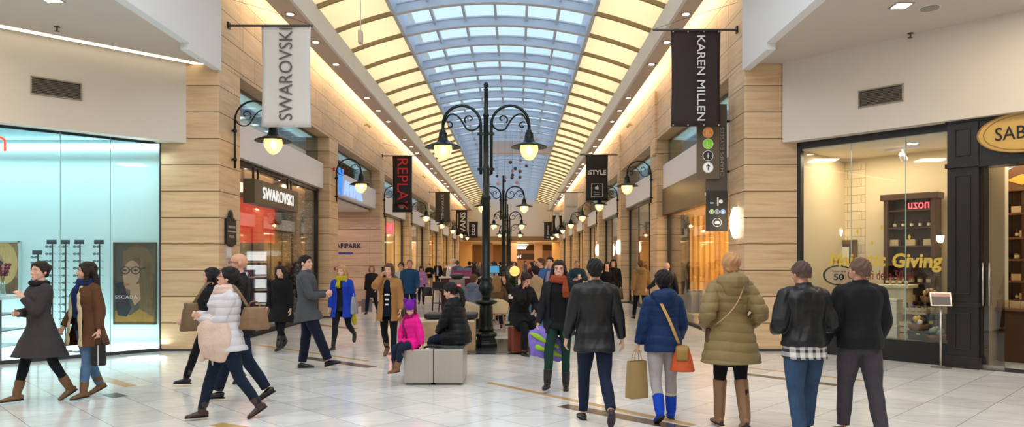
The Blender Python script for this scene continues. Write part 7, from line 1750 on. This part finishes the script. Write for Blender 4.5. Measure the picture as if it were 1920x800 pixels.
mid(837, 541, 1.50, 176, 'child in a dark olive jacket next to the man in the suit', cloth('dark_olive', 70, 62, 44), djeans, ('short', H_BR), det=1, face=False)
silver = mat('cloth_silver_sheen', C(196, 190, 196), .35, metal=.3, bump=.3)
person(850, 560, 1.78, 175, 'figure in a silver hooded cape beyond the café bar', stand, top=[dict(m=silver, hem=.70, t=.06, st=.07, flare=.25, hood=1.4, collar=.08, name='cape')], trousers=(greyl, .02, .02), shoes=(boot_blk, .05, False), hair=('puffy', hairm('silver', 200, 194, 196)), female=True, det=2)
# ============================================================ CAFE AND THE CROWD BEYOND
dred = mat('dark_red_counter', C(84, 22, 26), .35); cream_w2 = cloth('cream_wicker', 214, 194, 156, .7, .8, 70)
def bar_stool(loc, rz, label):
    t = empty('bar_stool', loc, R(rz), label, 'stool', 'bar stools at the café bar'); m = mat('espresso_wood', C(30, 22, 20), .4)
    MB().box(-.2, .2, -.2, .2, .70, .76).build('seat', m, t, bevel=.015); MB().box(-.2, .2, .17, .2, .76, 1.0).build('backrest', m, t, bevel=.01)
    for x in (-1, 1):
        for y in (-1, 1): MB().cyl((x * .21, y * .21, 0), (x * .17, y * .17, .70), .018, n=6).build('leg', m, t)
    b = MB()
    for a_, b_ in (((-.2, -.2), (.2, -.2)), ((-.2, .2), (.2, .2)), ((-.2, -.2), (-.2, .2)), ((.2, -.2), (.2, .2))): b.cyl((a_[0], a_[1], .26), (b_[0], b_[1], .26), .012, n=6)
    b.build('footrest', m, t); return t
s0 = bar_stool((at(822, 25.0), 25.0, 0), 8, 'dark bar stool on the left, before the red café bar')
dup(s0, (at(837, 24.2), 24.2, 0), R(-10), 'dark bar stool on the right, nearer us')
t = empty('cafe_bar', (at(885, 26), 26.2, 0), 0, 'long dark red café bar counter behind the stools', 'counter')
MB().box(-1.1, 1.15, -.35, .35, 0, 1.10).build('counter_body', dred, t, bevel=.01); MB().box(-1.18, 1.22, -.42, .42, 1.10, 1.15).build('worktop', mat('pale_worktop', C(214, 206, 196), .3), t, bevel=.008); MB().box(-1.08, 1.13, -.30, .30, 0, .1).build('plinth', granite, t)
t = empty('ice_cream_machine', (at(857, 23.6), 23.6, 0), 0, 'grey machine with a red lit display beside the café bar', 'machine')
MB().box(-.24, .24, -.22, .22, 0, 1.12).build('machine_body', mat('grey_enamel', C(130, 126, 118), .4), t, bevel=.03); MB().box(-.10, .13, -.235, -.22, .86, .95).build('red_display', lit_red, t)
MB().lathe([(.14, 0), (.24, .1), (.25, .16), (.12, .18)], 18, (0, 0, 1.12)).build('lid', mat('dark_dome', C(50, 50, 54), .3), t, True)
for k in range(4): MB().ell((-.1 + .065 * k, -.23, .74), (.018, .012, .018), 8, 5).build('button', mat('green_button', C(90, 190, 80), .4, emit=.5), t)
for k, (x, c, w, h, lab) in enumerate(((-.4, (150, 60, 110), .7, .22, 'plum cloth covered box on the café bar'), (-.3, (110, 120, 160), .5, .10, 'blue grey folder stack on the café bar'), (.75, (200, 210, 216), .35, .34, 'white upright menu holder on the café bar'))):
    t = empty('tray_box', (at(885, 26) + x, 26.2 + .05 - (.0 if k != 1 else -.0), 1.15 if k != 1 else 1.37), 0, lab, 'box'); MB().box(-w / 2, w / 2, -.15, .15, 0, h * .8).build('box_body', mat('tray_%d' % k, C(*c), .5), t, bevel=.01); MB().box(-w / 2 - .01, w / 2 + .01, -.16, .16, h * .8, h).build('lid', mat('tray_%d' % k, C(*c), .5), t, bevel=.01)
t = empty('computer_screen', (at(925, 24.8), 25.9, 1.15), R(10), 'black till screen at the right end of the café bar', 'screen'); MB().box(-.2, .2, -.02, .02, .12, .42).build('screen_case', shoe_blk, t, bevel=.008); MB().box(-.17, .17, -.024, -.02, .15, .39).build('display', mat('blue_display', C(60, 130, 170), .3, emit=.4, ecol=(.1, .5, .8, 1)), t); MB().lathe([(.1, 0), (.1, .015), (.02, .02), (.02, .14)], 12).build('stand', shoe_blk, t)

def wicker_chair(loc, rz, label):
    t = empty('wicker_chair', loc, R(rz), label, 'chair', 'cream wicker café chairs')
    MB().ell((0, 0, .44), (.24, .24, .035), 18, 6).build('seat', cream_w2, t, True)
    vs = []; n = 16; rows = 6
    for layer in (0, .02):
        for j in range(rows):
            z = .46 + .36 * j / (rows - 1)
            for i in range(n + 1):
                a = R(-20) - R(140) * i / n; r = .25 + .05 * j / (rows - 1) + layer; vs.append((r * math.cos(a), r * math.sin(a), z - .14 * (abs(i / n - .5) * 2) ** 2 * j / (rows - 1)))
    m1 = n + 1; q = rows * m1; fs = []
    for j in range(rows - 1):
        for i in range(n): a = j * m1 + i; fs += [(a, a + m1, a + m1 + 1, a + 1), (a + q, a + 1 + q, a + m1 + 1 + q, a + m1 + q)]
    for i in range(n): fs += [(i, i + 1, i + 1 + q, i + q), ((rows - 1) * m1 + i, (rows - 1) * m1 + i + q, (rows - 1) * m1 + i + 1 + q, (rows - 1) * m1 + i + 1)]
    for j in range(rows - 1):
        for e in (0, n): a = j * m1 + e; fs.append((a, a + q, a + m1 + q, a + m1))
    MB().add(vs, fs).build('backrest', cream_w2, t, True)
    for x in (-1, 1):
        for y in (-1, 1): MB().cyl((x * .2, y * .2, 0), (x * .16, y * .16, .44), .016, n=6).build('leg', mat('cane_leg', C(150, 120, 84), .5), t)
    return t
c0 = wicker_chair((at(884, 16.2), 16.2, 0), -25, 'cream wicker café chair of the man in the grey hoodie')
for (px, Y, rz, lab) in ((931, 17.4, 0, 'cream wicker café chair of the fair haired woman'), (913, 19.8, 170, 'pale wicker café chair facing us across the round table'), (950, 20.5, 160, 'wicker café chair behind the fair haired woman'), (897, 22.5, 40, 'wicker café chair nearest the bar'), (992, 21.5, -60, 'wicker café chair to the right of the café')):
    dup(c0, (at(px, Y), Y, 0), R(rz), lab, 'cream wicker café chairs')
def cafe_table(loc, label):
    t = empty('cafe_table', loc, 0, label, 'table', 'round café tables'); MB().lathe([(.33, .72), (.35, .73), (.35, .75), (.01, .755)], 24).build('tabletop', mat('cafe_top_white', C(226, 222, 214), .25), t, True); MB().cyl((0, 0, .02), (0, 0, .72), .03).build('pedestal', iron, t); MB().lathe([(.22, 0), (.22, .015), (.03, .04)], 18).build('base', iron, t); return t
t0 = cafe_table((at(912, 17.9), 17.9, 0), 'round white café table between the hoodie man and the woman opposite')
dup(t0, (at(958, 19.3), 19.3, 0), label='round white café table behind the phone woman', group='round café tables'); dup(t0, (at(928, 23.6), 23.6, 0), label='round white café table close to the bar', group='round café tables')
cup0 = empty('coffee_cup', (at(914, 17.8), 17.8, .755), label='white coffee cup on the nearest café table', cat='cup'); MB().lathe([(.02, 0), (.035, .03), (.04, .065), (.036, .065), (.018, .01)], 14).build('cup_body', ink_white, cup0, True); MB().lathe([(.02, 0), (.06, .006), (.065, .012), (.02, .008)], 16).build('saucer', ink_white, cup0, True)
dup(cup0, (at(956, 19.2), 19.2, .755), label='white coffee cup on the table behind the phone woman')
seatL = dict(L=(84, 84, 5), R=(82, 86, 5), AL=('ik', (-.12, .36, 1.06), (-.8, -.3, -.6)), AR=('ik', (.14, .34, 1.06), (.8, -.3, -.6)))
def sit(px, Y, h, yaw, label, m, trm, hair, female=False, lean=6, **k):
    return person(0, None, h, yaw, label, seatL, loc=(at(px, Y), Y, 0), seat=.47, top=[dict(m=m, hem=.84, t=.034, st=.024, hood=k.pop('hood', 0))], trousers=(trm, .014, .012), shoes=(shoe_blk, .02, False), hair=hair, female=female, lean=lean, det=2, **k)
sit(886, 16.3, 1.76, -28, 'man in a blue grey hooded top seated at the café, back to us', cloth('blue_grey_hoodie', 104, 114, 134), cloth('charcoal_trousers', 54, 54, 58), ('short', H_BR), hood=1.2)
sit(931, 17.5, 1.64, 4, 'fair haired woman in a brown coat seated at the café, back to us', cloth('mid_brown_coat', 100, 76, 54), djeans, ('wavy', H_SAND), True)
sit(913, 19.7, 1.62, 176, 'fair woman facing us across the round café table', cloth('dusty_rose_top', 170, 130, 120), blk_tr, ('bob', H_BL), True)
sit(951, 20.4, 1.66, 150, 'dark haired woman leaning at the café table behind the phone woman', dkc, blk_tr, ('long', H_DK), True, lean=14)
sit(897, 22.4, 1.72, 40, 'person with dark hair seated close to the café bar', blackw, blk_tr, ('short', H_BLACK))
t = empty('globe_lamp', (at(965, 27), 27, 0), label='yellow glowing globe on a stand in the café', cat='lamp'); MB().ell((0, 0, zat(508, 27)), (.19, .19, .19), 18, 12).build('globe', mat('yellow_globe', C(240, 196, 90), .3, emit=.7, ecol=(1, .7, .2, 1)), t, True); MB().cyl((0, 0, 0), (0, 0, zat(508, 27) - .18), .02).build('pole', iron, t); MB().lathe([(.18, 0), (.18, .02), (.02, .03)], 16).build('base', iron, t)
def potted(px, Y, label, sd, zc=1.25):
    t = empty('potted_plant', (at(px, Y), Y, 0), label=label, cat='plant'); rnd = random.Random(sd)
    MB().lathe([(.18, 0), (.24, .5), (.26, .52), (.22, .5)], 16).build('pot', mat('dark_pot', C(60, 46, 40), .5), t, True)
    b = MB()
    for k in range(90):
        a = rnd.uniform(0, 6.28); el = rnd.uniform(.1, 1.45); l = rnd.uniform(.3, .62); d = V((math.cos(a) * math.cos(el), math.sin(a) * math.cos(el), math.sin(el))); p0 = V((0, 0, .55)) + d * .05; p1 = p0 + d * l; w = V((-d.y, d.x, 0)).normalized() * .035; mid_ = (p0 + p1) / 2 + V((0, 0, .06))
        b.add([p0, mid_ - w, p1 - V((0, 0, .05)), mid_ + w], [(0, 1, 2, 3)])
    b.build('foliage', mat('dark_green_leaf', C(38, 66, 34), .5, noise=.3), t); return t
potted(990, 31, 'leafy green plant in a dark pot behind the café', 1); potted(960, 33, 'second leafy plant right of the first, deeper in the café', 5); potted(893, 30, 'green plant standing left of the lamp post behind the bar', 8)
area('cafe_light', (-.6, 28, 6.9), 3.0, 60, WARM2, (0, 0, 0), 14)
# crowd: four distant figures, then copies
cols = [cloth('crowd_maroon', 84, 34, 40), cloth('crowd_grey', 96, 94, 98), cloth('crowd_beige', 156, 132, 104), cloth('crowd_navy', 30, 36, 60)]
base = []
rnd = random.Random(11)
for k in range(4):
    f = person(0, None, 1.7 - .05 * (k % 2), 180 * (k % 2), 'standing visitor in a dark or muted coat in the crowd far along the corridor', walkL if k % 2 else stand, loc=(at(880 + 40 * k, 34 + k), 34 + k, 0), top=[dict(m=(blackw, cols[0], cols[1], cols[2])[k], hem=.74, t=.035, st=.024)], trousers=((blk_tr, djeans)[k % 2], .012, .012), shoes=(boot_blk, .015, False), hair=(('short', 'long', 'short', 'wavy')[k], (H_BLACK, H_DK, H_BR, H_SAND)[k]), female=bool(k % 2), det=1, face=False, group='distant crowd')
    base.append(f.root)
taken = [(b.location.x, b.location.y) for b in base] + [(o.location.x, o.location.y) for o in bpy.data.objects if o.parent is None and o.get('category') in ('lamp post', 'plant', 'lamp', 'person', 'counter', 'table', 'chair')]
n = 0; tries = 0
while n < 46 and tries < 2000:
    tries += 1
    Y = 31 + 44 * rnd.random() ** 1.15; x = -0.6 + rnd.uniform(-4.2, 4.2) * (.35 + .65 * rnd.random())
    if abs(x + .55) > 2.6 and Y < 44: continue
    if any((x - a) ** 2 + (Y - b) ** 2 < .75 for a, b in taken): continue
    taken.append((x, Y)); n += 1
    dup(base[n % 4], (x, Y, 0), rnd.uniform(0, 6.28), group='distant crowd', scale=rnd.uniform(.93, 1.04))
# ============================================================ CAMERA
cam = bpy.data.cameras.new('camera'); co_ = bpy.data.objects.new('camera', cam); col.objects.link(co_)
co_.location = (0, 0, EYE); co_.rotation_euler = (R(90), 0, 0)
cam.sensor_width = 36; cam.lens = F / 1920 * 36
cam.shift_x = (960 - CX) / 1920; cam.shift_y = (CY - 400) / 1920
cam.clip_end = 400
sc = bpy.context.scene; sc.camera = co_
sc.view_settings.view_transform = 'Standard'; sc.view_settings.look = 'None'
sc.view_settings.exposure = 0.22; sc.view_settings.gamma = 1.0; sc.view_settings.use_curve_mapping = False
cy = sc.cycles
cy.use_denoising = True; cy.max_bounces = 7; cy.diffuse_bounces = 4; cy.glossy_bounces = 3; cy.transmission_bounces = 4; cy.transparent_max_bounces = 12
cy.sample_clamp_indirect = 6; cy.caustics_reflective = False; cy.caustics_refractive = False
